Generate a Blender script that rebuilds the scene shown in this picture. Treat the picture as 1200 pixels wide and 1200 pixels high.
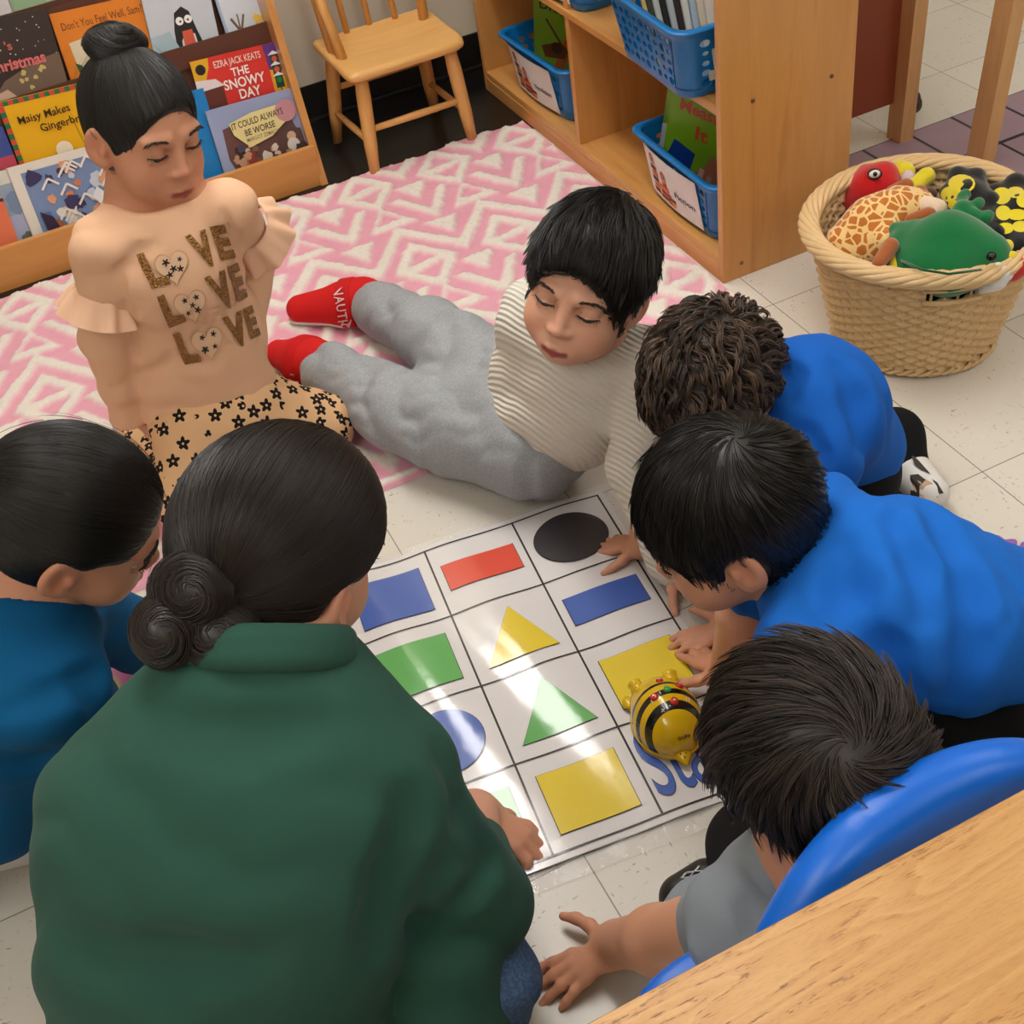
import bpy, bmesh, math, random
import numpy as np
from mathutils import Vector, Matrix
from mathutils.bvhtree import BVHTree

SC = bpy.context.scene
COL = SC.collection
for _o in list(bpy.data.objects):
    bpy.data.objects.remove(_o)

# ------------------------------------------------------------------ camera
FPX = 1446.42
CR = np.array([[0.896209, -0.424436, -0.129084], [-0.377114, -0.575619, -0.725567], [0.233654, 0.69894, -0.675936]])
CC = np.array([-1.209259, -1.753937, 1.444064])
cam = bpy.data.cameras.new('camera')
cam.sensor_width = 36.0
cam.lens = FPX / 1200.0 * 36.0
cam.clip_start = 0.05
cam_o = bpy.data.objects.new('camera', cam)
COL.objects.link(cam_o)
_m = Matrix.Identity(4)
for _i in range(3):
    _m[_i][0] = CR[0][_i]; _m[_i][1] = -CR[1][_i]; _m[_i][2] = -CR[2][_i]; _m[_i][3] = CC[_i]
cam_o.matrix_world = _m
SC.camera = cam_o

# ------------------------------------------------------------------ world, exposure
SC.view_settings.view_transform = 'Standard'
SC.view_settings.look = 'None'
SC.view_settings.gamma = 1.0
SC.view_settings.use_curve_mapping = False
SC.view_settings.exposure = 0.0
wd = bpy.data.worlds.new('room_world'); SC.world = wd; wd.use_nodes = True
wd.node_tree.nodes['Background'].inputs[0].default_value = (1.0, 0.97, 0.93, 1)
wd.node_tree.nodes['Background'].inputs[1].default_value = 0.12
LAMP_STRENGTH = 7.4
LAMP_COLOR = (1.0, 0.975, 0.935)

def at(u, v, z=0.0):
    """point of the place seen at photo pixel u,v at height z"""
    d = np.array([(u - 600) / FPX, (v - 600) / FPX, 1.0]) @ CR
    return CC + d * ((z - CC[2]) / d[2])
def av(u, v, dist):
    d = np.array([(u - 600) / FPX, (v - 600) / FPX, 1.0]) @ CR
    return CC + d * dist
def onp(u, v, p0, n):
    d = np.array([(u - 600) / FPX, (v - 600) / FPX, 1.0]) @ CR
    n = np.array(n, float)
    return CC + d * (np.dot(np.array(p0, float) - CC, n) / np.dot(d, n))
def A(*x): return np.array(x, float)
def nrm(v):
    v = np.asarray(v, float); return v / (np.linalg.norm(v) + 1e-12)

# ------------------------------------------------------------------ materials
def lin(c):
    if isinstance(c, str):
        c = c.lstrip('#'); c = tuple(int(c[i:i+2], 16) for i in (0, 2, 4))
    r = []
    for x in c[:3]:
        x = x / 255.0
        r.append(x / 12.92 if x <= .04045 else ((x + .055) / 1.055) ** 2.4)
    return tuple(r) + (1.0,)

class NT:
    """small node-tree builder"""
    def __init__(s, name):
        s.m = bpy.data.materials.new(name); s.m.use_nodes = True
        s.t = s.m.node_tree; s.n = s.t.nodes; s.b = s.n['Principled BSDF']
        s._tc = None
    def node(s, typ, **kw):
        n = s.n.new(typ)
        for k, v in kw.items(): setattr(n, k, v)
        return n
    def link(s, a, b): s.t.links.new(a, b)
    def setin(s, sock, v):
        if hasattr(v, 'is_output') or isinstance(v, bpy.types.NodeSocket): s.link(v, sock)
        else: sock.default_value = v
    def tc(s):
        if s._tc is None: s._tc = s.node('ShaderNodeTexCoord')
        return s._tc.outputs['Object']
    def mapping(s, scale=(1, 1, 1), rot=(0, 0, 0), loc=(0, 0, 0), src=None):
        m = s.node('ShaderNodeMapping'); s.link(src or s.tc(), m.inputs[0])
        m.inputs['Scale'].default_value = scale; m.inputs['Rotation'].default_value = rot; m.inputs['Location'].default_value = loc
        return m.outputs[0]
    def noise(s, scale, detail=3, rough=.5, vec=None, dist=0.0, out=0):
        n = s.node('ShaderNodeTexNoise'); s.link(vec or s.tc(), n.inputs['Vector'])
        n.inputs['Scale'].default_value = scale; n.inputs['Detail'].default_value = detail
        n.inputs['Roughness'].default_value = rough; n.inputs['Distortion'].default_value = dist
        return n.outputs[out]
    def voro(s, scale, vec=None, feature='F1', rnd=1.0):
        n = s.node('ShaderNodeTexVoronoi', feature=feature); s.link(vec or s.tc(), n.inputs['Vector'])
        n.inputs['Scale'].default_value = scale; n.inputs['Randomness'].default_value = rnd
        return n
    def wave(s, scale, vec=None, dist=0, detail=2, dscale=1, direction='X', profile='SIN', typ='BANDS'):
        n = s.node('ShaderNodeTexWave', wave_type=typ, wave_profile=profile)
        if typ == 'BANDS': n.bands_direction = direction
        s.link(vec or s.tc(), n.inputs['Vector'])
        n.inputs['Scale'].default_value = scale; n.inputs['Distortion'].default_value = dist
        n.inputs['Detail'].default_value = detail; n.inputs['Detail Scale'].default_value = dscale
        return n.outputs['Fac']
    def math(s, op, a, b=0.0, clamp=False):
        n = s.node('ShaderNodeMath', operation=op); n.use_clamp = clamp
        s.setin(n.inputs[0], a); s.setin(n.inputs[1], b)
        return n.outputs[0]
    def ramp(s, fac, stops, interp='LINEAR'):
        n = s.node('ShaderNodeValToRGB'); n.color_ramp.interpolation = interp
        e = n.color_ramp.elements
        while len(e) < len(stops): e.new(.5)
        for x, (p, c) in zip(e, stops):
            x.position = p; x.color = c if len(c) == 4 else lin(c)
        s.link(fac, n.inputs[0]); return n.outputs[0]
    def mix(s, fac, a, b, mode='MIX'):
        n = s.node('ShaderNodeMix', data_type='RGBA', blend_type=mode)
        s.setin(n.inputs[0], fac); s.setin(n.inputs[6], a); s.setin(n.inputs[7], b)
        return n.outputs[2]
    def bump(s, h, strength=.3, dist=.002, normal=None):
        n = s.node('ShaderNodeBump'); n.inputs['Strength'].default_value = strength; n.inputs['Distance'].default_value = dist
        s.link(h, n.inputs['Height'])
        if normal is not None: s.link(normal, n.inputs['Normal'])
        s.link(n.outputs[0], s.b.inputs['Normal']); return n.outputs[0]
    def attr(s, name):
        n = s.node('ShaderNodeAttribute'); n.attribute_name = name; return n
    def set(s, color=None, rough=None, metal=None, spec=None, **kw):
        if color is not None: s.setin(s.b.inputs['Base Color'], color)
        if rough is not None: s.setin(s.b.inputs['Roughness'], rough)
        if metal is not None: s.b.inputs['Metallic'].default_value = metal
        if spec is not None: s.b.inputs['Specular IOR Level'].default_value = spec
        for k, v in kw.items(): s.setin(s.b.inputs[k.replace('_', ' ')], v)
        return s.m

_mc = {}
def plain(c, rough=.5, metal=0., spec=.5, name=None, **kw):
    key = (str(c), rough, metal, spec, str(kw))
    if key not in _mc:
        t = NT(name or 'paint')
        n = t.noise(60, 2)
        t.set(t.mix(n, lin(c), tuple(x * .93 for x in lin(c)[:3]) + (1,)), rough, metal, spec, **kw)
        _mc[key] = t.m
    return _mc[key]

def fabric(name, c, weave=900, bump=.15, rough=.85, mottle=.12, sheen=.0, rib=None, fine=None):
    t = NT(name); c0 = lin(c)
    n = t.noise(7, 4); n2 = t.noise(180, 2)
    d = tuple(x * (1 - mottle) for x in c0[:3]) + (1,); l = tuple(min(1, x * (1 + mottle)) for x in c0[:3]) + (1,)
    col = t.mix(n, d, l)
    if fine: col = t.mix(t.math('MULTIPLY', t.ramp(t.noise(260, 3, .7), [(.45, (0, 0, 0, 1)), (.62, (1, 1, 1, 1))]), .55), col, lin(fine))
    h = t.math('ADD', t.math('MULTIPLY', n2, .7), t.noise(weave, 1))
    if rib:
        h = t.math('ADD', h, t.math('MULTIPLY', rib(t), 4.0))
    t.bump(h, bump, .0015)
    t.set(col, rough, spec=.2, Sheen_Weight=sheen)
    return t.m

def wood(name, c1, c2, c3=None, axis='Z', scale=1.0, rough=.38, coat=.25):
    t = NT(name)
    sc = {'X': (1.2, 14, 14), 'Y': (14, 1.2, 14), 'Z': (14, 14, 1.2)}[axis]
    v = t.mapping(tuple(x * scale for x in sc))
    g = t.noise(2.0, 5, .6, v, .6)
    v2 = t.mapping(tuple(x * scale * 6 for x in sc)); g2 = t.noise(3.0, 3, .5, v2)
    col = t.ramp(g, [(.25, lin(c1)), (.55, lin(c2)), (.8, lin(c3 or c1))])
    col = t.mix(t.math('MULTIPLY', g2, .22), col, tuple(x * .6 for x in lin(c1)[:3]) + (1,))
    t.bump(g2, .05, .001)
    t.set(col, rough, spec=.4, Coat_Weight=coat, Coat_Roughness=.25)
    return t.m

# ------------------------------------------------------------------ object plumbing
def wpos(o):
    p = Vector((0, 0, 0))
    while o is not None:
        p += o.location; o = o.parent
    return p
def thing(name, label, cat, loc=(0, 0, 0), group=None):
    o = bpy.data.objects.new(name, None); COL.objects.link(o); o.location = tuple(loc); o.empty_display_size = .05
    o['label'] = label; o['category'] = cat
    if group: o['group'] = group
    return o
def tag(o, label, cat, group=None):
    o['label'] = label; o['category'] = cat
    if group: o['group'] = group
    return o
def mesh_obj(name, V, F, mats, parent=None, local=False, smooth=True, midx=None, attrs=None, label=None):
    V = np.asarray(V, np.float64).reshape(-1, 3)
    if parent is not None and not local:
        V = V - np.array(wpos(parent))
    me = bpy.data.meshes.new(name)
    if isinstance(F, np.ndarray) and F.ndim == 2 and F.shape[1] == 4:
        nF = len(F)
        me.vertices.add(len(V)); me.vertices.foreach_set('co', V.astype(np.float32).ravel())
        me.loops.add(nF * 4); me.loops.foreach_set('vertex_index', F.astype(np.int32).ravel())
        me.polygons.add(nF); me.polygons.foreach_set('loop_start', np.arange(nF, dtype=np.int32) * 4)
        me.update(calc_edges=True)
    else:
        me.from_pydata([tuple(v) for v in V], [], [tuple(f) for f in F])
    if not isinstance(mats, (list, tuple)): mats = [mats]
    for m in mats: me.materials.append(m)
    me.polygons.foreach_set('use_smooth', np.full(len(me.polygons), bool(smooth)))
    if midx is not None: me.polygons.foreach_set('material_index', np.asarray(midx, np.int32))
    if attrs:
        for k, a in attrs.items():
            a = np.asarray(a, np.float32)
            if a.ndim == 1:
                x = me.attributes.new(k, 'FLOAT', 'POINT'); x.data.foreach_set('value', a)
            else:
                x = me.attributes.new(k, 'FLOAT_COLOR', 'POINT')
                if a.shape[1] == 3: a = np.hstack([a, np.ones((len(a), 1), np.float32)])
                x.data.foreach_set('color', a.ravel())
    me.validate()
    o = bpy.data.objects.new(name, me); COL.objects.link(o)
    if parent is not None: o.parent = parent
    if label: o['label'] = label
    return o
def structure(o): o['kind'] = 'structure'; return o
def copy_tree(o, parent=None):
    c = o.copy(); COL.objects.link(c)
    if parent is not None: c.parent = parent
    for ch in list(o.children): copy_tree(ch, c)
    return c

class MB:
    """collects shapes into one mesh"""
    def __init__(s): s.v = []; s.f = []; s.m = []; s.sm = []
    def add(s, V, F, mi=0, smooth=False, M=None):
        b = len(s.v)
        for p in V:
            p = Vector(p)
            if M is not None: p = M @ p
            s.v.append(tuple(p))
        for f in F:
            s.f.append(tuple(b + i for i in f)); s.m.append(mi); s.sm.append(smooth)
        return s
    def box(s, c, d, bevel=.0, M=None, mi=0, seg=2):
        bm = bmesh.new(); bmesh.ops.create_cube(bm, size=1)
        for v in bm.verts: v.co = Vector((v.co.x * d[0], v.co.y * d[1], v.co.z * d[2]))
        if bevel > 0:
            bmesh.ops.bevel(bm, geom=list(bm.edges), offset=bevel, segments=seg, profile=.6, affect='EDGES')
        T = Matrix.Translation(c)
        if M is not None: T = M @ T
        s.bm(bm, T, mi, smooth=False); return s
    def bm(s, bm, M=None, mi=0, smooth=False):
        bm.verts.ensure_lookup_table(); bm.verts.index_update()
        s.add([v.co.copy() for v in bm.verts], [[v.index for v in f.verts] for f in bm.faces], mi, smooth, M); bm.free(); return s
    def tube(s, P, r, n=10, mi=0, cap=True, flat=1.0, M=None, smooth=True):
        P = [np.asarray(p, float) for p in P]; R = r if hasattr(r, '__len__') else [r] * len(P)
        V = []; F = []; up = None
        for i, p in enumerate(P):
            t = nrm(P[min(i + 1, len(P) - 1)] - P[max(i - 1, 0)])
            if up is None:
                up = A(0, 0, 1) if abs(t[2]) < .9 else A(1, 0, 0)
            x = nrm(np.cross(up, t)); y = np.cross(t, x); up = y
            for k in range(n):
                a = 2 * math.pi * k / n; V.append(p + (x * math.cos(a) + y * math.sin(a) * flat) * R[i])
        for i in range(len(P) - 1):
            for k in range(n):
                a = i * n + k; b = i * n + (k + 1) % n; F.append((a, b, b + n, a + n))
        if cap:
            F.append(tuple(range(n))[::-1]); F.append(tuple((len(P) - 1) * n + k for k in range(n)))
        return s.add(V, F, mi, smooth, M)
    def lathe(s, prof, n=32, mi=0, M=None, smooth=True):
        V = []; F = []
        for r, z in prof:
            for k in range(n):
                a = 2 * math.pi * k / n; V.append((r * math.cos(a), r * math.sin(a), z))
        for i in range(len(prof) - 1):
            for k in range(n):
                a = i * n + k; b = i * n + (k + 1) % n; F.append((a, b, b + n, a + n))
        return s.add(V, F, mi, smooth, M)
    def prism(s, poly, h, z0=0.0, mi=0, M=None):
        """polygon in xy extruded z0..z0+h"""
        n = len(poly); V = [(x, y, z0) for x, y in poly] + [(x, y, z0 + h) for x, y in poly]
        F = [tuple(range(n))[::-1], tuple(range(n, 2 * n))] + [(i, (i + 1) % n, n + (i + 1) % n, n + i) for i in range(n)]
        return s.add(V, F, mi, False, M)
    def sphere(s, c, r, M=None, mi=0, u=16, v=10):
        bm = bmesh.new(); bmesh.ops.create_uvsphere(bm, u_segments=u, v_segments=v, radius=1)
        r = r if hasattr(r, '__len__') else (r, r, r)
        T = Matrix.Translation(tuple(c)) @ Matrix.Diagonal((r[0], r[1], r[2], 1))
        if M is not None: T = M @ T
        return s.bm(bm, T, mi, True)
    def build(s, name, mats, parent=None, local=False, label=None):
        o = mesh_obj(name, s.v, s.f, mats, parent, local, smooth=False, midx=s.m, label=label)
        o.data.polygons.foreach_set('use_smooth', np.array(s.sm, bool)); return o

_tx = {}
def text_mesh(txt, size=1.0, depth=0.0, offset=0.0, spacing=1.0, align='LEFT', shear=0.0, res=3):
    """vertices (in xy, z=thickness) and faces of a line of lettering"""
    key = (txt, size, depth, offset, spacing, align, shear, res)
    if key in _tx: return _tx[key]
    cu = bpy.data.curves.new('lettering', 'FONT'); cu.body = txt; cu.size = size; cu.extrude = depth; cu.offset = offset
    cu.space_character = spacing; cu.align_x = align; cu.shear = shear; cu.resolution_u = res
    o = bpy.data.objects.new('lettering', cu); COL.objects.link(o)
    dg = bpy.context.evaluated_depsgraph_get(); dg.update()
    me = bpy.data.meshes.new_from_object(o.evaluated_get(dg))
    V = [tuple(v.co) for v in me.vertices]; F = [tuple(p.vertices) for p in me.polygons]
    bpy.data.objects.remove(o); bpy.data.curves.remove(cu); bpy.data.meshes.remove(me)
    _tx[key] = (V, F); return V, F

def text_fine(txt, bold=.05, cuts=3):
    V, F = text_mesh(txt, 1, 0, bold, 1, 'LEFT', 0, 2)
    bm = bmesh.new(); vs = [bm.verts.new(v) for v in V]
    for f in F:
        try: bm.faces.new([vs[i] for i in f])
        except ValueError: pass
    for _ in range(cuts):
        bmesh.ops.triangulate(bm, faces=list(bm.faces))
        ed = [e for e in bm.edges if e.calc_length() > .12]
        if not ed: break
        bmesh.ops.subdivide_edges(bm, edges=ed, cuts=1)
    bmesh.ops.triangulate(bm, faces=list(bm.faces)); bm.verts.index_update()
    V = [tuple(v.co) for v in bm.verts]; F = [tuple(v.index for v in f.verts) for f in bm.faces]; bm.free()
    return V, F

# ------------------------------------------------------------------ implicit bodies: signed distance -> one smooth mesh
class SDF:
    def __init__(s): s.ops = []
    def _push(s, op, fn, lo, hi, k): s.ops.append((op, fn, np.asarray(lo, float), np.asarray(hi, float), k)); return s
    def cone(s, a, b, ra, rb, k=.02, op='u', flat=None):
        """tapered limb from a to b; flat=(axis, factor) squashes it along axis"""
        a = np.asarray(a, float); b = np.asarray(b, float); r = max(ra, rb)
        if flat is not None:
            ax = nrm(flat[0]); q = 1.0 / flat[1] - 1.0
        ba = b - a
        if flat is not None: ba = ba + ax * np.dot(ba, ax) * q
        bb = np.dot(ba, ba) + 1e-12
        def fn(X, Y, Z):
            x, y, z = X - a[0], Y - a[1], Z - a[2]
            if flat is not None:
                d = (x * ax[0] + y * ax[1] + z * ax[2]) * q
                x, y, z = x + ax[0] * d, y + ax[1] * d, z + ax[2] * d
            h = np.clip((x * ba[0] + y * ba[1] + z * ba[2]) / bb, 0, 1)
            d = np.sqrt((x - ba[0] * h) ** 2 + (y - ba[1] * h) ** 2 + (z - ba[2] * h) ** 2) - (ra + (rb - ra) * h)
            return d * (flat[1] ** .5 if flat is not None and flat[1] < 1 else 1)
        return s._push(op, fn, np.minimum(a, b) - r, np.maximum(a, b) + r, k)
    def chain(s, pts, rs, k=.02, op='u', flat=None):
        for i in range(len(pts) - 1): s.cone(pts[i], pts[i + 1], rs[i], rs[i + 1], k, op, flat)
        return s
    def ell(s, c, r, M=None, k=.02, op='u'):
        """ellipsoid, axes = columns of 3x3 M"""
        c = np.asarray(c, float); r = np.asarray(r if hasattr(r, '__len__') else (r, r, r), float)
        M = np.eye(3) if M is None else np.asarray(M, float)
        def fn(X, Y, Z):
            x, y, z = X - c[0], Y - c[1], Z - c[2]
            p = [x * M[0][i] + y * M[1][i] + z * M[2][i] for i in range(3)]
            k0 = np.sqrt((p[0] / r[0]) ** 2 + (p[1] / r[1]) ** 2 + (p[2] / r[2]) ** 2)
            k1 = np.sqrt((p[0] / r[0] ** 2) ** 2 + (p[1] / r[1] ** 2) ** 2 + (p[2] / r[2] ** 2) ** 2) + 1e-9
            return np.where(k0 < 1e-4, -r.min(), k0 * (k0 - 1) / k1)
        e = np.sqrt(((M * r[None, :]) ** 2).sum(1))
        return s._push(op, fn, c - e, c + e, k)
    def plane(s, p, n, k=.004):
        """cut away the side n points to"""
        p = np.asarray(p, float); n = nrm(n)
        return s._push('i', lambda X, Y, Z: (X - p[0]) * n[0] + (Y - p[1]) * n[1] + (Z - p[2]) * n[2], [-9] * 3, [9] * 3, k)
    def box(s, c, r, M=None, k=.01, rad=.01, op='u'):
        c = np.asarray(c, float); r = np.asarray(r, float) - rad; M = np.eye(3) if M is None else np.asarray(M, float)
        def fn(X, Y, Z):
            x, y, z = X - c[0], Y - c[1], Z - c[2]
            q = [np.abs(x * M[0][i] + y * M[1][i] + z * M[2][i]) - r[i] for i in range(3)]
            return np.sqrt(np.maximum(q[0], 0) ** 2 + np.maximum(q[1], 0) ** 2 + np.maximum(q[2], 0) ** 2) + np.minimum(np.maximum(q[0], np.maximum(q[1], q[2])), 0) - rad
        e = np.abs(M) @ (r + rad)
        return s._push(op, fn, c - e, c + e, k)
    def disp(s, fn):
        s.ops.append(('d', fn, A(-9, -9, -9), A(9, 9, 9), 0)); return s
    def mesh(s, h=.004, smooth=1):
        us = [o for o in s.ops if o[0] == 'u']
        lo = np.min([o[2] for o in us], 0) - 4 * h - .012; hi = np.max([o[3] for o in us], 0) + 4 * h + .012
        n = np.ceil((hi - lo) / h).astype(int) + 1
        ax = [(lo[i] + h * np.arange(n[i])).astype(np.float32) for i in range(3)]
        F = np.full(tuple(n), .08, np.float32)
        for op, fn, l, u, k in s.ops:
            pad = k + 2.5 * h + .004
            i0 = np.clip(np.floor((l - pad - lo) / h).astype(int), 0, n); i1 = np.clip(np.ceil((u + pad - lo) / h).astype(int) + 1, 0, n)
            if np.any(i1 <= i0): continue
            sl = tuple(slice(i0[i], i1[i]) for i in range(3))
            X = ax[0][sl[0]][:, None, None]; Y = ax[1][sl[1]][None, :, None]; Z = ax[2][sl[2]][None, None, :]
            G = F[sl]
            if op == 'd':
                msk = np.abs(G) < .03
                ii = np.nonzero(msk)
                G[ii] += fn(ax[0][sl[0]][ii[0]], ax[1][sl[1]][ii[1]], ax[2][sl[2]][ii[2]]).astype(np.float32)
                continue
            D = fn(X, Y, Z).astype(np.float32)
            kk = max(k, 1e-5)
            if op == 'u':
                hh = np.maximum(kk - np.abs(G - D), 0) / kk; F[sl] = np.minimum(G, D) - hh * hh * kk * .25
            elif op == 's':
                D = -D; hh = np.maximum(kk - np.abs(G - D), 0) / kk; F[sl] = np.maximum(G, D) + hh * hh * kk * .25
            elif op == 'i':
                hh = np.maximum(kk - np.abs(G - D), 0) / kk; F[sl] = np.maximum(G, D) + hh * hh * kk * .25
        return nets(F, lo, h, smooth)

def nets(F, lo, h, smooth):
    ins = F < 0
    cnt = np.zeros(tuple(x - 1 for x in F.shape), np.uint8)
    for a in (0, 1):
        for b in (0, 1):
            for c in (0, 1):
                cnt += ins[a:ins.shape[0] - 1 + a, b:ins.shape[1] - 1 + b, c:ins.shape[2] - 1 + c]
    I, J, K = np.nonzero((cnt > 0) & (cnt < 8))
    idx = np.full(cnt.shape, -1, np.int32); idx[I, J, K] = np.arange(len(I))
    cor = {(a, b, c): F[I + a, J + b, K + c] for a in (0, 1) for b in (0, 1) for c in (0, 1)}
    S = np.zeros((len(I), 3)); N = np.zeros(len(I))
    ks = list(cor)
    for p in ks:
        for axn in range(3):
            if p[axn] == 0:
                q = list(p); q[axn] = 1; q = tuple(q)
                f0, f1 = cor[p], cor[q]; m = (f0 < 0) != (f1 < 0)
                t = np.where(m, f0 / np.where(m, f0 - f1, 1), 0)
                for d in range(3):
                    S[:, d] += np.where(m, (p[d] + (t if d == axn else 0)), 0)
                N += m
    V = S / N[:, None] + np.stack([I, J, K], 1)
    Q = []
    for axn in range(3):
        a = [slice(None)] * 3; b = [slice(None)] * 3; a[axn] = slice(0, -1); b[axn] = slice(1, None)
        f0 = ins[tuple(a)]; f1 = ins[tuple(b)]
        E = np.nonzero(f0 != f1)
        o1, o2 = [(1, 2), (2, 0), (0, 1)][axn]
        ok = (E[o1] > 0) & (E[o2] > 0) & (E[o1] < cnt.shape[o1]) & (E[o2] < cnt.shape[o2])
        E = [e[ok] for e in E]; fl = f0[tuple(E)]
        def g(d1, d2):
            q = [e.copy() for e in E]; q[o1] -= d1; q[o2] -= d2; return idx[tuple(q)]
        q = np.stack([g(0, 0), g(1, 0), g(1, 1), g(0, 1)], 1)
        q[~fl] = q[~fl][:, ::-1]
        Q.append(q)
    Q = np.concatenate(Q); Q = Q[(Q >= 0).all(1)]
    n = len(V)
    e = np.concatenate([Q[:, [0, 1]], Q[:, [1, 2]], Q[:, [2, 3]], Q[:, [3, 0]]]); e = np.concatenate([e, e[:, ::-1]])
    deg = np.bincount(e[:, 0], minlength=n)
    for _ in range(smooth):
        L = np.stack([np.bincount(e[:, 0], V[e[:, 1], d], n) for d in range(3)], 1) / np.maximum(deg, 1)[:, None]
        V = V * .4 + L * .6
    # negative-inside: flip so normals point outward
    return V * h + lo, np.ascontiguousarray(Q).astype(np.int32)

def folds(amp, f, axis=(0, 0, 1), seed=0, sharp=1.0):
    """soft cloth wrinkles, ridges running across axis"""
    r = np.random.RandomState(seed); a = nrm(axis); f = f * 2.6
    b = nrm(np.cross(a, A(.3, .5, .81))); c = np.cross(a, b); ph = r.rand(8) * 6.28
    def fn(x, y, z):
        s = x * a[0] + y * a[1] + z * a[2]; t = x * b[0] + y * b[1] + z * b[2]; w = x * c[0] + y * c[1] + z * c[2]
        u = s * f + 1.2 * np.sin(t * f * .31 + ph[0]) + 1.0 * np.sin(w * f * .37 + ph[1]) + .5 * np.sin(t * f * .8 + w * f * .6 + ph[5])
        m = np.clip(.55 + .75 * np.sin(t * f * .23 + ph[2]) * np.sin(w * f * .27 + s * f * .15 + ph[3]), 0, 1)
        q = np.sqrt(np.sin(u * .5) ** 2 + .02)
        return -amp * 1.5 * (q - .55) * m
    return fn

def project(V, bvh, direction, off, origin_shift=.4):
    """drop points along direction on a surface"""
    d = Vector(nrm(direction)); out = []
    for p in V:
        p = Vector(p); hit = bvh.ray_cast(p - d * origin_shift, d, 2.0)
        if hit[0] is None: hit = bvh.find_nearest(p)
        n = hit[1]; 
        if n.dot(d) > 0: n = -n
        out.append(tuple(hit[0] + n * off))
    return out
def bvh_of(V, F):
    return BVHTree.FromPolygons([tuple(v) for v in V], [tuple(int(i) for i in f) for f in F])
# ================================================================== people: helpers
from mathutils import noise as mnoise

def skin_mat(name, c, lipc=(158, 74, 70)):
    t = NT(name); c0 = lin(c)
    n = t.noise(18, 3); n2 = t.noise(420, 2)
    red = (min(1, c0[0] * 1.04), c0[1] * .86, c0[2] * .82, 1)
    col = t.mix(t.math('MULTIPLY', n, .7), c0, red)
    col = t.mix(t.attr('blush').outputs['Fac'], col, (min(1, c0[0] * 1.02), c0[1] * .74, c0[2] * .68, 1))
    col = t.mix(t.attr('lip').outputs['Fac'], col, lin(lipc))
    col = t.mix(t.attr('nail').outputs['Fac'], col, (min(1, c0[0] * 1.15), c0[1] * 1.0, c0[2] * 1.0, 1))
    t.bump(n2, .06, .0006)
    t.set(col, .5, spec=.4, Subsurface_Weight=.12, Subsurface_Radius=(.9, .35, .2), Subsurface_Scale=.006)
    return t.m

def hair_mat(name, c, c2, rough=.36):
    t = NT(name)
    tone = t.attr('tone').outputs['Fac']
    t.set(t.mix(tone, lin(c), lin(c2)), rough, spec=.55)
    return t.m

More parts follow.
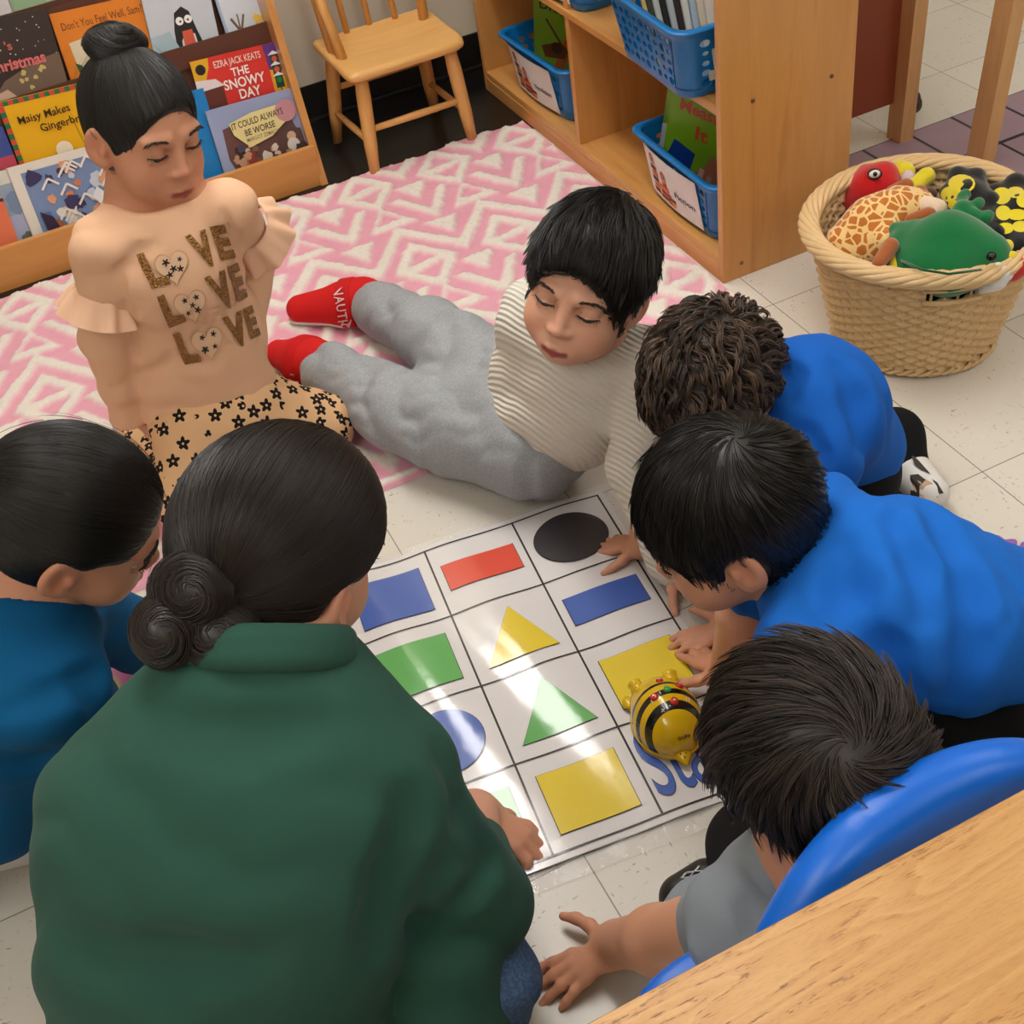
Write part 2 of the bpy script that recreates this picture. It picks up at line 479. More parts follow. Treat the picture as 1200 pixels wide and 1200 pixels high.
class Head:
    def __init__(s, H, face, roll=0.0, scale=1.0, up=(0, 0, 1)):
        s.H = np.asarray(H, float); y = nrm(face)
        x = nrm(np.cross(np.asarray(up, float), y))     # subject's left
        z = np.cross(y, x); z = z if np.dot(z, up) > 0 else -z
        if roll:
            cx, sx = math.cos(roll), math.sin(roll)
            x, z = x * cx + z * sx, z * cx - x * sx
        s.M = np.stack([x, y, z], 1); s.s = scale
    def p(s, x, y, z): return s.H + s.M @ (A(x, y, z) * s.s)
    def d(s, x, y, z): return s.M @ A(x, y, z)
    def r(s, *a): return [q * s.s for q in a]
    def add(s, S, neck=None, neck_r=(.043, .050), ears=True, nose=1.0, chubby=1.0):
        k = s.s; tints = []
        S.ell(s.p(0, -.014, .024), s.r(.072, .089, .082), s.M, .02 * k)
        S.ell(s.p(0, .020, -.030), s.r(.060 * chubby, .060, .072), s.M, .03 * k)
        S.ell(s.p(0, .050, -.084), s.r(.026, .022, .016), s.M, .032 * k)
        for q in (-1, 1):
            S.ell(s.p(q * .034, .046, -.044), s.r(.027 * chubby, .028, .030), s.M, .025 * k)
            S.ell(s.p(q * .031, .078, .0), s.r(.019, .012, .012), s.M, .014 * k, 's')
        # brow, eyelids
        for q in (-1, 1):
            S.cone(s.p(q * .014, .0745, .020), s.p(q * .046, .063, .019), .006 * k, .005 * k, .014 * k)
            S.ell(s.p(q * .031, .0635, .0050), s.r(.0150, .0134, .0114), s.M, .003 * k)
            S.cone(s.p(q * .019, .0722, -.0105), s.p(q * .043, .0700, -.0100), .0030 * k, .0030 * k, .004 * k)
            S.cone(s.p(q * .018, .0742, -.0015), s.p(q * .032, .0775, -.0032), .0018 * k, .0020 * k, .003 * k)
            S.cone(s.p(q * .032, .0775, -.0032), s.p(q * .046, .069, -.001), .0020 * k, .0016 * k, .003 * k)
            tints.append(('blush', s.p(q * .038, .066, -.042), .028 * k, .6))
        # nose
        S.cone(s.p(0, .074, .008), s.p(0, .0855 + .002 * nose, -.027), .0062 * k, .0092 * k, .010 * k)
        S.ell(s.p(0, .0865 + .002 * nose, -.030), s.r(.0098, .0090, .0080), s.M, .006 * k)
        for q in (-1, 1):
            S.ell(s.p(q * .0112, .0825, -.033), s.r(.0074, .0085, .0062), s.M, .006 * k)
            S.ell(s.p(q * .0055, .089, -.0385), s.r(.0030, .004, .003), s.M, .003 * k, 's')
        tints.append(('blush', s.p(0, .095, -.032), .014 * k, .5))
        # mouth
        S.ell(s.p(0, .0745, -.062), s.r(.027, .0125, .019), s.M, .014 * k)
        pts = [(-.0205, .0765, -.0625), (-.008, .0862, -.0592), (0, .0872, -.0604), (.008, .0862, -.0592), (.0205, .0765, -.0625)]
        for a, b in zip(pts[:-1], pts[1:]):
            S.cone(s.p(*a), s.p(*b), .0034 * k, .0034 * k, .004 * k)
        pts2 = [(-.0165, .0778, -.0672), (0, .0860, -.0708), (.0165, .0778, -.0672)]
        for a, b in zip(pts2[:-1], pts2[1:]):
            S.cone(s.p(*a), s.p(*b), .0040 * k, .0042 * k, .004 * k)
        sl = [(-.021, .0800, -.0645), (0, .0918, -.0655), (.021, .0800, -.0645)]
        for a, b in zip(sl[:-1], sl[1:]):
            S.cone(s.p(*a), s.p(*b), .0014 * k, .0014 * k, .0015 * k, 's')
        for x in (-.015, -.010, -.005, 0, .005, .010, .015):
            tints.append(('lip', s.p(x, .0882 - abs(x) * .40, -.0652), (.0092 - abs(x) * .12) * k, 1.0))
        if ears:
            for q in (-1, 1):
                E = s.M @ np.array([[1, 0, 0], [0, 1, 0], [0, 0, 1]], float)
                # ear leans out and back
                ang = q * .45; ca, sa = math.cos(ang), math.sin(ang)
                R = np.array([[ca, -sa, 0], [sa, ca, 0], [0, 0, 1]]); E = s.M @ R
                c = s.p(q * .077, -.010, -.010)
                S.ell(c, s.r(.0075, .0190, .0300), E, .008 * k)
                S.ell(s.p(q * .072, .000, -.034), s.r(.007, .009, .010), E, .008 * k)
                S.ell(s.p(q * .0835, -.006, -.006), s.r(.0060, .0105, .0180), E, .005 * k, 's')
                S.ell(s.p(q * .075, .004, -.012), s.r(.005, .005, .008), E, .005 * k)
                tints.append(('blush', c, .026 * k, .8))
        if neck is not None:
            S.cone(s.p(0, -.022, -.045), neck, neck_r[0] * k, neck_r[1] * k, .016 * k)
        return tints
    def face_parts(s, parent, white, iris, brow, lash_drop=.0055, open_=.55):
        """eyeballs under the lids, lashes, brows"""
        k = s.s
        for q in (-1, 1):
            mb = MB()
            c = s.p(q * .031, .0634, -.0024); ax = nrm(s.d(q * .10, .92, -.38))
            M = np.stack([nrm(np.cross(ax, s.d(0, 0, 1))), ax, nrm(np.cross(nrm(np.cross(ax, s.d(0, 0, 1))), ax))], 1)
            mb.sphere((0, 0, 0), .0127 * k, Matrix.Translation(tuple(c)), 0, 20, 14)
            b = len(mb.v)
            # iris cap
            V = []; n = 16
            for ring, rr in enumerate((0, .0035, .0066)):
                for i in range(n):
                    a = 2 * math.pi * i / n
                    off = M @ A(rr * math.cos(a), math.sqrt(.01285 ** 2 - rr * rr), rr * math.sin(a)) * k
                    V.append(c + off)
            F = [(i, (i + 1) % n, n + (i + 1) % n, n + i) for i in range(n)] + [(n + i, n + (i + 1) % n, 2 * n + (i + 1) % n, 2 * n + i) for i in range(n)]
            mb.add(V, F, 1, True)
            mb.build('eye', [white, iris], parent)
            e = MB()
            arc = [(.0170, .0752, -.0030), (.0245, .0786, -.0026), (.032, .0790, -.0028), (.040, .0762, -.0024), (.0480, .0700, -.0008)]
            e.tube([s.p(q * x, y, z) for x, y, z in arc], [.0009 * k, .0018 * k, .0021 * k, .0020 * k, .0008 * k], 6, flat=.7)
            for j in range(11):
                f = j / 10.0; i0 = min(int(f * 4), 3); g = f * 4 - i0
                pa = s.p(*(A(q * arc[i0][0], arc[i0][1], arc[i0][2]) * (1 - g) + A(q * arc[i0 + 1][0], arc[i0 + 1][1], arc[i0 + 1][2]) * g))
                e.tube([pa, pa + s.d(q * (f - .35) * .9, 1, -.35) * .0030 * k, pa + s.d(q * (f - .35) * 1.1, 1, -.1) * .0048 * k], [.0005 * k, .0004 * k, .0001 * k], 4)
            e.build('eyelashes', brow, parent)
            b2 = MB(); rng = random.Random(3)
            for j in range(46):
                f = j / 45.0; x = .013 + .036 * f
                base = s.p(q * x, .0805 - 9.0 * max(0, x - .013) ** 2, .0185 + .0075 * math.sin(f * 2.4) - .003 * f + rng.uniform(-.0022, .0018))
                d = s.d(q * (.8), .15, .35 - .9 * f)
                b2.tube([base, base + nrm(d) * .004 * k, base + nrm(d) * .0075 * k], [.00055 * k, .0005 * k, .0002 * k], 4)
            b2.build('eyebrow', brow, parent)

def hand(S, wrist, f, n, side, L, curl=(.35, .35, .35, .4), spread=.16, thumb=(.75, -.1), k=.006, tcurl=.25):
    """five fingered hand; f finger direction, n back of hand, side +1 right -1 left"""
    f = nrm(f); n = nrm(n - np.dot(n, f) * f) if True else n
    t = np.cross(n, f) * side; w = np.asarray(wrist, float); tints = []
    kn = [w + f * L * a + t * L * b + n * L * c for a, b, c in ((.43, .150, .0), (.455, .052, .015), (.435, -.048, .010), (.395, -.140, -.005))]
    S.cone(w - f * L * .05, w + f * .12 * L, .125 * L, .13 * L, .02, flat=(n, .72))
    for q in kn:
        S.cone(w + f * L * .08 + (q - w) * .15, q, .078 * L, .056 * L, .008)
    S.cone(w + f * .15 * L - t * .06 * L, kn[2] - f * .1 * L, .10 * L, .07 * L, .014, flat=(n, .7))
    lens = (.455, .51, .475, .37); rad = (.056, .058, .055, .049)
    for i in range(4):
        sp = (1.0, .25, -.45, -1.15)[i] * spread
        d = nrm(f * math.cos(sp) + t * math.sin(sp)); c = curl[i]
        p = kn[i]; ang = c * .25
        r = rad[i] * L
        for j, fr in enumerate((.45, .31, .24)):
            dd = d * math.cos(ang) - n * math.sin(ang)
            q = p + dd * lens[i] * L * fr
            S.cone(p, q, r * (1 - .08 * j), r * (.96 - .08 * (j + 1)), k * (.7 if j else .9))
            if j == 2:
                up = n * math.cos(ang) + d * math.sin(ang)
                tints.append(('nail', p + dd * lens[i] * L * fr * .75 + up * r * .75, r * .72, 1.0))
            p = q; ang += c
    d0 = nrm(f * (1 - thumb[0]) + t * thumb[0] + n * thumb[1])
    p = w + f * .10 * L + t * .09 * L; r = .075 * L
    ang = 0.0
    for j, (fr, r1) in enumerate(((.22, .066), (.18, .056), (.15, .045))):
        dd = nrm(d0 * math.cos(ang) + f * math.sin(ang))
        q = p + dd * fr * L
        S.cone(p, q, r, r1 * L, k * 1.5 if j == 0 else k)
        if j == 2: tints.append(('nail', p + dd * fr * L * .7 + n * r1 * L * .7, r1 * L * .8, 1.0))
        p = q; r = r1 * L; ang += tcurl
    return tints

def body_obj(name, S, mat, parent, tints, h=.003, smooth=1):
    V, F = S.mesh(h, smooth)
    at_ = {k: np.zeros(len(V), np.float32) for k in ('lip', 'blush', 'nail')}
    for ch, c, r, a in tints:
        d = np.sqrt(((V - c) ** 2).sum(1)); w = np.clip(1.25 - d / r, 0, 1) if ch != 'blush' else np.clip(1 - d / r, 0, 1)
        if ch == 'lip': w = np.clip((1.0 - d / r) * 2.4, 0, 1)
        if ch == 'nail': w = np.clip((1.0 - d / r) * 4, 0, 1)
        at_[ch] = np.maximum(at_[ch], w * a)
    return mesh_obj(name, V, F, mat, parent, attrs=at_)
def cloth_obj(name, S, mat, parent, h=.0045, smooth=2, label=None, creases=None):
    if creases:
        V, F = S.mesh(h * 2, 1); bv = bvh_of(V, F)
        for pts, r, k in creases:
            P = []
            for u, v in pts:
                hit = bv.ray_cast(Vector(CC), Vector(nrm(at(u, v, 0) - CC)), 5)
                if hit[0] is not None: P.append(np.array(hit[0]) + np.array(hit[1]) * r * .35)
            n = len(P)
            if n > 1: S.chain(P, [r * (.35 + .65 * math.sin(math.pi * (i + .5) / n)) for i in range(n)], k, 's')
    V, F = S.mesh(h, smooth)
    return mesh_obj(name, V, F, mat, parent, label=label), V, F

def strands(V, F, n, flow, length, steps=6, lift=(.001, .003), r=.0007, seed=0, wob=(.25, 25), ok=None, helix=None, clump=1, cspread=.004, droop=.3, tone=(.0, 1.0), free=False):
    """hair strands grown over a scalp mesh -> verts, faces, tone"""
    rng = random.Random(seed); nr = np.random.RandomState(seed)
    bvh = bvh_of(V, F)
    q = V[F]; ar = np.linalg.norm(np.cross(q[:, 2] - q[:, 0], q[:, 3] - q[:, 1]), axis=1); cum = np.cumsum(ar / ar.sum())
    P = []; NN = []; T = []; R = []
    tries = 0; made = 0
    while made < n and tries < n * 6:
        tries += 1
        fi = int(np.searchsorted(cum, rng.random())); a, b = rng.random(), rng.random()
        p0 = (q[fi, 0] * (1 - a) + q[fi, 1] * a) * (1 - b) + (q[fi, 3] * (1 - a) + q[fi, 2] * a) * b
        p0 = Vector(p0)
        if ok and not ok(p0): continue
        made += 1
        hit = bvh.find_nearest(p0); nn = hit[1]
        L = (length(p0) if callable(length) else length) * rng.uniform(.75, 1.15); seg = L / steps
        p = p0.copy(); path = [p + nn * lift[0]]; nn0 = [nn]; off = False; dprev = None
        ph = rng.random() * 6.28; lf = lift[0] + (lift[1] - lift[0]) * rng.random()
        for i in range(steps):
            if not off:
                d = Vector(flow(p, nn)); d -= nn * d.dot(nn)
                w = mnoise.noise_vector(p * wob[1]) * wob[0]; d.normalize(); d += w - nn * w.dot(nn); d.normalize()
            else:
                d = (dprev + Vector((0, 0, -droop * .35)) - nn * .22).normalized()
            p = p + d * seg
            if not off:
                h2 = bvh.find_nearest(p)
                if h2[1].dot(nn) < .55 or free:
                    off = True
                    p = path[-1] + d * seg
                else:
                    nn = h2[1]; p = h2[0].copy()
            pp = p + nn * (lf * (i + 1) / steps + lift[0]) if not off else p.copy()
            if helix:
                s = nn.cross(d); an = ph + helix[1] * (i + 1) * seg
                pp = pp + (s * math.cos(an) + nn * (math.sin(an) * .7 + .5)) * helix[0] * min(1, (i + 1) / 2.5)
            path.append(pp); nn0.append(nn); dprev = d
        tn = rng.uniform(*tone)
        for c in range(clump):
            o = Vector((rng.gauss(0, 1), rng.gauss(0, 1), rng.gauss(0, 1))) * cspread if clump > 1 else Vector((0, 0, 0))
            P.append([tuple(x + o * (1 - .75 * i / steps)) for i, x in enumerate(path)]); NN.append([tuple(x) for x in nn0]); T.append(min(1, max(0, tn + rng.uniform(-.15, .15)))); R.append(r * rng.uniform(.7, 1.3))
    P = np.array(P); NN = np.array(NN); R = np.array(R)
    m, k = P.shape[:2]
    tg = np.gradient(P, axis=1); tg /= np.linalg.norm(tg, axis=2, keepdims=True) + 1e-9
    sx = np.cross(tg, NN); sx /= np.linalg.norm(sx, axis=2, keepdims=True) + 1e-9; sy = np.cross(tg, sx)
    tp = np.linspace(0, 1, k); rad = R[:, None] * (1 - .9 * tp[None, :] ** 2.2)
    ring = []
    for j in range(3):
        an = 2 * math.pi * j / 3
        ring.append(P + (sx * math.cos(an) + sy * math.sin(an)) * rad[:, :, None])
    VV = np.stack(ring, 2).reshape(-1, 3)
    base = np.arange(m)[:, None, None] * (k * 3) + np.arange(k - 1)[None, :, None] * 3
    j = np.arange(3)[None, None, :]; a = base + j; b = base + (j + 1) % 3
    FF = np.stack([a, b, b + 3, a + 3], -1).reshape(-1, 4)
    return VV, FF, np.repeat(np.array(T, np.float32), k * 3)

def hair_obj(parent, mat, caps, sets, name='hair', captone=.1, label=None):
    """caps: list of (V,F); sets: strand triples -> one mesh"""
    Vs = []; Fs = []; Ts = []; b = 0
    for V, F in caps:
        Vs.append(V); Fs.append(F + b); Ts.append(np.full(len(V), captone, np.float32)); b += len(V)
    for V, F, T in sets:
        Vs.append(V); Fs.append(F + b); Ts.append(T); b += len(V)
    return mesh_obj(name, np.concatenate(Vs), np.concatenate(Fs).astype(np.int32), mat, parent, attrs={'tone': np.concatenate(Ts)}, label=label)

def scalp(h, up=.010, hairline=.050, nape=-.055, ear=True, front=.088, side=0.0, thick=1.0, temple=False):
    """hair cap volume in head space"""
    S = SDF(); k = h.s
    S.ell(h.p(0, -.014, .024), h.r(.072 + up, .089 + up, .082 + up * thick), h.M, .02)
    S.ell(h.p(0, -.020, -.020), h.r(.062 + up * .7, .070 + up * .7, .070), h.M, .02)
    # face opening
    S.ell(h.p(0, front, hairline - .098), h.r(.074 + side, .070, .098), h.M, .012 * k, 's')
    S.ell(h.p(0, .02, nape - .095), h.r(.11, .13, .10), h.M, .012 * k, 's')
    if temple:
        for q in (-1, 1): S.ell(h.p(q * .080, .046, -.034), h.r(.032, .042, .056), h.M, .012 * k, 's')
    if ear:
        for q in (-1, 1):
            S.ell(h.p(q * .085, -.004, -.022), h.r(.026, .024, .034), h.M, .010 * k, 's')
    return S

def ear_ok(hd, rad=.034):
    E = [Vector(hd.p(q * .084, -.004, -.016)) for q in (-1, 1)]
    return lambda p: all((p - e).length > rad * hd.s for e in E)
def hlen(hd, top, side, z0=-.01, z1=.075):
    def f(p):
        q = hd.M.T @ (np.array(p) - hd.H); z = q[2] / hd.s
        t = min(1, max(0, (z - z0) / (z1 - z0))); return side + (top - side) * t
    return f
def neckband(name, c, ax, r, th, mat, parent, squash=1.0, toward=(0, 1, 0)):
    ax = nrm(ax); x = nrm(np.cross(ax, A(*toward))); y = np.cross(ax, x); N = 30
    mb = MB(); mb.tube([A(*c) + (x * math.cos(2 * math.pi * k / N) + y * squash * math.sin(2 * math.pi * k / N)) * r for k in range(N + 1)], th, 8, cap=False)
    return mb.build(name, mat, parent)
# ================================================================== the room
def floor_mat():
    t = NT('vinyl_tile'); tc = t.tc()
    sep = t.node('ShaderNodeSeparateXYZ'); t.link(tc, sep.inputs[0])
    def cell(o): return t.math('DIVIDE', o, .3048)
    fx = t.math('FRACT', cell(sep.outputs[0])); fy = t.math('FRACT', cell(sep.outputs[1]))
    ex = t.math('MINIMUM', fx, t.math('SUBTRACT', 1.0, fx)); ey = t.math('MINIMUM', fy, t.math('SUBTRACT', 1.0, fy))
    e = t.math('MINIMUM', ex, ey); line = t.math('LESS_THAN', e, .0032)
    cid = t.node('ShaderNodeCombineXYZ'); t.link(t.math('FLOOR', cell(sep.outputs[0])), cid.inputs[0]); t.link(t.math('FLOOR', cell(sep.outputs[1])), cid.inputs[1])
    wn = t.node('ShaderNodeTexWhiteNoise'); t.link(cid.outputs[0], wn.inputs['Vector'])
    base = t.mix(wn.outputs['Value'], lin((223, 217, 206)), lin((214, 208, 197)))
    base = t.mix(t.math('MULTIPLY', t.noise(9, 4), .35), base, lin((204, 195, 178)))
    v1 = t.mapping((60, 200, 1), (0, 0, .5)); v2 = t.mapping((240, 50, 1), (0, 0, -.35)); v3 = t.mapping((70, 70, 1))
    f1 = t.ramp(t.noise(1.0, 2, .5, v1), [(.66, (0, 0, 0, 1)), (.71, (1, 1, 1, 1))]); f2 = t.ramp(t.noise(1.0, 2, .5, v2), [(.67, (0, 0, 0, 1)), (.72, (1, 1, 1, 1))])
    gate = t.ramp(t.noise(16, 2), [(.42, (0, 0, 0, 1)), (.58, (1, 1, 1, 1))])
    fl = t.math('MULTIPLY', t.math('MAXIMUM', f1, f2), gate)
    col = t.mix(t.math('MULTIPLY', fl, .75), base, lin((112, 98, 82)))
    f3 = t.ramp(t.noise(1.0, 3, .6, v3), [(.70, (0, 0, 0, 1)), (.76, (1, 1, 1, 1))])
    col = t.mix(t.math('MULTIPLY', f3, .5), col, lin((150, 136, 116)))
    col = t.mix(t.math('MULTIPLY', line, .8), col, lin((92, 82, 70)))
    t.bump(t.noise(5, 2), .04, .002)
    t.set(col, .30, spec=.45); return t.m
def black_tile_mat():
    t = NT('black_vinyl')
    s = t.ramp(t.noise(55, 4, .7), [(.62, lin((16, 15, 15))), (.72, lin((70, 68, 66)))])
    t.set(s, .3, spec=.5); return t.m

wall_m = NT('wall_paint'); wall_m.bump(wall_m.noise(90, 3), .12, .001); wall_m = wall_m.set(lin((216, 208, 188)), .75, spec=.3)
ceil_m = plain((238, 236, 228), .9); cove_m = plain((18, 17, 17), .45)
def quad(name, pts, m): return structure(mesh_obj(name, pts, [(0, 1, 2, 3)], m, smooth=False))
def slab(name, c, d, m): return structure(MB().box(c, d).build(name, m))
X0, X1, Y0, Y1, HC = -3.4, 3.4, -4.2, 1.47, 2.46
slab('floor', ((X0 + X1) / 2, (Y0 + Y1) / 2, -.05), (X1 - X0, Y1 - Y0, .1), floor_mat())
slab('trim_1', (-1.35, 1.245, .0005), (2.8, .45, .001), black_tile_mat())
slab('wall_back', ((X0 + X1) / 2, Y1 + .05, HC / 2), (X1 - X0, .1, HC), wall_m)
slab('wall_front', ((X0 + X1) / 2, Y0 - .05, HC / 2), (X1 - X0, .1, HC), wall_m)
slab('wall_left', (X0 - .05, (Y0 + Y1) / 2, HC / 2), (.1, Y1 - Y0, HC), wall_m)
slab('wall_right', (X1 + .05, (Y0 + Y1) / 2, HC / 2), (.1, Y1 - Y0, HC), wall_m)
slab('ceiling', ((X0 + X1) / 2, (Y0 + Y1) / 2, HC + .05), (X1 - X0, Y1 - Y0, .1), ceil_m)
_b = MB(); _b.box((0, Y1 - .003, .05), (X1 - X0, .006, .10)); _b.box((0, Y1 - .008, .006), (X1 - X0, .016, .012), .003)
structure(_b.build('baseboard_back', cove_m))

# ------------------------------------------------------------------ ceiling lamps: strips mirrored in the mat, square ones added for even light
em = NT('fill_lamp_diffuser'); em.set(lin((250, 246, 236)), .5, Emission_Color=LAMP_COLOR + (1,), Emission_Strength=LAMP_STRENGTH); em = em.m
emb = NT('lamp_tube'); emb.set(lin((250, 246, 236)), .5, Emission_Color=LAMP_COLOR + (1,), Emission_Strength=LAMP_STRENGTH * 2.2); emb = emb.m
lamp_fr = plain((235, 235, 232), .5)
def ceiling_lamp(x, y, w, l, label, em=em):
    t = thing('ceiling_light', label, 'ceiling light', (x, y, HC), 'fluorescent ceiling lights')
    m = MB(); hh = .05
    m.box((0, 0, -hh / 2), (w + .05, l + .05, hh), .006); m.build('housing', lamp_fr, t, local=True)
    d = MB(); d.box((0, 0, -hh - .004), (w, l, .012), .004); d.build('diffuser', em, t, local=True)
for _x, _y, _w, _l, _lb in ((-.64, .22, .24, 2.4, 'long fluorescent ceiling light above the rug by the back wall'),
                            (-1.02, .40, .07, 1.9, 'thin fluorescent ceiling tube beside the long light above the rug'),
                            (-2.2, -1.5, .55, 1.2, 'added unseen square fill light above the left side of the room'),
                            (1.3, -.6, .55, 1.2, 'added unseen square fill light above the right side of the room'),
                            (-1.2, -3.3, .55, 1.2, 'added unseen square fill light above the front left of the room'),  # this and the next: added behind the camera to light surfaces facing it
                            (1.0, -3.0, .55, 1.2, 'added unseen square fill light above the front right of the room')):
    ceiling_lamp(_x, _y, _w, _l, _lb, emb if _w < .3 else em)

# ------------------------------------------------------------------ pink rug
def rug():
    t = NT('rug_pile')
    h = t.attr('white').outputs['Fac']
    pk = t.mix(t.noise(30, 4), lin((230, 158, 178)), lin((240, 178, 194)))
    wt = t.mix(t.noise(120, 3), lin((228, 218, 206)), lin((246, 240, 230)))
    t.bump(t.noise(320, 3, .7), .5, .004)
    t.set(t.mix(h, pk, wt), .95, spec=.1, Sheen_Weight=.2)
    x0, x1, y0, y1 = -1.80, -.044, -.085, 1.072
    h_ = .0052; nx = int((x1 - x0) / h_); ny = int((y1 - y0) / h_)
    xs = np.linspace(x0, x1, nx); ys = np.linspace(y0, y1, ny)
    X, Y = np.meshgrid(xs, ys, indexing='ij')
    rng = np.random.RandomState(5)
    def sm(a, n=2):
        for _ in range(n): a = (a + np.roll(a, 1, 0) + np.roll(a, -1, 0) + np.roll(a, 1, 1) + np.roll(a, -1, 1)) / 5
        return a
    jx = sm(rng.randn(nx, ny)) * .004; jy = sm(rng.randn(nx, ny)) * .004
    px = .213; U = ((X + jx + .209 + px / 2) % px) - px / 2; UP = ((X + jx + .209) % px) - px / 2
    Wt = np.zeros_like(X, bool); aU = np.abs(U); aP = np.abs(UP)
    for k in (-2, -1, 0, 1, 2, 3):
        y = Y + jy + .4 * k
        Wt |= (y < .937) & (y > .860 + aU * 1.85)                          # solid triangle in the chevron
        Wt |= (y > .747 + 1.75 * aU) & (y < .797 + 1.75 * aU) & (y < .885)      # chevron
        tri = (y > .760) & (aP < (.866 - y) * .56)
        hole = (y > .789) & (aP < (.845 - y) * .60)
        Wt |= tri & ~hole
        dm = aP / .077 + np.abs(y - .967) / .110
        inn = dm < .60
        Wt |= (dm < 1) & (~inn | (np.abs(y - .967 - UP * .2) < .014))
        Wt |= (y < .737) & (y > .655 + aU * 1.95)
        zz = .572 + 1.35 * aU
        Wt |= (y > zz) & (y < zz + .046)
    w = sm(Wt.astype(float), 1)
    edge = np.minimum(np.minimum(X - x0, x1 - X), np.minimum(Y - y0, y1 - Y))
    w = np.where(edge < .008, 0, w)
    Z = .006 + .0055 * w + rng.rand(nx, ny) * .0022 * (.5 + w)
    Z += .0025 * np.sin(X * 7 + Y * 3) ** 2
    Z[0] = Z[-1] = .001; Z[:, 0] = Z[:, -1] = .001
    # slightly wavy far edge
    Y = Y + np.where(Y > .9, (Y - .9) / .17, 0) * .006 * np.sin(X * 23)
    # near-left edge stays straight; the corner is clipped a little
    V = np.stack([X, Y, Z], -1).reshape(-1, 3)
    i = np.arange(nx * ny).reshape(nx, ny)
    F = np.stack([i[:-1, :-1], i[1:, :-1], i[1:, 1:], i[:-1, 1:]], -1).reshape(-1, 4)
    # closed underside
    b = len(V); V = np.concatenate([V, [[x0, y0, .0012], [x1, y0, .0012], [x1, y1, .0012], [x0, y1, .0012]]])
    F = np.concatenate([F, [[b, b + 3, b + 2, b + 1]]])
    o = mesh_obj('rug', V, F.astype(np.int32), t.m, attrs={'white': np.concatenate([w.reshape(-1), np.zeros(4)])})
    tag(o, 'pink and white shag rug with raised triangles and zigzags on the floor', 'rug')
rug()

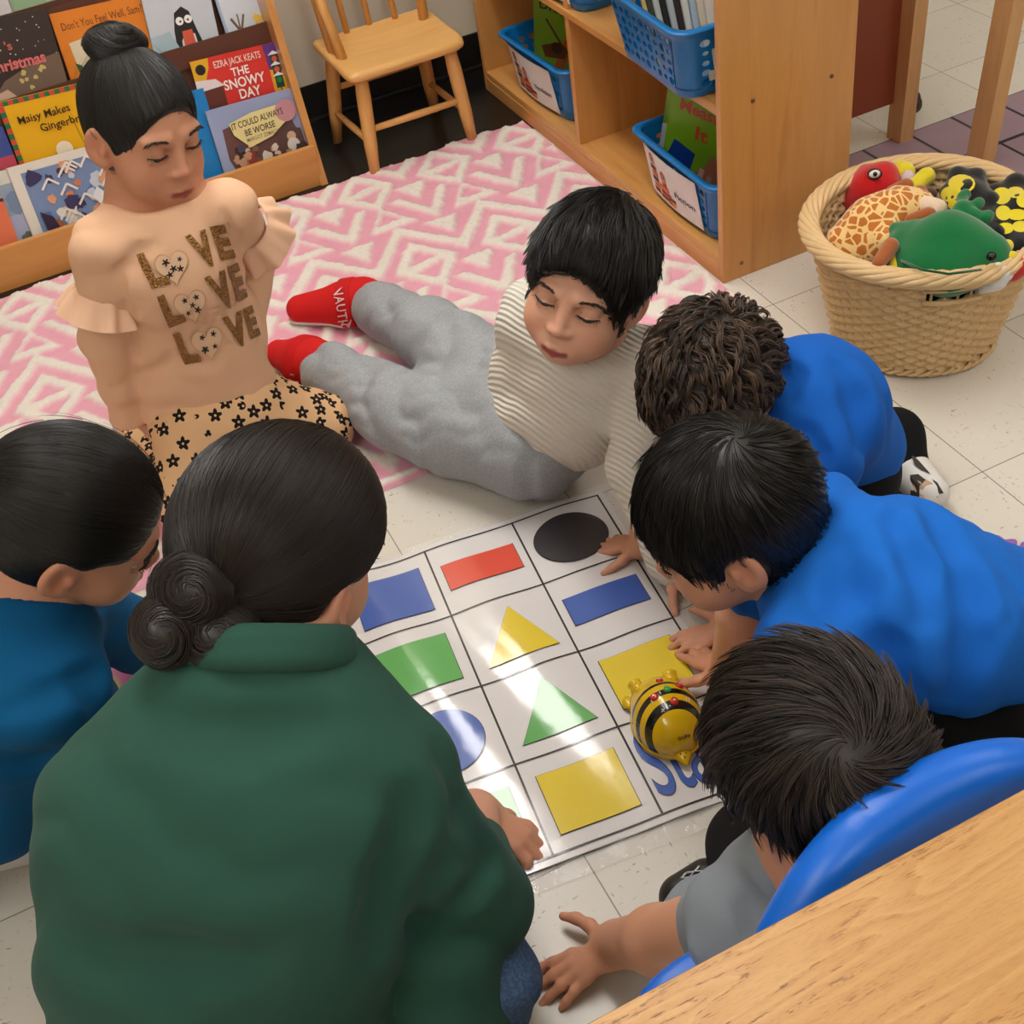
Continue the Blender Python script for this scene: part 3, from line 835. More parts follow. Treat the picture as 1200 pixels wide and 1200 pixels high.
# ------------------------------------------------------------------ game mat
def game_mat():
    th = -.11178; S = .157147; ox, oy = -.568313, -.31001
    a = A(math.cos(th), math.sin(th), 0); b = A(math.sin(th), -math.cos(th), 0)
    def zed(i, j):
        # the laminated sheet does not lie flat: gentle ripples along its columns
        return .0045 + .0022 * (1 - math.cos(2 * math.pi * (i * 1.0 + .18 * j) / 1.12)) * (1 - .12 * j) + .0008 * math.sin(7 * i + 2.3 * j)
    def P(i, j, lift=0.0):
        p = A(ox, oy, 0) - a * S * i + b * S * j; return (p[0], p[1], zed(i, j) + lift)
    root = thing('game_mat', 'laminated white floor mat with a black grid and coloured shapes', 'game mat', (ox, oy, 0))
    def gloss(name, c):
        t = NT(name); n = t.noise(14, 2); t.bump(n, .10, .004)
        t.set(t.mix(t.noise(3, 2), lin(c), tuple(x * .94 for x in lin(c)[:3]) + (1,)), .55, spec=.4, Coat_Weight=1.0, Coat_Roughness=.11, Coat_IOR=1.55); 
        b2 = t.node('ShaderNodeBump'); b2.inputs['Strength'].default_value = .11; b2.inputs['Distance'].default_value = .004; t.link(t.noise(20, 3), b2.inputs['Height']); t.link(b2.outputs[0], t.b.inputs['Coat Normal'])
        return t.m
    white, ink = gloss('laminate_white', (226, 222, 222)), gloss('laminate_ink', (36, 32, 34))
    def sheet(i0, i1, j0, j1, nx, ny, lift):
        V = []; F = []
        for x in range(nx + 1):
            for y in range(ny + 1): V.append(P(i0 + (i1 - i0) * x / nx, j0 + (j1 - j0) * y / ny, lift))
        for x in range(nx):
            for y in range(ny):
                q = x * (ny + 1) + y; F.append((q, q + 1, q + ny + 2, q + ny + 1))
        return V, F
    def poly(pts, lift, sub=10):
        """filled outline (i,j) following the ripple, strips across i"""
        V = []; F = []
        pts = list(pts)
        i0 = min(p[0] for p in pts); i1 = max(p[0] for p in pts); n = len(pts); N = sub
        cuts = sorted(set([i0 + (i1 - i0) * k / N for k in range(N + 1)] + [p[0] for p in pts]))
        def span(x):
            ys = []
            for k in range(n):
                (xa, ya), (xb, yb) = pts[k], pts[(k + 1) % n]
                if abs(xa - xb) < 1e-9:
                    if abs(x - xa) < 1e-9: ys += [ya, yb]
                elif min(xa, xb) - 1e-9 <= x <= max(xa, xb) + 1e-9: ys.append(ya + (yb - ya) * (x - xa) / (xb - xa))
            return min(ys), max(ys)
        rows = [span(x) for x in cuts]; NJ = 6
        for x, (l, h) in zip(cuts, rows):
            for k in range(NJ + 1): V.append(P(x, l + (h - l) * k / NJ, lift))
        for x in range(len(cuts) - 1):
            for k in range(NJ):
                q = x * (NJ + 1) + k; F.append((q, q + 1, q + NJ + 2, q + NJ + 1))
        return V, F
    def fan(c, rx, ry, lift):
        V = [P(c[0], c[1], lift)]; F = []; N = 48; K = 9
        for r in range(1, K + 1):
            for k in range(N): V.append(P(c[0] + rx * r / K * math.cos(2 * math.pi * k / N), c[1] + ry * r / K * math.sin(2 * math.pi * k / N), lift))
        for k in range(N): F.append((0, 1 + k, 1 + (k + 1) % N))
        for r in range(K - 1):
            for k in range(N): F.append((1 + r * N + k, 1 + (r + 1) * N + k, 1 + (r + 1) * N + (k + 1) % N, 1 + r * N + (k + 1) % N))
        return V, F
    NC = 5
    m = MB(); V, F = sheet(-.075, NC + .075, -.075, 4.075, 110, 60, 0); m.add(V, F, 0, True)
    # underside gives the sheet its thickness
    m.add([(p[0], p[1], p[2] - .0012) for p in V], [f[::-1] for f in F], 0, True)
    m.build('printed_sheet', white, root)
    # clear lamination border
    cl = NT('clear_plastic'); cl.bump(cl.noise(60, 3), .6, .003)
    cl.set((1, 1, 1, 1), .06, spec=.6, Alpha=.22); cl = cl.m
    m = MB()
    for (i0, i1, j0, j1, nx, ny) in ((-.17, -.075, -.16, 4.26, 2, 60), (-.075, NC + .17, -.16, -.075, 80, 2), (-.075, NC + .17, 4.075, 4.26, 80, 3)):
        V, F = sheet(i0, i1, j0, j1, nx, ny, 0)
        V = [(p[0], p[1], max(.0012, p[2] * .5 + .0015 * math.sin(p[0] * 90) * math.sin(p[1] * 70))) for p in V]; m.add(V, F, 0, True)
    m.build('clear_border', cl, root)
    m = MB(); lw = .0105
    for k in range(NC + 1): V, F = sheet(k - lw, k + lw, -.01, 4.01, 1, 60, .0007); m.add(V, F, 0, True)
    for k in range(5): V, F = sheet(-.01, NC + .01, k - lw, k + lw, 110, 1, .0008); m.add(V, F, 0, True)
    m.build('grid_line', ink, root, label='black printed grid lines')
    blue, red, green, yel, blk = (gloss('laminate_' + n, c) for n, c in (('blue', (52, 92, 180)), ('red', (226, 74, 48)), ('green', (88, 172, 82)), ('yellow', (232, 204, 22)), ('black', (50, 46, 50))))
    sq = [(.17, .20), (.83, .20), (.83, .84), (.17, .84)]; rc = [(.10, .30), (.90, .30), (.90, .68), (.10, .68)]
    el = [(.5 + .40 * math.cos(k * math.pi / 24), .5 + .36 * math.sin(k * math.pi / 24)) for k in range(48)]
    tr = [(.13, .83), (.86, .83), (.44, .16)]
    ci = [(.5 + .36 * math.cos(k * math.pi / 24), .5 + .36 * math.sin(k * math.pi / 24)) for k in range(48)]
    cells = [(0, 0, el, blk, 'black ellipse'), (0, 1, rc, blue, 'blue rectangle'), (0, 2, sq, yel, 'yellow square'),
             (1, 0, rc, red, 'red rectangle'), (1, 1, tr, yel, 'yellow triangle'), (1, 2, tr, green, 'green triangle'), (1, 3, sq, yel, 'yellow square'),
             (2, 0, sq, blue, 'blue square'), (2, 1, sq, green, 'green square'), (2, 2, ci, blue, 'blue circle'), (2, 3, sq, green, 'green square'),
             (3, 0, tr, red, 'red triangle'), (3, 1, ci, yel, 'yellow circle'), (3, 2, rc, green, 'green rectangle'), (3, 3, tr, blue, 'blue triangle'),
             (4, 0, ci, green, 'green circle'), (4, 1, sq, red, 'red square'), (4, 2, tr, blk, 'black triangle'), (4, 3, rc, yel, 'yellow rectangle')]
    for ci_, cj, pts, mt, lb in cells:
        V, F = poly([(ci_ + x * 1.12 - .06 if pts is sq else ci_ + x, cj + y) for x, y in pts], .0021, 26)
        if pts is el or pts is ci: V, F = fan((ci_ + .5, cj + .5), .40 if pts is el else .36, .36, .0021)
        o = MB(); o.add(V, F, 0, True); o = o.build('shape', [mt, ink], root, label=lb + ' printed on the mat')
        cx = sum(p[0] for p in pts) / len(pts); cy = sum(p[1] for p in pts) / len(pts)
        V, F = poly([(ci_ + (cx + (x - cx) * 1.02) * (1.12 if pts is sq else 1) - (.06 if pts is sq else 0), cj + cy + (y - cy) * 1.02) for x, y in pts], .0013, 26)
        if pts is el or pts is ci: V, F = fan((ci_ + .5, cj + .5), .408 if pts is el else .368, .368, .0013)
        o = MB(); o.add(V, F, 0, True); o.build('shape_outline', ink, root)
    # the word on the last cell
    for off, lift, mt, nm in ((.012, .0010, ink, 'lettering_outline'), (.003, .0014, blue, 'lettering')):
        V, F = text_mesh('Start', 1.0, 0, off, 1.0, 'LEFT', 0, 6)
        x0 = min(v[0] for v in V); x1 = max(v[0] for v in V); y0 = 0.0
        W_, H_ = 1.86, .79
        VV = []
        for x, y, z in V:
            i = .95 - (x - x0) * (.90 / (x1 - x0)); j = .84 - y * 1.02
            VV.append(P(i, 3 + j, lift))
        o = MB(); o.add(VV, F, 0, False); o.build(nm, mt, root, label='the word Start' if nm == 'lettering' else None)
game_mat()
# ================================================================== furniture
MAPLE = wood('maple_shelf', (198, 136, 70), (212, 152, 84), (186, 124, 62), 'Z', .8, .34, .5)
MAPLE_Y = wood('maple_board', (198, 136, 70), (214, 156, 88), (186, 124, 62), 'Y', .8, .36, .4)
MAPLE_X = wood('maple_rack', (196, 134, 66), (210, 150, 80), (184, 122, 58), 'X', .8, .38, .35)
PINE = wood('chair_beech', (218, 158, 84), (232, 176, 104), (206, 146, 74), 'Z', 1.2, .4, .3)
PINE_X = wood('chair_seat_beech', (220, 162, 88), (234, 182, 110), (210, 150, 78), 'X', 1.0, .4, .3)
screw_m = plain((120, 100, 70), .35, .9)

# ------------------------------------------------------------------ open cubby shelf
def cubby():
    xf, xb, y0, y1, H = -.04, .262, .121, 1.325, .92
    t = thing('storage_shelf', 'light maple open storage shelf holding blue book baskets', 'shelf', (xf, y0, 0))
    w = .018
    for y in (y0 + w / 2, y1 - w / 2):
        MB().box(((xf + xb) / 2, y, H / 2), (xb - xf, w, H), .0025).build('side_panel', MAPLE, t)
    MB().box(((xf + xb) / 2, .770, .21), (xb - xf - .01, w, .33), .002).build('divider', MAPLE, t)
    MB().box(((xf + xb) / 2, .770, .63), (xb - xf - .01, w, .50), .002).build('divider', MAPLE, t)
    for z in (.047, .372, H - .012):
        MB().box(((xf + xb) / 2 - .001, (y0 + y1) / 2, z), (xb - xf - .004, y1 - y0 - 2 * w, w), .003).build('shelf_board', MAPLE_Y, t)
    MB().box((xf + .008, (y0 + y1) / 2, .019), (.016, y1 - y0 - 2 * w, .038), .002).build('kick_board', MAPLE_Y, t)
    MB().box((xb - .004, (y0 + y1) / 2, H / 2), (.008, y1 - y0 - 2 * w, H - .01), .001).build('back_panel', MAPLE_Y, t)
    s = MB()
    for u, v in ((882, 118), (974.5, 89), (869, 308)):
        p = onp(u, v, (0, y0, 0), (0, 1, 0))
        b = MB(); b.tube([(p[0], y0 + .001, p[2]), (p[0], y0 - .0015, p[2])], .0042, 12); b.tube([(p[0], y0 - .001, p[2]), (p[0], y0 - .0019, p[2])], .0022, 6); b.build('screw', screw_m, t)
cubby()

# ------------------------------------------------------------------ book baskets
def perforated():
    t = NT('blue_basket_plastic'); c = lin((10, 118, 196))
    t.set(t.mix(t.noise(8, 2), c, lin((12, 126, 204))), .36, spec=.5)
    at_ = t.attr('hole'); n = t.node('ShaderNodeBsdfTransparent'); mx = t.node('ShaderNodeMixShader')
    t.link(t.math('GREATER_THAN', at_.outputs['Fac'], .5), mx.inputs[0]); t.link(t.b.outputs[0], mx.inputs[1]); t.link(n.outputs[0], mx.inputs[2])
    t.link(mx.outputs[0], t.n['Material Output'].inputs[0]); return t.m
BASK = plain((6, 114, 184), .34, spec=.5, name='blue_plastic')
CARD = plain((232, 226, 224), .5); 
def basket_mesh(Lx=.27, Ly=.34, H=.145, taper=.82, rad=.035):
    """tub with real round holes cut in its long walls"""
    def ring(k, inset, n=10):
        hx, hy = Lx / 2 * k - inset, Ly / 2 * k - inset; P = []
        for cx, cy, a0 in ((1, 1, 0), (-1, 1, 90), (-1, -1, 180), (1, -1, 270)):
            for i in range(n + 1):
                a = math.radians(a0 + 90 * i / n); P.append((cx * (hx - rad) + rad * math.cos(a), cy * (hy - rad) + rad * math.sin(a)))
        return P
    m = MB(); n = 44
    def loops(zs):
        V = []; F = []
        for k, ins, z in zs: V += [(x, y, z) for x, y in ring(k, ins)]
        for i in range(len(zs) - 1):
            for j in range(n): F.append((i * n + j, i * n + (j + 1) % n, (i + 1) * n + (j + 1) % n, (i + 1) * n + j))
        return V, F
    # corner columns + solid base and rim bands; side walls are hole panels
    zl, zh = .018, H - .022
    kf = lambda z: taper + (1 - taper) * z / H
    V, F = loops([(taper, .008, 0), (taper, .002, .001), (taper, 0, .004), (kf(zl), 0, zl)]); m.add(V, F, 0, True)
    V, F = loops([(kf(zl), .003, zl), (taper, .004, .005)]); m.add(V, F, 0, True)
    b = ring(taper, .008); m.add([(x, y, .0) for x, y in b], [tuple(range(n))[::-1]], 0); b = ring(taper, .004); m.add([(x, y, .004) for x, y in b], [tuple(range(n))], 0)
    V, F = loops([(kf(zh), 0, zh), (1, 0, H - .004), (1, -.007, H - .004), (1, -.011, H - .002), (1, -.011, H + .002), (1, -.006, H + .004), (1, .003, H + .003), (1, .003, H - .004), (kf(zh), .003, zh)]); m.add(V, F, 0, True)
    # hole panels
    def panel(p00, p10, p01, p11, nrmv, W, Hh):
        p00, p10, p01, p11 = map(lambda q: np.array(q, float), (p00, p10, p01, p11))
        nc = max(3, int(W / .0225)); nr_ = 5; rng = random.Random(4)
        bm = bmesh.new()
        for r in range(nr_):
            for c in range(nc):
                u0, u1, v0, v1 = c / nc, (c + 1) / nc, r / nr_, (r + 1) / nr_
                sz = (.42, .28, .37, .24)[(c * 3 + r * 2 + (r // 2)) % 4]
                K = 12; off = .25 if r % 2 else -.25
                outer = []; inner = []
                for i in range(K):
                    a = 2 * math.pi * (i + .5) / K; q = max(abs(math.cos(a)), abs(math.sin(a)))
                    outer.append((.5 + .5 * math.cos(a) / q, .5 + .5 * math.sin(a) / q)); inner.append((.5 + sz * math.cos(a), .5 + sz * math.sin(a)))
                def mp(q): 
                    u = u0 + (u1 - u0) * q[0]; v = v0 + (v1 - v0) * q[1]
                    return (p00 * (1 - u) + p10 * u) * (1 - v) + (p01 * (1 - u) + p11 * u) * v
                t = nrmv * .0015
                V = [mp(q) + t for q in outer] + [mp(q) + t for q in inner] + [mp(q) - t for q in inner] + [mp(q) - t for q in outer]
                F = []
                for i in range(K):
                    j = (i + 1) % K
                    F += [(i, j, K + j, K + i), (K + i, K + j, 2 * K + j, 2 * K + i), (2 * K + i, 2 * K + j, 3 * K + j, 3 * K + i)]
                m.add(V, F, 0, False)
    lo, hi = ring(kf(zl), .0015), ring(kf(zh), .0015)
    for a, b in ((10, 11), (21, 22), (32, 33), (43, 0)):
        p00 = lo[a] + (zl,); p10 = lo[b] + (zl,); p01 = hi[a] + (zh,); p11 = hi[b] + (zh,)
        d = A(*p10) - A(*p00); W = np.linalg.norm(d); nn = nrm(np.cross(d, A(0, 0, 1)))
        panel(p00, p10, p01, p11, nn, W, zh - zl)
    for c in range(4):       # rounded corners
        a = c * 11; V = []; F = []
        for i in range(11): V += [lo[a + i] + (zl,), hi[a + i] + (zh,)]
        for i in range(10): F.append((2 * i, 2 * i + 2, 2 * i + 3, 2 * i + 1))
        m.add(V, F, 0, True)
    return m
def label_card(root, txt, Lx, y0, y1, z0, z1, kt):
    """card clipped on the front wall (towards -x), bulging a little"""
    def P(u, v):
        z = z0 + (z1 - z0) * v; k = .82 + .18 * z / .145
        return (-Lx / 2 * k - .004 - .007 * math.sin(math.pi * u), y0 + (y1 - y0) * u, z)
    V = []; F = []; N = 8
    for i in range(N + 1):
        for j in range(3): V.append(P(i / N, j / 2))
    for i in range(N):
        for j in range(2): F.append((i * 3 + j, i * 3 + j + 1, i * 3 + j + 4, i * 3 + j + 3))
    b = len(V); V += [(x + .001, y, z) for x, y, z in V]; F += [tuple(b + q for q in f[::-1]) for f in F]
    m = MB(); m.add(V, F, 0, False); c = m.build('label_card', CARD, root, local=True, label='white label card with a picture of stacked books and children')
    # picture: children reading among stacked books
    m = MB(); mats = [plain((120, 62, 32), .6), plain((222, 120, 40), .6), plain((206, 150, 112), .6), plain((40, 44, 60), .6), plain((180, 40, 36), .6)]
    def rect(u, v, du, dv, mi):
        q = [P(u, v), P(u + du, v), P(u + du, v + dv), P(u, v + dv)]; m.add([(x - .0008, y, z) for x, y, z in q], [(0, 1, 2, 3)], mi)
    def disc(u, v, r, mi):
        asp = (z1 - z0) / (y0 - y1); pts = [P(u + r * asp * math.cos(k * .5236), v + r * math.sin(k * .5236)) for k in range(12)]; m.add([(x - .001, y, z) for x, y, z in pts], [tuple(range(12))], mi)
    for k in range(5): rect(.10 + .015 * (k % 2), .10 + .12 * k, .13, .10, k % 2 if k != 2 else 3)
    for k in range(3): rect(.25 + .02 * (k % 2), .08 + .11 * k, .20, .09, (0, 4, 1)[k])
    for k in range(2): rect(.40 + .02 * k, .06 + .10 * k, .14, .08, (1, 0)[k])
    disc(.16, .80, .10, 2); disc(.16, .86, .08, 0); disc(.36, .56, .10, 2); disc(.36, .63, .08, 4); rect(.32, .36, .09, .12, 4)
    m.build('picture', mats, c, local=True)
    if txt:
        V, F = text_mesh(txt, 1, 0, .01, 1, 'LEFT'); x1 = max(v[0] for v in V)
        VV = []
        for x, y, z in V:
            q = P(.56 + .36 * x / x1, .34 + .17 * y); VV.append((q[0] - .001, q[1], q[2]))
        o = MB(); o.add(VV, F, 0); o.build('lettering', plain((40, 36, 36), .6), c, local=True)
# ------------------------------------------------------------------ books
PAGE = plain((226, 220, 206), .8)
def cover_mat(c, r=.32): return plain(c, r, spec=.5, name='printed_cover')
class Book:
    """closed picture book; local frame: x right, z up, front cover at -y, origin at top-left of the cover"""
    def __init__(s, name, label, w, h, t, cover, group=None, cat='book', page=True):
        s.w, s.h, s.t = w, h, t
        s.root = thing(name, label, cat, (0, 0, 0), group)
        m = MB(); c = .0016
        m.box((w / 2, c / 2, -h / 2), (w, c, h)); m.box((w / 2, t - c / 2, -h / 2), (w, c, h)); m.box((.0008, t / 2, -h / 2), (c, t, h))
        m.build('cover', cover if not isinstance(cover, tuple) else cover_mat(cover), s.root, local=True)
        MB().box((w / 2 - .001, t / 2, -h / 2), (w - .005, t - 2 * c, h - .006)).build('pages', PAGE, s.root, local=True)
        s.cov = s.root.children[0]; s.lay = 0; s.pic = MB(); s.mats = []
    def mi(s, c):
        m = cover_mat(c)
        if m not in s.mats: s.mats.append(m)
        return s.mats.index(m)
    def poly(s, pts, c):
        s.lay += 1; y = -.00012 * s.lay - .0002
        s.pic.add([(x * s.w, y, -v * s.h) for x, v in pts], [tuple(range(len(pts)))], s.mi(c)); return s
    def rect(s, x0, v0, x1, v1, c): return s.poly([(x0, v0), (x1, v0), (x1, v1), (x0, v1)], c)
    def disc(s, x, v, r, c, ry=None, n=18):
        ry = ry if ry is not None else r * s.w / s.h
        return s.poly([(x + r * math.cos(2 * math.pi * k / n), v + ry * math.sin(2 * math.pi * k / n)) for k in range(n)], c)
    def blob(s, x, v, r, c, seed=0, ry=None, n=14):
        g = random.Random(seed); ry = ry if ry is not None else r * s.w / s.h
        q = [g.uniform(.65, 1.2) for _ in range(n)]
        return s.poly([(x + r * q[k] * math.cos(2 * math.pi * k / n), v + ry * q[k] * math.sin(2 * math.pi * k / n)) for k in range(n)], c)
    def line(s, pts, wd, c):
        for (xa, ya), (xb, yb) in zip(pts[:-1], pts[1:]):
            d = A(xb - xa, (yb - ya) * s.h / s.w); n = A(-d[1], d[0]) / (np.linalg.norm(d) + 1e-9) * wd / 2
            ny = n[1] * s.w / s.h
            s.poly([(xa - n[0], ya - ny), (xb - n[0], yb - ny), (xb + n[0], yb + ny), (xa + n[0], ya + ny)], c)
        return s
    def text(s, txt, x, v, width, c, height=None, bold=.012, tilt=0.0, wob=0.0):
        """baseline starts at x,v ; width as a share of the cover"""
        s.lay += 1; y = -.00012 * s.lay - .0006
        V, F = text_mesh(txt, 1, 0, bold, 1, 'LEFT'); x0 = min(p[0] for p in V); x1 = max(p[0] for p in V); k = width * s.w / (x1 - x0)
        ky = k if height is None else height * s.h / .72
        VV = []
        for px, py, _ in V:
            X = x * s.w + (px - x0) * k; Z = -v * s.h + py * ky + tilt * (px - x0) * k + wob * math.sin(px * 7) * k
            VV.append((X, y, Z))
        m = MB(); m.add(VV, F, 0); m.build('title', cover_mat(c), s.cov, local=True)
        return s
    def done(s, M):
        if s.pic.v: s.pic.build('cover_picture', s.mats, s.cov, local=True)
        s.root.matrix_world = M; return s.root
def frame(o, xd, zd):
    x = nrm(xd); z = nrm(np.asarray(zd, float) - np.dot(zd, x) * x); y = np.cross(z, x)
    M = Matrix.Identity(4)
    for i in range(3): M[i][0] = x[i]; M[i][1] = y[i]; M[i][2] = z[i]; M[i][3] = o[i]
    return M

def make_basket(label, loc, rz, card=None):
    t = thing('book_basket', label, 'basket', (0, 0, 0), 'blue book baskets on the shelf')
    if 'proto' not in make_basket.__dict__:
        make_basket.proto = basket_mesh().build('tub', BASK, t, local=True)
    else:
        o = make_basket.proto.copy(); COL.objects.link(o); o.parent = t
    if card: label_card(t, card, .27, .125, -.095, .012, .128, 0)
    t.location = loc; t.rotation_euler = (0, 0, rz)
    return t
ZL, ZM = .0565, .3815
b1 = make_basket('blue book basket at the far end of the lower shelf, with a Non-fiction label card', (.105, 1.015, ZL), 0.03, 'Non-fiction')
b2 = make_basket('blue book basket at the near end of the lower shelf, with a white label card', (.100, .318, ZL), -0.03, 'Fiction')
b3 = make_basket('blue book basket on the upper shelf whose bottom and white card just show', (.085, .85, ZM), 0.02, 'Books')
b4 = make_basket('blue perforated book basket sticking out over the near end of the upper shelf', (.045, .325, ZM), -.06)

BG = 'books standing in the blue baskets'
# dragonfly book
k = Book('picture_book', 'green picture book with a brown dragonfly leaning in the far lower basket', .20, .235, .008, (140, 176, 42), BG)
k.text('Dragonfly', .10, .20, .8, (74, 58, 34), .10, .02)
k.poly([(.30, .86), (.42, .62), (.52, .40), (.60, .42), (.55, .66), (.42, .90)], (214, 104, 34)); k.poly([(.12, .62), (.40, .52), (.56, .58), (.48, .70), (.18, .74)], (128, 74, 34))
k.poly([(.50, .50), (.62, .28), (.74, .36), (.66, .60)], (150, 84, 40)); k.poly([(.56, .62), (.92, .60), (.94, .72), (.60, .74)], (140, 78, 40)); k.disc(.36, .60, .08, (92, 50, 30)); k.line([(.20, .30), (.44, .54)], .03, (96, 64, 34))
k.done(frame(A(.055, 1.140, .302), (.42, -.80, -.12), (-.08, .12, 1.0)))
k = Book('picture_book', 'dark picture book behind the dragonfly book in the far lower basket', .19, .23, .01, (54, 44, 40), BG)
k.done(frame(A(.085, 1.135, .300), (.40, -.82, -.10), (-.06, .10, 1.0)))
# near lower basket
k = Book('picture_book', 'green picture book with red lettering and a blue shape in the near lower basket', .20, .25, .006, (126, 178, 34), BG)
k.text('Measuring', .12, .22, .84, (196, 84, 48), .11, .03); k.text('It', .36, .42, .16, (196, 84, 48), .12, .03)
k.poly([(.12, .50), (.40, .56), (.36, .76), (.06, .66)], (20, 62, 150)); k.disc(.16, .84, .08, (230, 230, 226)); k.disc(.16, .84, .055, (40, 60, 110))
k.blob(.68, .76, .28, (188, 120, 88), 3); k.line([(.52, .66), (.46, .98)], .06, (226, 180, 156)); k.line([(.62, .70), (.60, .99)], .06, (214, 160, 134)); k.blob(.84, .84, .16, (120, 64, 50), 8)
k.done(frame(A(.030, .412, .318), (.38, -.82, -.18), (-.06, .22, 1.0)))
k = Book('picture_book', 'green picture book with a white and blue photo, second in the near lower basket', .19, .25, .006, (132, 172, 52), BG)
k.poly([(0, .5), (.35, .42), (.40, .8), (0, .99)], (196, 206, 214)); k.poly([(.15, .6), (.45, .5), (.42, .95), (.1, .95)], (60, 66, 84)); k.disc(.4, .14, .12, (206, 140, 70)); k.rect(.0, .88, .3, 1, (30, 30, 34))
k.done(frame(A(.045, .452, .325), (.40, -.80, -.16), (-.05, .20, 1.0)))
k = Book('picture_book', 'tan picture book standing at the back of the near lower basket', .19, .25, .008, (200, 146, 84), BG)
k.done(frame(A(.075, .452, .338), (.45, -.80, -.14), (-.05, .18, 1.0)))
k = Book('picture_book', 'red and blue picture book at the right back of the near lower basket', .16, .25, .007, (72, 96, 150), BG)
k.rect(.3, .0, 1, .35, (176, 60, 70)); k.disc(.55, .12, .14, (232, 226, 226))
k.done(frame(A(.105, .395, .335), (.42, -.80, -.14), (-.05, .18, 1.0)))
# upper near basket: thin books, their page edges up
cols = [((222, 196, 128), .22), ((70, 78, 66), .20), ((206, 208, 204), .20), ((52, 50, 50), .20), ((196, 204, 210), .20), ((60, 54, 52), .20), ((222, 220, 214), .20), ((178, 196, 214), .19), ((216, 206, 188), .19), ((226, 222, 212), .20)]
nm = ['yellow chart booklet with coloured dots at the back of the upper perforated basket', 'dark green thin book second in the upper perforated basket', 'pale grey thin book leaning third in the upper perforated basket', 'black thin book leaning fourth in the upper perforated basket',
      'pale blue thin book leaning fifth in the upper perforated basket', 'brown black thin book leaning sixth in the upper perforated basket', 'white thin book leaning seventh in the upper perforated basket', 'light blue thin book leaning eighth in the upper perforated basket',
      'cream thin book leaning ninth in the upper perforated basket', 'white thin book at the near end of the upper perforated basket']
for i, ((c, h), lb) in enumerate(zip(cols, nm)):
    k = Book('thin_book', lb, .19, h - .03 if i else .215, .004, c, 'thin books in the upper perforated basket')
    if i == 0:
        for q, cc in enumerate(((52, 60, 90), (204, 60, 40), (60, 140, 60), (204, 60, 40))): k.disc(.22, .30 + .15 * q, .05, cc); k.rect(.34, .29 + .15 * q, .80, .31 + .15 * q, (120, 110, 84))
    y = .430 - i * .026
    k.done(frame(A(-.045 + .002 * i, y, ZM + .20 - (.0 if i == 0 else .012)), (1, -.06, 0.02), (0, .48 - .02 * i, 1.0)))

# ------------------------------------------------------------------ sloping book display rack
DARK = plain((86, 44, 26), .5, name='brown_board')
def rack():
    xr, xl = -.585, -1.75
    t = thing('book_display_rack', 'sloping wooden book display rack with picture books facing out', 'book rack', (xr, 1.1, 0))
    sl = .21
    for x in (xr - .009, xl):
        m = MB(); prof = [(1.094, 0), (1.46, 0), (1.46, .95), (1.094 + sl * .95 + .06, .95), (1.094 + sl * .95, .93)]
        V = [(x - .009, y, z) for y, z in prof] + [(x + .009, y, z) for y, z in prof]; n = len(prof)
        m.add(V, [tuple(range(n)), tuple(range(n, 2 * n))[::-1]] + [(i, n + i, n + (i + 1) % n, (i + 1) % n) for i in range(n)]); m.build('side_panel', MAPLE, t)
    cx = (xr + xl) / 2; W = xr - xl - .018
    MB().box((cx, 1.108, .052), (W, .016, .104), .002).build('front_board', MAPLE_X, t)
    MB().box((cx, 1.17, .035), (W, .12, .012)).build('tray', MAPLE_X, t)
    def lean(y0, z0, y1, z1, th, nm):
        d = nrm(A(0, y1 - y0, z1 - z0)); n = A(0, d[2], -d[1]) * th
        V = []
        for x in (xl + .009, xr - .018):
            for p in (A(x, y0, z0), A(x, y1, z1), A(x, y1, z1) + n, A(x, y0, z0) + n): V.append(p)
        m = MB(); m.add(V, [(0, 1, 2, 3), (7, 6, 5, 4), (0, 4, 5, 1), (1, 5, 6, 2), (2, 6, 7, 3), (3, 7, 4, 0)]); m.build(nm, DARK, t)
    lean(1.176, .041, 1.244, .345, .006, 'back_board')
    lean(1.228, .326, 1.238, .374, .008, 'tier_lip')
    MB().box((cx, 1.278, .336), (W, .07, .010)).build('tray', DARK, t)
    lean(1.300, .341, 1.335, .52, .008, 'back_board')
    lean(1.310, .470, 1.318, .512, .008, 'tier_lip')
    MB().box((cx, 1.365, .478), (W, .09, .010)).build('tray', DARK, t)
    lean(1.40, .483, 1.44, .85, .008, 'back_board')
rack()
RG = 'picture books on the display rack'
def on_rack(bk, TL, TR, y, z, sl, drop=None):
    """stand a book so its top edge runs TL..TR in the leaning plane through (y,z)"""
    N = (0, 1, -sl); a = onp(*TL, (0, y, z), N); b = onp(*TR, (0, y, z), N)
    return a, b
def rack_book(label, TL, TR, y, z, sl, h, color, t=.007, name='picture_book', w=None):
    N = (0, 1, -sl); a = onp(*TL, (0, y, z), N); b = onp(*TR, (0, y, z), N)
    w = w or float(np.linalg.norm(b - a))
    k = Book(name, label, w, h, t, color, RG)
    k.M = frame(a, b - a, (0, sl, 1.0)); return k
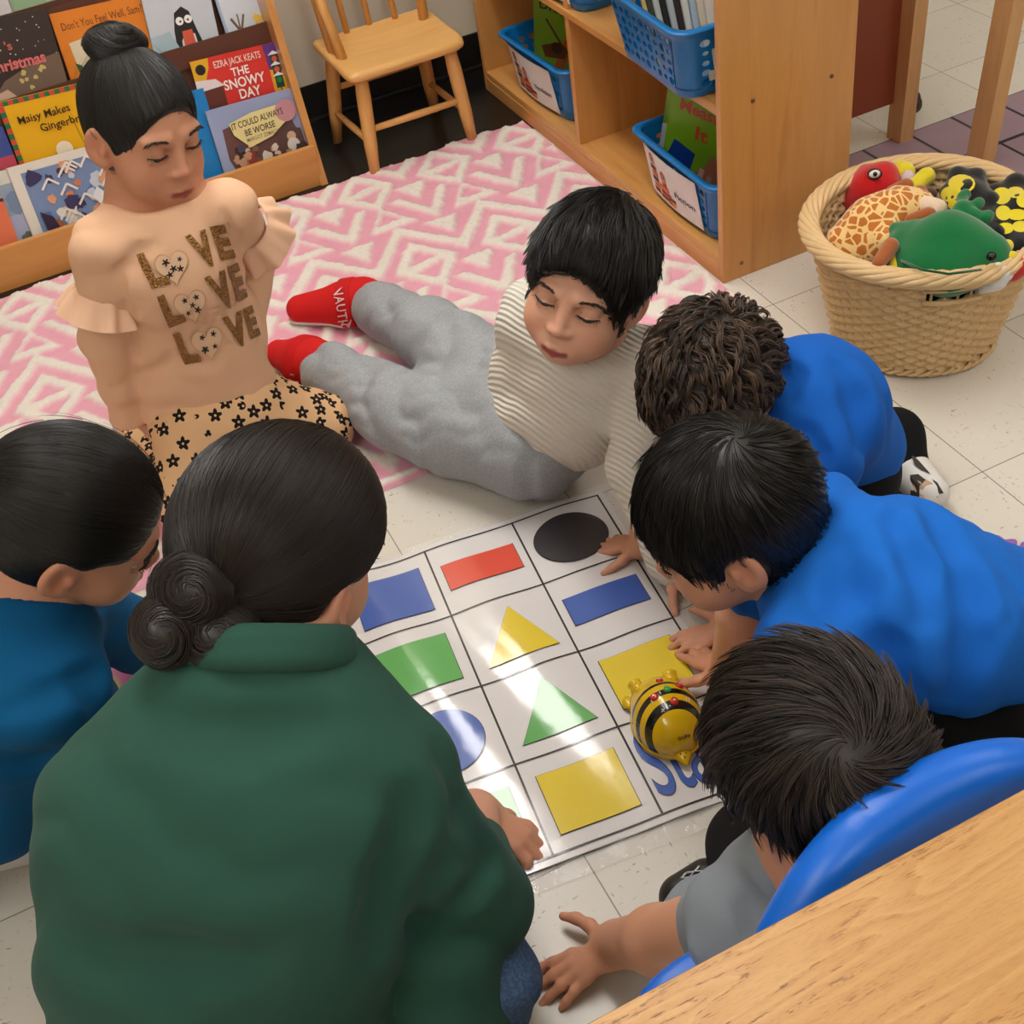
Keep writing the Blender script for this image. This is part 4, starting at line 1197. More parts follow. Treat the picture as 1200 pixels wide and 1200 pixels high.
# lower tier, front row
k = rack_book('pale blue picture book with a crowd under a yellow title panel', (240, 131), (345, 102), 1.128, .05, .25, .205, (150, 162, 196))
k.poly([(.12, .25), (.82, .12), (.90, .45), (.98, .98), (.20, .98), (.10, .6)], (104, 70, 66))
g = random.Random(11)
for q in range(46):
    k.blob(g.uniform(.18, .90), g.uniform(.46, .84), g.uniform(.025, .06), g.choice([(60, 36, 34), (150, 60, 54), (196, 150, 120), (120, 92, 70), (206, 168, 60), (70, 74, 96), (176, 110, 84), (220, 206, 190), (44, 34, 36)]), q)
k.poly([(.66, .50), (.78, .40), (.94, .46), (.96, .92), (.66, .94)], (88, 64, 60)); k.disc(.82, .52, .05, (206, 170, 140)); k.disc(.82, .62, .07, (210, 206, 200)); k.rect(.72, .66, .78, .92, (176, 130, 84)); k.blob(.90, .70, .08, (60, 46, 50), 6)
k.poly([(.20, .20), (.46, .14), (.78, .13), (.80, .34), (.62, .46), (.36, .52), (.22, .34)], (228, 214, 150))
k.text('IT COULD ALWAYS', .22, .28, .58, (70, 58, 44), .075, .015, .05); k.text('BE WORSE', .34, .385, .34, (70, 58, 44), .075, .015, .05); k.text('MARGOT ZEMACH', .34, .455, .36, (110, 98, 70), .045, .004, .05)
k.disc(.83, .22, .115, (196, 140, 150)); k.done(k.M)
k = rack_book('cream framed picture book with swirling orange and blue figures in the front row', (7, 198), (135, 163), 1.128, .05, .25, .185, (226, 220, 208))
k.rect(.10, .10, .96, .97, (120, 144, 184))
for q in range(34):
    k.blob(g.uniform(.16, .92), g.uniform(.14, .92), g.uniform(.03, .075), g.choice([(206, 130, 84), (222, 160, 120), (92, 116, 170), (196, 206, 220), (226, 220, 210), (170, 96, 64), (60, 56, 96)]), q + 60)
for q in range(12):
    x, y = g.uniform(.15, .8), g.uniform(.2, .85); k.line([(x, y), (x + .08, y - .12), (x + .16, y - .02)], .02, (232, 226, 218))
k.poly([(.14, .60), (.24, .70), (.28, .95), (.16, .95)], (52, 40, 66)); k.poly([(.64, .58), (.70, .48), (.76, .60), (.70, .78)], (226, 230, 232)); k.done(k.M)
k = rack_book('grey blue picture book half hidden at the left end of the front row', (-60, 218), (14, 197), 1.132, .05, .25, .185, (146, 164, 182))
k.rect(.0, .0, 1, .16, (214, 214, 200)); k.rect(.6, .55, 1, 1, (168, 176, 204)); k.blob(.86, .86, .12, (90, 108, 96), 4); k.line([(.80, .98), (.98, .72)], .03, (60, 92, 70)); k.blob(.9, .4, .2, (120, 140, 170), 2); k.done(k.M)
k = rack_book('orange picture book with dark figures at the left end of the front row', (-70, 250), (3, 232), 1.124, .05, .25, .15, (226, 120, 84))
k.rect(.0, .0, 1, .05, (60, 50, 60)); k.blob(.88, .80, .12, (150, 96, 130), 9); k.blob(.94, .95, .1, (120, 70, 90), 3); k.done(k.M)
k = rack_book('dark green picture book edge at the far left of the rack behind the grey one', (-60, 165), (3, 148), 1.15, .05, .25, .215, (60, 80, 150))
k.rect(.0, .3, 1, .45, (190, 70, 90)); k.rect(0, .5, 1, 1, (24, 90, 74)); k.done(k.M)
# lower tier, back row
k = rack_book('red picture book with white title and a traffic light behind the pale blue crowd book', (222, 73), (327, 48), 1.155, .05, .22, .225, (214, 52, 44))
k.poly([(0, 0), (.20, 0), (.18, .10), (.10, .26), (0, .20)], (222, 170, 40)); k.disc(.09, .10, .055, (30, 28, 26)); k.poly([(0, .30), (.28, .28), (.28, .70), (0, .76)], (98, 48, 38)); k.poly([(0, .2), (.22, .22), (.30, .30), (0, .32)], (226, 216, 214))
k.poly([(.80, 0), (1, 0), (1, .30), (.82, .26)], (92, 54, 130)); k.poly([(.82, .26), (1, .30), (1, .9), (.82, .86)], (226, 164, 34)); k.poly([(.0, .76), (.2, .64), (.36, .70), (.5, .84), (.72, .76), (.9, .8), (1, .9), (1, 1), (0, 1)], (222, 202, 200))
k.rect(.855, .10, .945, .46, (18, 72, 52))
for q in range(3): k.disc(.90, .16 + .11 * q, .03, ((214, 90, 70), (214, 90, 60), (30, 130, 70))[q]); k.poly([(.835, .115 + .11 * q), (.90, .075 + .11 * q), (.965, .115 + .11 * q)], (230, 230, 234))
k.line([(.90, .46), (.92, .85)], .012, (30, 40, 36))
k.text('EZRA JACK KEATS', .24, .115, .52, (236, 214, 200), .07, .012); k.text('THE', .40, .235, .20, (244, 236, 226), .085, .02); k.text('SNOWY', .29, .355, .46, (244, 236, 226), .10, .02); k.text('DAY', .43, .475, .24, (244, 236, 226), .10, .02); k.done(k.M)
k = rack_book('bright blue picture book edge between the girl in peach and the red book', (196, 114), (238, 103), 1.142, .05, .25, .205, (24, 128, 196)); k.done(k.M)
k = rack_book('yellow picture book about gingerbread with a red and green checked border', (-4, 121), (128, 89), 1.155, .05, .22, .205, (232, 176, 20))
for q in range(22):
    k.rect(q / 22, 0, (q + 1) / 22, .05, ((200, 74, 52), (30, 110, 70))[q % 2])
for q in range(16):
    k.rect(0, .05 + .95 * q / 16, .045, .05 + .95 * (q + 1) / 16, ((200, 74, 52), (30, 110, 70))[q % 2])
k.text('Maisy Makes', .12, .27, .46, (52, 34, 18), .085, .014, .03, .05); k.text('Gingerbread', .28, .40, .48, (52, 34, 18), .085, .014, .03, .05)
k.poly([(.30, .92), (.32, .76), (.52, .74), (.56, .92)], (36, 120, 66)); k.poly([(.56, .86), (.70, .70), (.94, .72), (.96, .90), (.62, .95)], (36, 52, 110)); k.rect(.64, .60, .72, .72, (206, 220, 200)); k.disc(.42, .64, .075, (236, 222, 196)); k.rect(.42, .9, .54, .97, (200, 60, 44)); k.done(k.M)
# upper tier
k = rack_book('dark snowy picture book with pink lettering at the left of the upper rack row', (-90, 35), (54, 10), 1.258, .36, .24, .185, (52, 40, 38), .012)
for q in range(40): k.disc(g.uniform(.1, .98), g.uniform(.05, .6), g.uniform(.003, .007), (214, 206, 196))
k.poly([(.3, 1), (.5, .72), (.8, .55), (1, .5), (1, 1)], (112, 92, 76))
for q in range(9): k.blob(g.uniform(.6, .96), g.uniform(.62, .95), .02, (196, 178, 110), q)
k.text('Christmas', .38, .62, .50, (214, 110, 108), .13, .03, .05, .03); k.text("'s", .58, .38, .06, (196, 100, 90), .1, .02); k.poly([(.3, .9), (.5, .82), (.6, .98), (.3, 1)], (206, 170, 150)); k.done(k.M)
k = rack_book("orange picture book with a pale pillow shape in the upper rack row", (57, 17), (170, -8), 1.272, .36, .24, .200, (222, 128, 36))
k.text("Don't You Feel Well, Sam?", .08, .20, .84, (120, 66, 22), .085, .006, .02, .02)
k.poly([(.10, .34), (.40, .30), (.52, .40), (.46, .70), (.30, .98), (.12, .70)], (222, 206, 176)); k.poly([(.46, .34), (.70, .26), (.80, .6), (.5, .98), (.30, .98), (.5, .6)], (178, 70, 32)); k.blob(.44, .56, .09, (196, 130, 80), 2); k.poly([(.10, .56), (.16, .60), (.2, .9), (.14, .86)], (36, 84, 44)); k.done(k.M)
k = rack_book('pale grey picture book with a penguin on its cover in the upper row', (160, -22), (240, -34), 1.258, .36, .24, .208, (196, 202, 210))
k.text('Penguin', .30, .17, .4, (110, 110, 116), .06, .0)
k.poly([(.34, .98), (.37, .56), (.42, .38), (.54, .32), (.64, .38), (.70, .58), (.84, .96), (.74, .86), (.72, .98)], (34, 32, 34)); k.poly([(.42, .97), (.45, .68), (.52, .60), (.66, .62), (.71, .97)], (228, 226, 222)); k.poly([(.47, .98), (.48, .58), (.63, .57), (.67, .98)], (214, 92, 66)); k.disc(.475, .47, .058, (240, 238, 234)); k.disc(.605, .46, .058, (240, 238, 234)); k.disc(.485, .475, .016, (30, 28, 28)); k.disc(.60, .465, .016, (30, 28, 28)); k.poly([(0, .60), (.3, .56), (.42, .80), (.2, .99), (0, .99)], (168, 190, 200)); k.done(k.M)
k = rack_book('light blue picture book with a winter tree at the right end of the upper row', (243, -26), (302, -43), 1.272, .36, .24, .22, (176, 190, 214))
k.rect(.06, .1, .94, .96, (214, 220, 230)); k.line([(.28, .86), (.30, .6), (.18, .45)], .05, (120, 96, 70)); k.line([(.30, .62), (.44, .44)], .04, (120, 96, 70)); k.line([(.30, .6), (.32, .42)], .03, (130, 104, 76)); k.disc(.42, .68, .07, (226, 130, 60)); k.poly([(.40, .74), (.52, .74), (.52, .92), (.38, .92)], (70, 130, 190)); k.disc(.58, .78, .07, (236, 206, 60)); k.poly([(.62, .56), (.74, .56), (.76, .92), (.62, .92)], (224, 140, 40)); k.blob(.68, .52, .09, (240, 196, 90), 5); k.poly([(.78, .62), (.92, .60), (.92, .92), (.80, .92)], (40, 100, 120)); k.poly([(.3, .95), (.6, .90), (.62, .98), (.3, .99)], (60, 130, 60)); k.disc(.84, .42, .035, (200, 80, 120)); k.done(k.M)
k = rack_book('green picture book at the top left of the rack behind the dark one', (5, -12), (75, -28), 1.345, .52, .22, .15, (150, 180, 140))
k.line([(.2, .9), (.4, .6), (.7, .95)], .05, (70, 100, 60)); k.blob(.2, .8, .1, (90, 60, 60), 2); k.done(k.M)
k = rack_book('white picture book at the top left corner of the rack', (-60, 5), (8, -12), 1.345, .52, .22, .15, (214, 208, 206)); k.blob(.8, .7, .12, (90, 86, 96), 2); k.done(k.M)

# ------------------------------------------------------------------ child's spindle chair
def spindle_chair():
    t = thing('spindle_chair', 'small light wooden spindle back chair by the wall beside the book rack', 'chair', (-.335, 1.16, 0))
    zs = .272; x0, x1, y0, y1 = -.492, -.175, 1.030, 1.315
    S = SDF()
    # seat with rounded front, softly dished
    S.box((-.333, 1.172, zs - .012), (.158, .142, .0125), rad=.0115, k=.004); S.ell((-.333, 1.17, zs + .052), (.20, .17, .058), k=.02, op='s')
    S.plane(A(-.49, 1.03, 0), A(-.75, -.70, 0), .03); S.plane(A(-.18, 1.04, 0), A(.8, -.65, 0), .03)
    V, F = S.mesh(.0045, 2); mesh_obj('seat', V, F, PINE_X, t)
    tops = [(-.447, 1.075), (-.217, 1.068), (-.455, 1.268), (-.225, 1.262)]; feet = [(-.470, 1.058), (-.196, 1.062), (-.488, 1.300), (-.205, 1.296)]
    L = []
    for (a, b), (c, d) in zip(tops, feet):
        p0, p1 = A(a, b, zs - .012), A(c, d, 0); L.append((p0, p1))
        MB().tube([p0, p0 * .75 + p1 * .25, p0 * .3 + p1 * .7, p1], [.0145, .0180, .0170, .0125], 16).build('leg', PINE, t)
    def on(i, z): p0, p1 = L[i]; f = (p0[2] - z) / (p0[2] - p1[2]); return p0 + (p1 - p0) * f
    for i, j, z in ((0, 1, .115), (2, 3, .150), (0, 2, .085), (1, 3, .085)):
        a, b = on(i, z), on(j, z); MB().tube([a, a * .5 + b * .5, b], [.0075, .0092, .0075], 12).build('stretcher', PINE, t)
    # back: hoop with spindles, thick corner posts
    top = []
    for k_ in range(9):
        an = math.pi * (-.02 + 1.04 * k_ / 8); top.append(A(-.335 - .150 * math.cos(an), 1.255 + .085 * math.sin(an) , zs + .27 + .02 * math.sin(an)))
    MB().tube(top, .013, 12).build('back_rail', PINE, t)
    base = [(-.462, 1.150), (-.468, 1.205), (-.400, 1.292), (-.335, 1.302), (-.268, 1.290), (-.212, 1.235)]
    for (bx, by), f in zip(base, (.02, .10, .36, .5, .64, .93)):
        i = min(int(f * 8), 7); g_ = f * 8 - i; q = top[i] * (1 - g_) + top[i + 1] * g_
        b_ = A(bx, by, zs - .006); thick = .0125 if f in (.02, .10, .93) else .0078
        MB().tube([b_, b_ * .5 + q * .5, q], [thick, thick * 1.05, thick * .8], 12).build('spindle', PINE, t)
spindle_chair()

# ------------------------------------------------------------------ wooden easel behind the shelf, purple floor grid, caster
def easel():
    t = thing('wooden_easel', 'wooden easel frame with maroon panel standing behind the storage shelf', 'easel', (.60, .39, 0))
    EW = wood('easel_wood', (200, 148, 96), (214, 166, 114), (186, 134, 82), 'Z', 1, .5, .1)
    def leg(p0, p1, w, d):
        p0, p1 = A(*p0), A(*p1); V = []
        for p in (p0, p1):
            for a, b in ((-1, -1), (1, -1), (1, 1), (-1, 1)): V.append(p + A(a * w / 2, b * d / 2, 0))
        m = MB(); m.add(V, [(3, 2, 1, 0), (4, 5, 6, 7)] + [(i, (i + 1) % 4, 4 + (i + 1) % 4, 4 + i) for i in range(4)]); m.build('leg', EW, t)
    leg((.618, .395, 0), (.622, .375, .95), .036, .05)
    leg((.657, .172, 0), (.665, .115, .95), .036, .05)
    MB().box((.45, .412, .52), (.32, .012, .86)).build('panel', plain((140, 66, 40), .45, name='maroon_panel'), t)
    leg((.285, .412, .0), (.285, .395, .95), .03, .03)
    MB().box((.63, .25, .93), (.03, .30, .04)).build('top_rail', EW, t)
easel()
def grid_mat():
    t = NT('purple_grid'); tc = t.tc(); sep = t.node('ShaderNodeSeparateXYZ'); t.link(tc, sep.inputs[0])
    def ln(o, per, off):
        f = t.math('FRACT', t.math('DIVIDE', t.math('ADD', o, off), per)); e = t.math('MINIMUM', f, t.math('SUBTRACT', 1.0, f)); return t.math('LESS_THAN', e, .032)
    l = t.math('MAXIMUM', ln(sep.outputs[0], .127, -.771 + 1.27), ln(sep.outputs[1], .170, -.404 + 1.70))
    c = t.mix(t.noise(5, 4), lin((158, 138, 166)), lin((146, 112, 104)))
    t.set(t.mix(l, c, lin((26, 24, 46))), .35, spec=.5)
    tag(MB().box((1.05, .19, .0015), (1.30, .424, .003), .001).build('grid_mat', t.m), 'purple floor mat with dark grid lines under the easel legs', 'mat')
grid_mat()
def caster():
    t = thing('caster_wheel', 'black caster wheel on the floor behind the easel leg', 'wheel', (.705, .475, 0))
    m = MB(); m.tube([(.69, .475, .028), (.722, .482, .028)], .028, 20); m.build('tyre', plain((24, 24, 26), .5), t)
    m = MB(); m.tube([(.686, .474, .028), (.726, .483, .028)], .014, 16); m.sphere((.706, .478, .046), (.026, .030, .018)); m.build('hub', plain((40, 40, 44), .4), t)
caster()

# ------------------------------------------------------------------ table and blue chair in the foreground
def oak_laminate():
    t = NT('oak_laminate')
    v = t.mapping((1.1, 8, 1), (0, 0, -.13)); n = t.noise(1.6, 2, .45, v, 1.2)
    ph = t.math('FRACT', t.math('MULTIPLY', n, 13.0))
    base = t.ramp(ph, [(.0, lin((206, 158, 100))), (.35, lin((200, 150, 90))), (.75, lin((190, 136, 76))), (1.0, lin((198, 148, 90)))])
    base = t.mix(t.math('MULTIPLY', t.noise(1.2, 2, .5, t.mapping((1, 5, 1), (0, 0, -.13))), .4), base, lin((210, 166, 108)))
    p1 = t.ramp(t.noise(1.0, 2, .55, t.mapping((100, 860, 1), (0, 0, -.13))), [(.53, (0, 0, 0, 1)), (.60, (1, 1, 1, 1))])
    gate = t.ramp(ph, [(.60, (0, 0, 0, 1)), (.78, (1, 1, 1, 1)), (.95, (1, 1, 1, 1)), (1.0, (0, 0, 0, 1))])
    broad = t.ramp(t.noise(1.5, 2, .5, t.mapping((1.2, 4, 1), (0, 0, -.13), (3, 1, 0))), [(.42, (0, 0, 0, 1)), (.58, (1, 1, 1, 1))])
    dash = t.math('MULTIPLY', p1, t.math('ADD', t.math('MULTIPLY', t.math('MULTIPLY', gate, broad), .75), .12))
    col = t.mix(dash, base, lin((112, 70, 34)))
    t.bump(t.noise(300, 2), .03, .001)
    t.set(col, .40, spec=.45); return t.m
def table():
    zt = .60; ye = -1.381
    t = thing('table', 'oak laminate table top in the near right corner', 'table', (-.6, -1.7, 0))
    m = MB(); m.box((-.55, ye - .38, zt - .013), (1.9, .76, .024), .002); m.build('table_top', oak_laminate(), t)
    m = MB(); m.box((-.55, ye + .0015 - .003, zt - .0135), (1.9, .006, .020), .002); m.build('edge_band', plain((96, 66, 40), .5), t)
    steel = plain((150, 150, 152), .3, .9)
    for x, y in ((-1.4, ye - .08), (.3, ye - .08), (-1.4, ye - .68), (.3, ye - .68)):
        MB().tube([(x, y, 0), (x, y, zt - .02)], .016, 14).build('leg', steel, t)
table()
def blue_chair():
    t = thing('blue_chair', 'bright blue plastic child chair tucked under the oak table', 'chair', (-.84, -1.42, 0))
    bl = NT('blue_seat_plastic'); bl.bump(bl.noise(260, 2), .10, .001); bl.set(bl.mix(bl.noise(6, 2), lin((12, 100, 210)), lin((14, 108, 220))), .36, spec=.5); bl = bl.m
    # back shell: wide board, crowned top edge, curved round the sitter, leaning towards the mat
    V = []; F = []; NX, NZ = 28, 12
    def P(u, v, side):
        x = -.770 + .170 * u * (1 - .08 * v * v)
        top = .578 - .070 * abs(u) ** 2.6
        z = .30 + (top - .30) * v
        y = -1.418 + .060 * v + .030 * v * v - .035 * (1 - u * u)* 0 + .022 * u * u * 0
        y += .030 * (u * u) * -1
        th = .015 * (1 - .35 * v ** 6) * (1 - .5 * abs(u) ** 8)
        return A(x, y + side * th, z)
    S = SDF()
    for i in range(41):
        u = -1 + 2 * i / 40
        S.chain([P(u, v, 0) for v in (0, .33, .66, .97)], [.013, .014, .0165, .0175], .016)
    V_, F_ = S.mesh(.0045, 3); mesh_obj('backrest', V_, F_, bl, t)
    S = SDF(); S.box((-.845, -1.42, .300), (.200, .185, .014), rad=.013, k=.01); S.ell((-.845, -1.42, .372), (.24, .22, .068), k=.03, op='s')
    for sx in (-1, 1):
        for sy in (-1, 1): S.plane(A(-.845 + sx * .165, -1.42 + sy * .150, 0) + A(sx, sy, 0) * .016, A(sx, sy, 0), .05)
    V_, F_ = S.mesh(.005, 3); mesh_obj('seat', V_, F_, bl, t)
    steel = plain((170, 170, 172), .25, .9)
    for sx in (-1, 1):
        MB().tube([(-.845 + sx * .12, -1.32, .29), (-.845 + sx * .165, -1.29, 0)], .010, 12).build('leg', steel, t)
        MB().tube([(-.845 + sx * .12, -1.53, .29), (-.845 + sx * .165, -1.58, 0)], .010, 12).build('leg', steel, t)
blue_chair()
# ================================================================== people
SK1 = skin_mat('skin_olive', (206, 150, 120)); SK2 = skin_mat('skin_light', (220, 170, 144)); SK3 = skin_mat('skin_tan', (212, 156, 124)); SK4 = skin_mat('skin_warm', (212, 158, 130))
EYEW = plain((206, 198, 190), .25, name='eye_white'); IRIS = plain((26, 17, 13), .12, name='iris'); BROW = plain((34, 25, 20), .6, name='brow_hair')
BLACKH = hair_mat('black_hair', (10, 8, 8), (29, 24, 22), .40); DKBR = hair_mat('dark_brown_hair', (12, 9, 8), (42, 30, 25), .42); BRN = hair_mat('brown_hair', (28, 20, 16), (98, 74, 56), .45); GREYB = hair_mat('ash_brown_hair', (18, 15, 14), (66, 54, 46), .46)
UP = A(0, 0, 1)

def torso(S, neck, chest, waist, hip, right, wn, wc, ww, wh, flat=.68, k=.04):
    """trunk as flattened tapered sections; right = subject's right-left axis"""
    r = nrm(right)
    for a, b, wa, wb in ((neck, chest, wn, wc), (chest, waist, wc, ww), (waist, hip, ww, wh)):
        f = nrm(np.cross(r, np.asarray(b) - np.asarray(a)))
        S.cone(a, b, wa, wb, k, flat=(f, flat))
    return S

def crown_flow(c, spin=.35):
    c = Vector(c)
    def f(p, n):
        d = (p - c)
        s = n.cross(d); return d.normalized() + s.normalized() * spin
    return f
def gather_flow(c):
    c = Vector(c); return lambda p, n: (c - p)

# ------------------------------------------------------------------ girl in peach
def girl_peach():
    base = A(-1.12, .06, .012)
    t = thing('person', 'girl in a peach LOVE sweatshirt and flowered leggings kneeling on the pink rug', 'person', base)
    hd = Head(av(169, 150, 1.825), (.372, -.895, -.235), roll=-.146, scale=1.0)
    neck = av(163, 224, 1.895); 
    shR, shL = at(118, 290, .552), at(268, 243, .560)
    chest = at(196, 300, .50); waist = at(226, 390, .335); hip = at(245, 462, .20)
    elR, wrR = at(126, 398, .375), at(150, 470, .215)
    elL, wrL = at(296, 300, .40), at(285, 390, .30)
    knL, knR = at(372, 500, .065), at(225, 585, .065)
    # body: one surface
    S = SDF(); tints = hd.add(S, neck - UP * .02, (.040, .046))
    S.chain([neck, chest, waist, hip], [.04, .046, .046, .046], .04)
    for a, b, c, sd in ((shR, elR, wrR, 1), (shL, elL, wrL, -1)):
        S.cone(neck - UP * .02, a, .034, .032, .03); S.chain([a, b, c], [.034, .028, .021], .02)
        tints += hand(S, c, nrm(A(.15 * sd, -.25, -1)), A(-sd * .9, -.3, .1), sd, .115, curl=(.3, .35, .4, .4))
    for a in (knL, knR): S.cone(hip, a, .06, .05, .03)
    ft = [at(190, 540, .04) + A(-.02, .10, 0), A(-1.0, .30, .04)]
    for a, b in zip((knR, knL), ft): S.chain([a, b], [.045, .03], .03)
    body_obj('body', S, SK1, t, tints, .0027)
    hd.face_parts(t, EYEW, IRIS, BROW)
    # hair drawn up into a top knot
    C = scalp(hd, .006, .060, -.052, front=.092); V, F = C.mesh(.004)
    kc = hd.p(.002, -.058, .102)
    K = SDF(); K.ell(kc, hd.r(.036, .030, .016), hd.M, .02); K.ell(hd.p(-.010, -.066, .108), hd.r(.032, .026, .013), hd.M, .015)
    K.ell(hd.p(.026, -.056, .104), hd.r(.024, .024, .015), hd.M, .015); K.cone(hd.p(0, -.046, .085), kc, .030, .028, .02)
    V2, F2 = K.mesh(.003)
    st = strands(V, F, 4200, gather_flow(hd.p(0, -.050, .108)), .10, 8, (.0002, .0012), .0006, 2, (.10, 18), ok=lambda p: True)
    axk = Vector(hd.d(.25, .1, 1)); kcv = Vector(kc)
    st2 = strands(V2, F2, 900, lambda p, n: axk.cross(p - kcv) + axk * .004, .075, 8, (.0003, .003), .0007, 3, (.25, 40))
    fl = strands(V, F, 60, gather_flow(hd.p(0, -.05, .14)), .05, 6, (.004, .010), .00035, 9, (.5, 30))
    hair_obj(t, BLACKH, [(V, F), (V2, F2)], [st, st2, fl])
    # sweatshirt
    W = fabric('peach_sweat', (232, 186, 152), 700, .18, .9, .05)
    X = nrm(shL - shR)
    S = SDF()
    torso(S, neck - UP * .045, chest, waist, hip - UP * .005, X, .066, .104, .106, .118, .66)
    S.cone(neck - UP * .045, shR, .042, .042, .03); S.cone(neck - UP * .045, shL, .042, .040, .03)
    S.chain([shR, elR, wrR], [.044, .042, .034], .014); S.chain([shL, elL, wrL], [.042, .040, .034], .014)
    S.cone(elR * .3 + wrR * .7, wrR, .040, .034, .012)
    S.cone(at(154, 476, .205), at(160, 503, .150), .035, .047, .008)               # flared cuff
    S.ell(neck + A(.012, -.032, .022), (.058, .064, .036), None, .010, 's')
    S.plane(hip + UP * (-.012), A(.08, .22, -1), .006)
    S.disp(folds(.0045, 36, (.2, .2, 1), 3)); 
    # hem seam
    hz = hip - UP * .012 + UP * .032; hn = nrm(A(.08, .22, -1))
    S.disp(lambda x, y, z: .0016 * np.exp(-((((x - hz[0]) * hn[0] + (y - hz[1]) * hn[1] + (z - hz[2]) * hn[2]) / .0022) ** 2)) * ((x > shR[0] - .0) & (z > .05)))
    o, V, F = cloth_obj('sweatshirt', S, W, t, .004, 1, None, [([(140, 315), (148, 360), (154, 410), (158, 462)], .007, .012), ([(262, 250), (272, 275), (280, 310)], .005, .012), ([(150, 310), (165, 295), (180, 288)], .005, .02), ([(165, 440), (205, 425), (245, 428)], .005, .03)]); bv = bvh_of(V, F)
    # gathered ruffles on both sleeves
    RM = fabric('peach_ruffle', (240, 196, 164), 700, .15, .9, .05)
    def ruffle(c, ax, r, h, amp, n, seed):
        ax = nrm(ax); x = nrm(np.cross(ax, A(.3, .2, .9))); y = np.cross(ax, x); V = []; F = []; N = 120; rows = 7
        for j in range(rows):
            q = j / (rows - 1)
            for i in range(N):
                a = 2 * math.pi * i / N
                w = math.sin(n * a + seed) * .6 + math.sin((n + 3) * a + 2 * seed) * .4
                rr = r + .024 * q ** .8 + amp * w * q ** .7
                V.append(c + (x * math.cos(a) + y * math.sin(a)) * rr + ax * (h * q - .004 * w * q))
        for j in range(rows - 1):
            for i in range(N): F.append((j * N + i, j * N + (i + 1) % N, (j + 1) * N + (i + 1) % N, (j + 1) * N + i))
        b = len(V); V += [p - (p - c) / np.linalg.norm(p - c) * .0025 for p in V]; F += [tuple(b + k_ for k_ in f[::-1]) for f in F]
        mesh_obj('ruffle', V, F, RM, t)
    ruffle(shR * .60 + elR * .40, elR - shR + A(-.04, -.05, 0), .040, .050, .008, 9, 1.0)
    ruffle(shL * .62 + elL * .38 + A(.008, 0, 0), elL - shL + A(.05, .0, -.02), .042, .052, .008, 9, 2.2)
    # LOVE printed three times: sequin letters and flowered hearts
    seq = NT('gold_sequin'); vv = seq.voro(330); 
    seq.set(seq.mix(vv.outputs['Distance'], lin((190, 140, 84)), lin((110, 74, 40))), .28, .75)
    b = seq.node('ShaderNodeBump'); b.inputs['Strength'].default_value = .9; b.inputs['Distance'].default_value = .002; seq.link(seq.math('ADD', vv.outputs['Distance'], seq.noise(300, 1)), b.inputs['Height']); seq.link(b.outputs[0], seq.b.inputs['Normal'])
    seq = seq.m; fl_b = plain((24, 20, 22), .7, name='flower_print'); ht = fabric('heart_patch', (236, 196, 162), 600, .1, .9, .04); piping = plain((214, 166, 128), .7)
    view = nrm(chest - CC)
    def pj(u, v):                      # point on the shirt front seen at photo u,v
        d = at(u, v, .3) - CC; h_ = bv.ray_cast(Vector(CC), Vector(nrm(d)), 5.0)
        return (None if h_[0] is None else (np.array(h_[0]), np.array(h_[1])))
    def on_shirt(pts2, faces, name, m, off, lab=None, thick=0.0):
        Vv = []; 
        for u, v in pts2:
            q = pj(u, v)
            if q is None: return
            Vv.append(q[0] + q[1] * off)
        mb = MB(); mb.add(Vv, faces, 0, True); return mb.build(name, m, o, label=lab)
    def letter(ch, q00, q10, q01):
        """q00 lower left, q10 lower right, q01 upper left in the photo"""
        Vt, Ft = text_fine(ch, .055); xs = [p[0] for p in Vt]; ys = [p[1] for p in Vt]; x0, x1, y0, y1 = min(xs), max(xs), min(ys), max(ys)
        pts = []
        for x, y, z in Vt:
            a, c = (x - x0) / (x1 - x0), (y - y0) / (y1 - y0)
            pts.append((q00[0] + (q10[0] - q00[0]) * a + (q01[0] - q00[0]) * c, q00[1] + (q10[1] - q00[1]) * a + (q01[1] - q00[1]) * c))
        on_shirt(pts, Ft, 'sequin_letter', seq, .0030, 'gold sequin letter ' + ch)
    Ls = [((160, 298), (178, 338), (200, 332)), ((184, 347), (198, 383), (218, 375)), ((202, 390), (217, 427), (236, 422))]
    Vs_ = [((216, 277), (240, 268), (248, 312)), ((238, 325), (262, 315), (268, 360)), ((259, 372), (282, 363), (283, 405))]
    Es = [((245, 265), (263, 260), (258, 305), (275, 302)), ((265, 312), (278, 308), (277, 353), (289, 348)), ((283, 362), (296, 357), (293, 397), (304, 392))]
    Hc = [(202, 312, 21), (223, 357, 20), (243, 400, 20)]
    for ul, ll, lr in Ls: letter('L', ll, lr, ul)
    for tl, tr_, bt in Vs_:
        hx, hy = (tr_[0] - tl[0]) / 2, (tr_[1] - tl[1]) / 2; letter('V', (bt[0] - hx, bt[1] - hy), (bt[0] + hx, bt[1] + hy), tl)
    for tl, tr_, bl_, br_ in Es: letter('E', bl_, br_, tl)
    for q, (cu, cv, hs) in enumerate(Hc):
        def hp(kk, s=1.0):
            a = 2 * math.pi * kk / 36; x = 16 * math.sin(a) ** 3; y = 13 * math.cos(a) - 5 * math.cos(2 * a) - 2 * math.cos(3 * a) - math.cos(4 * a)
            x, y = x / 17 * hs * s, -y / 15 * hs * s; ca, sa = math.cos(-.26), math.sin(-.26); return (cu + x * ca - y * sa, cv + x * sa + y * ca)
        on_shirt([(cu, cv)] + [hp(kk, 1.02) for kk in range(36)], [(0, 1 + kk, 1 + (kk + 1) % 36) for kk in range(36)], 'heart_outline', piping, .0022)
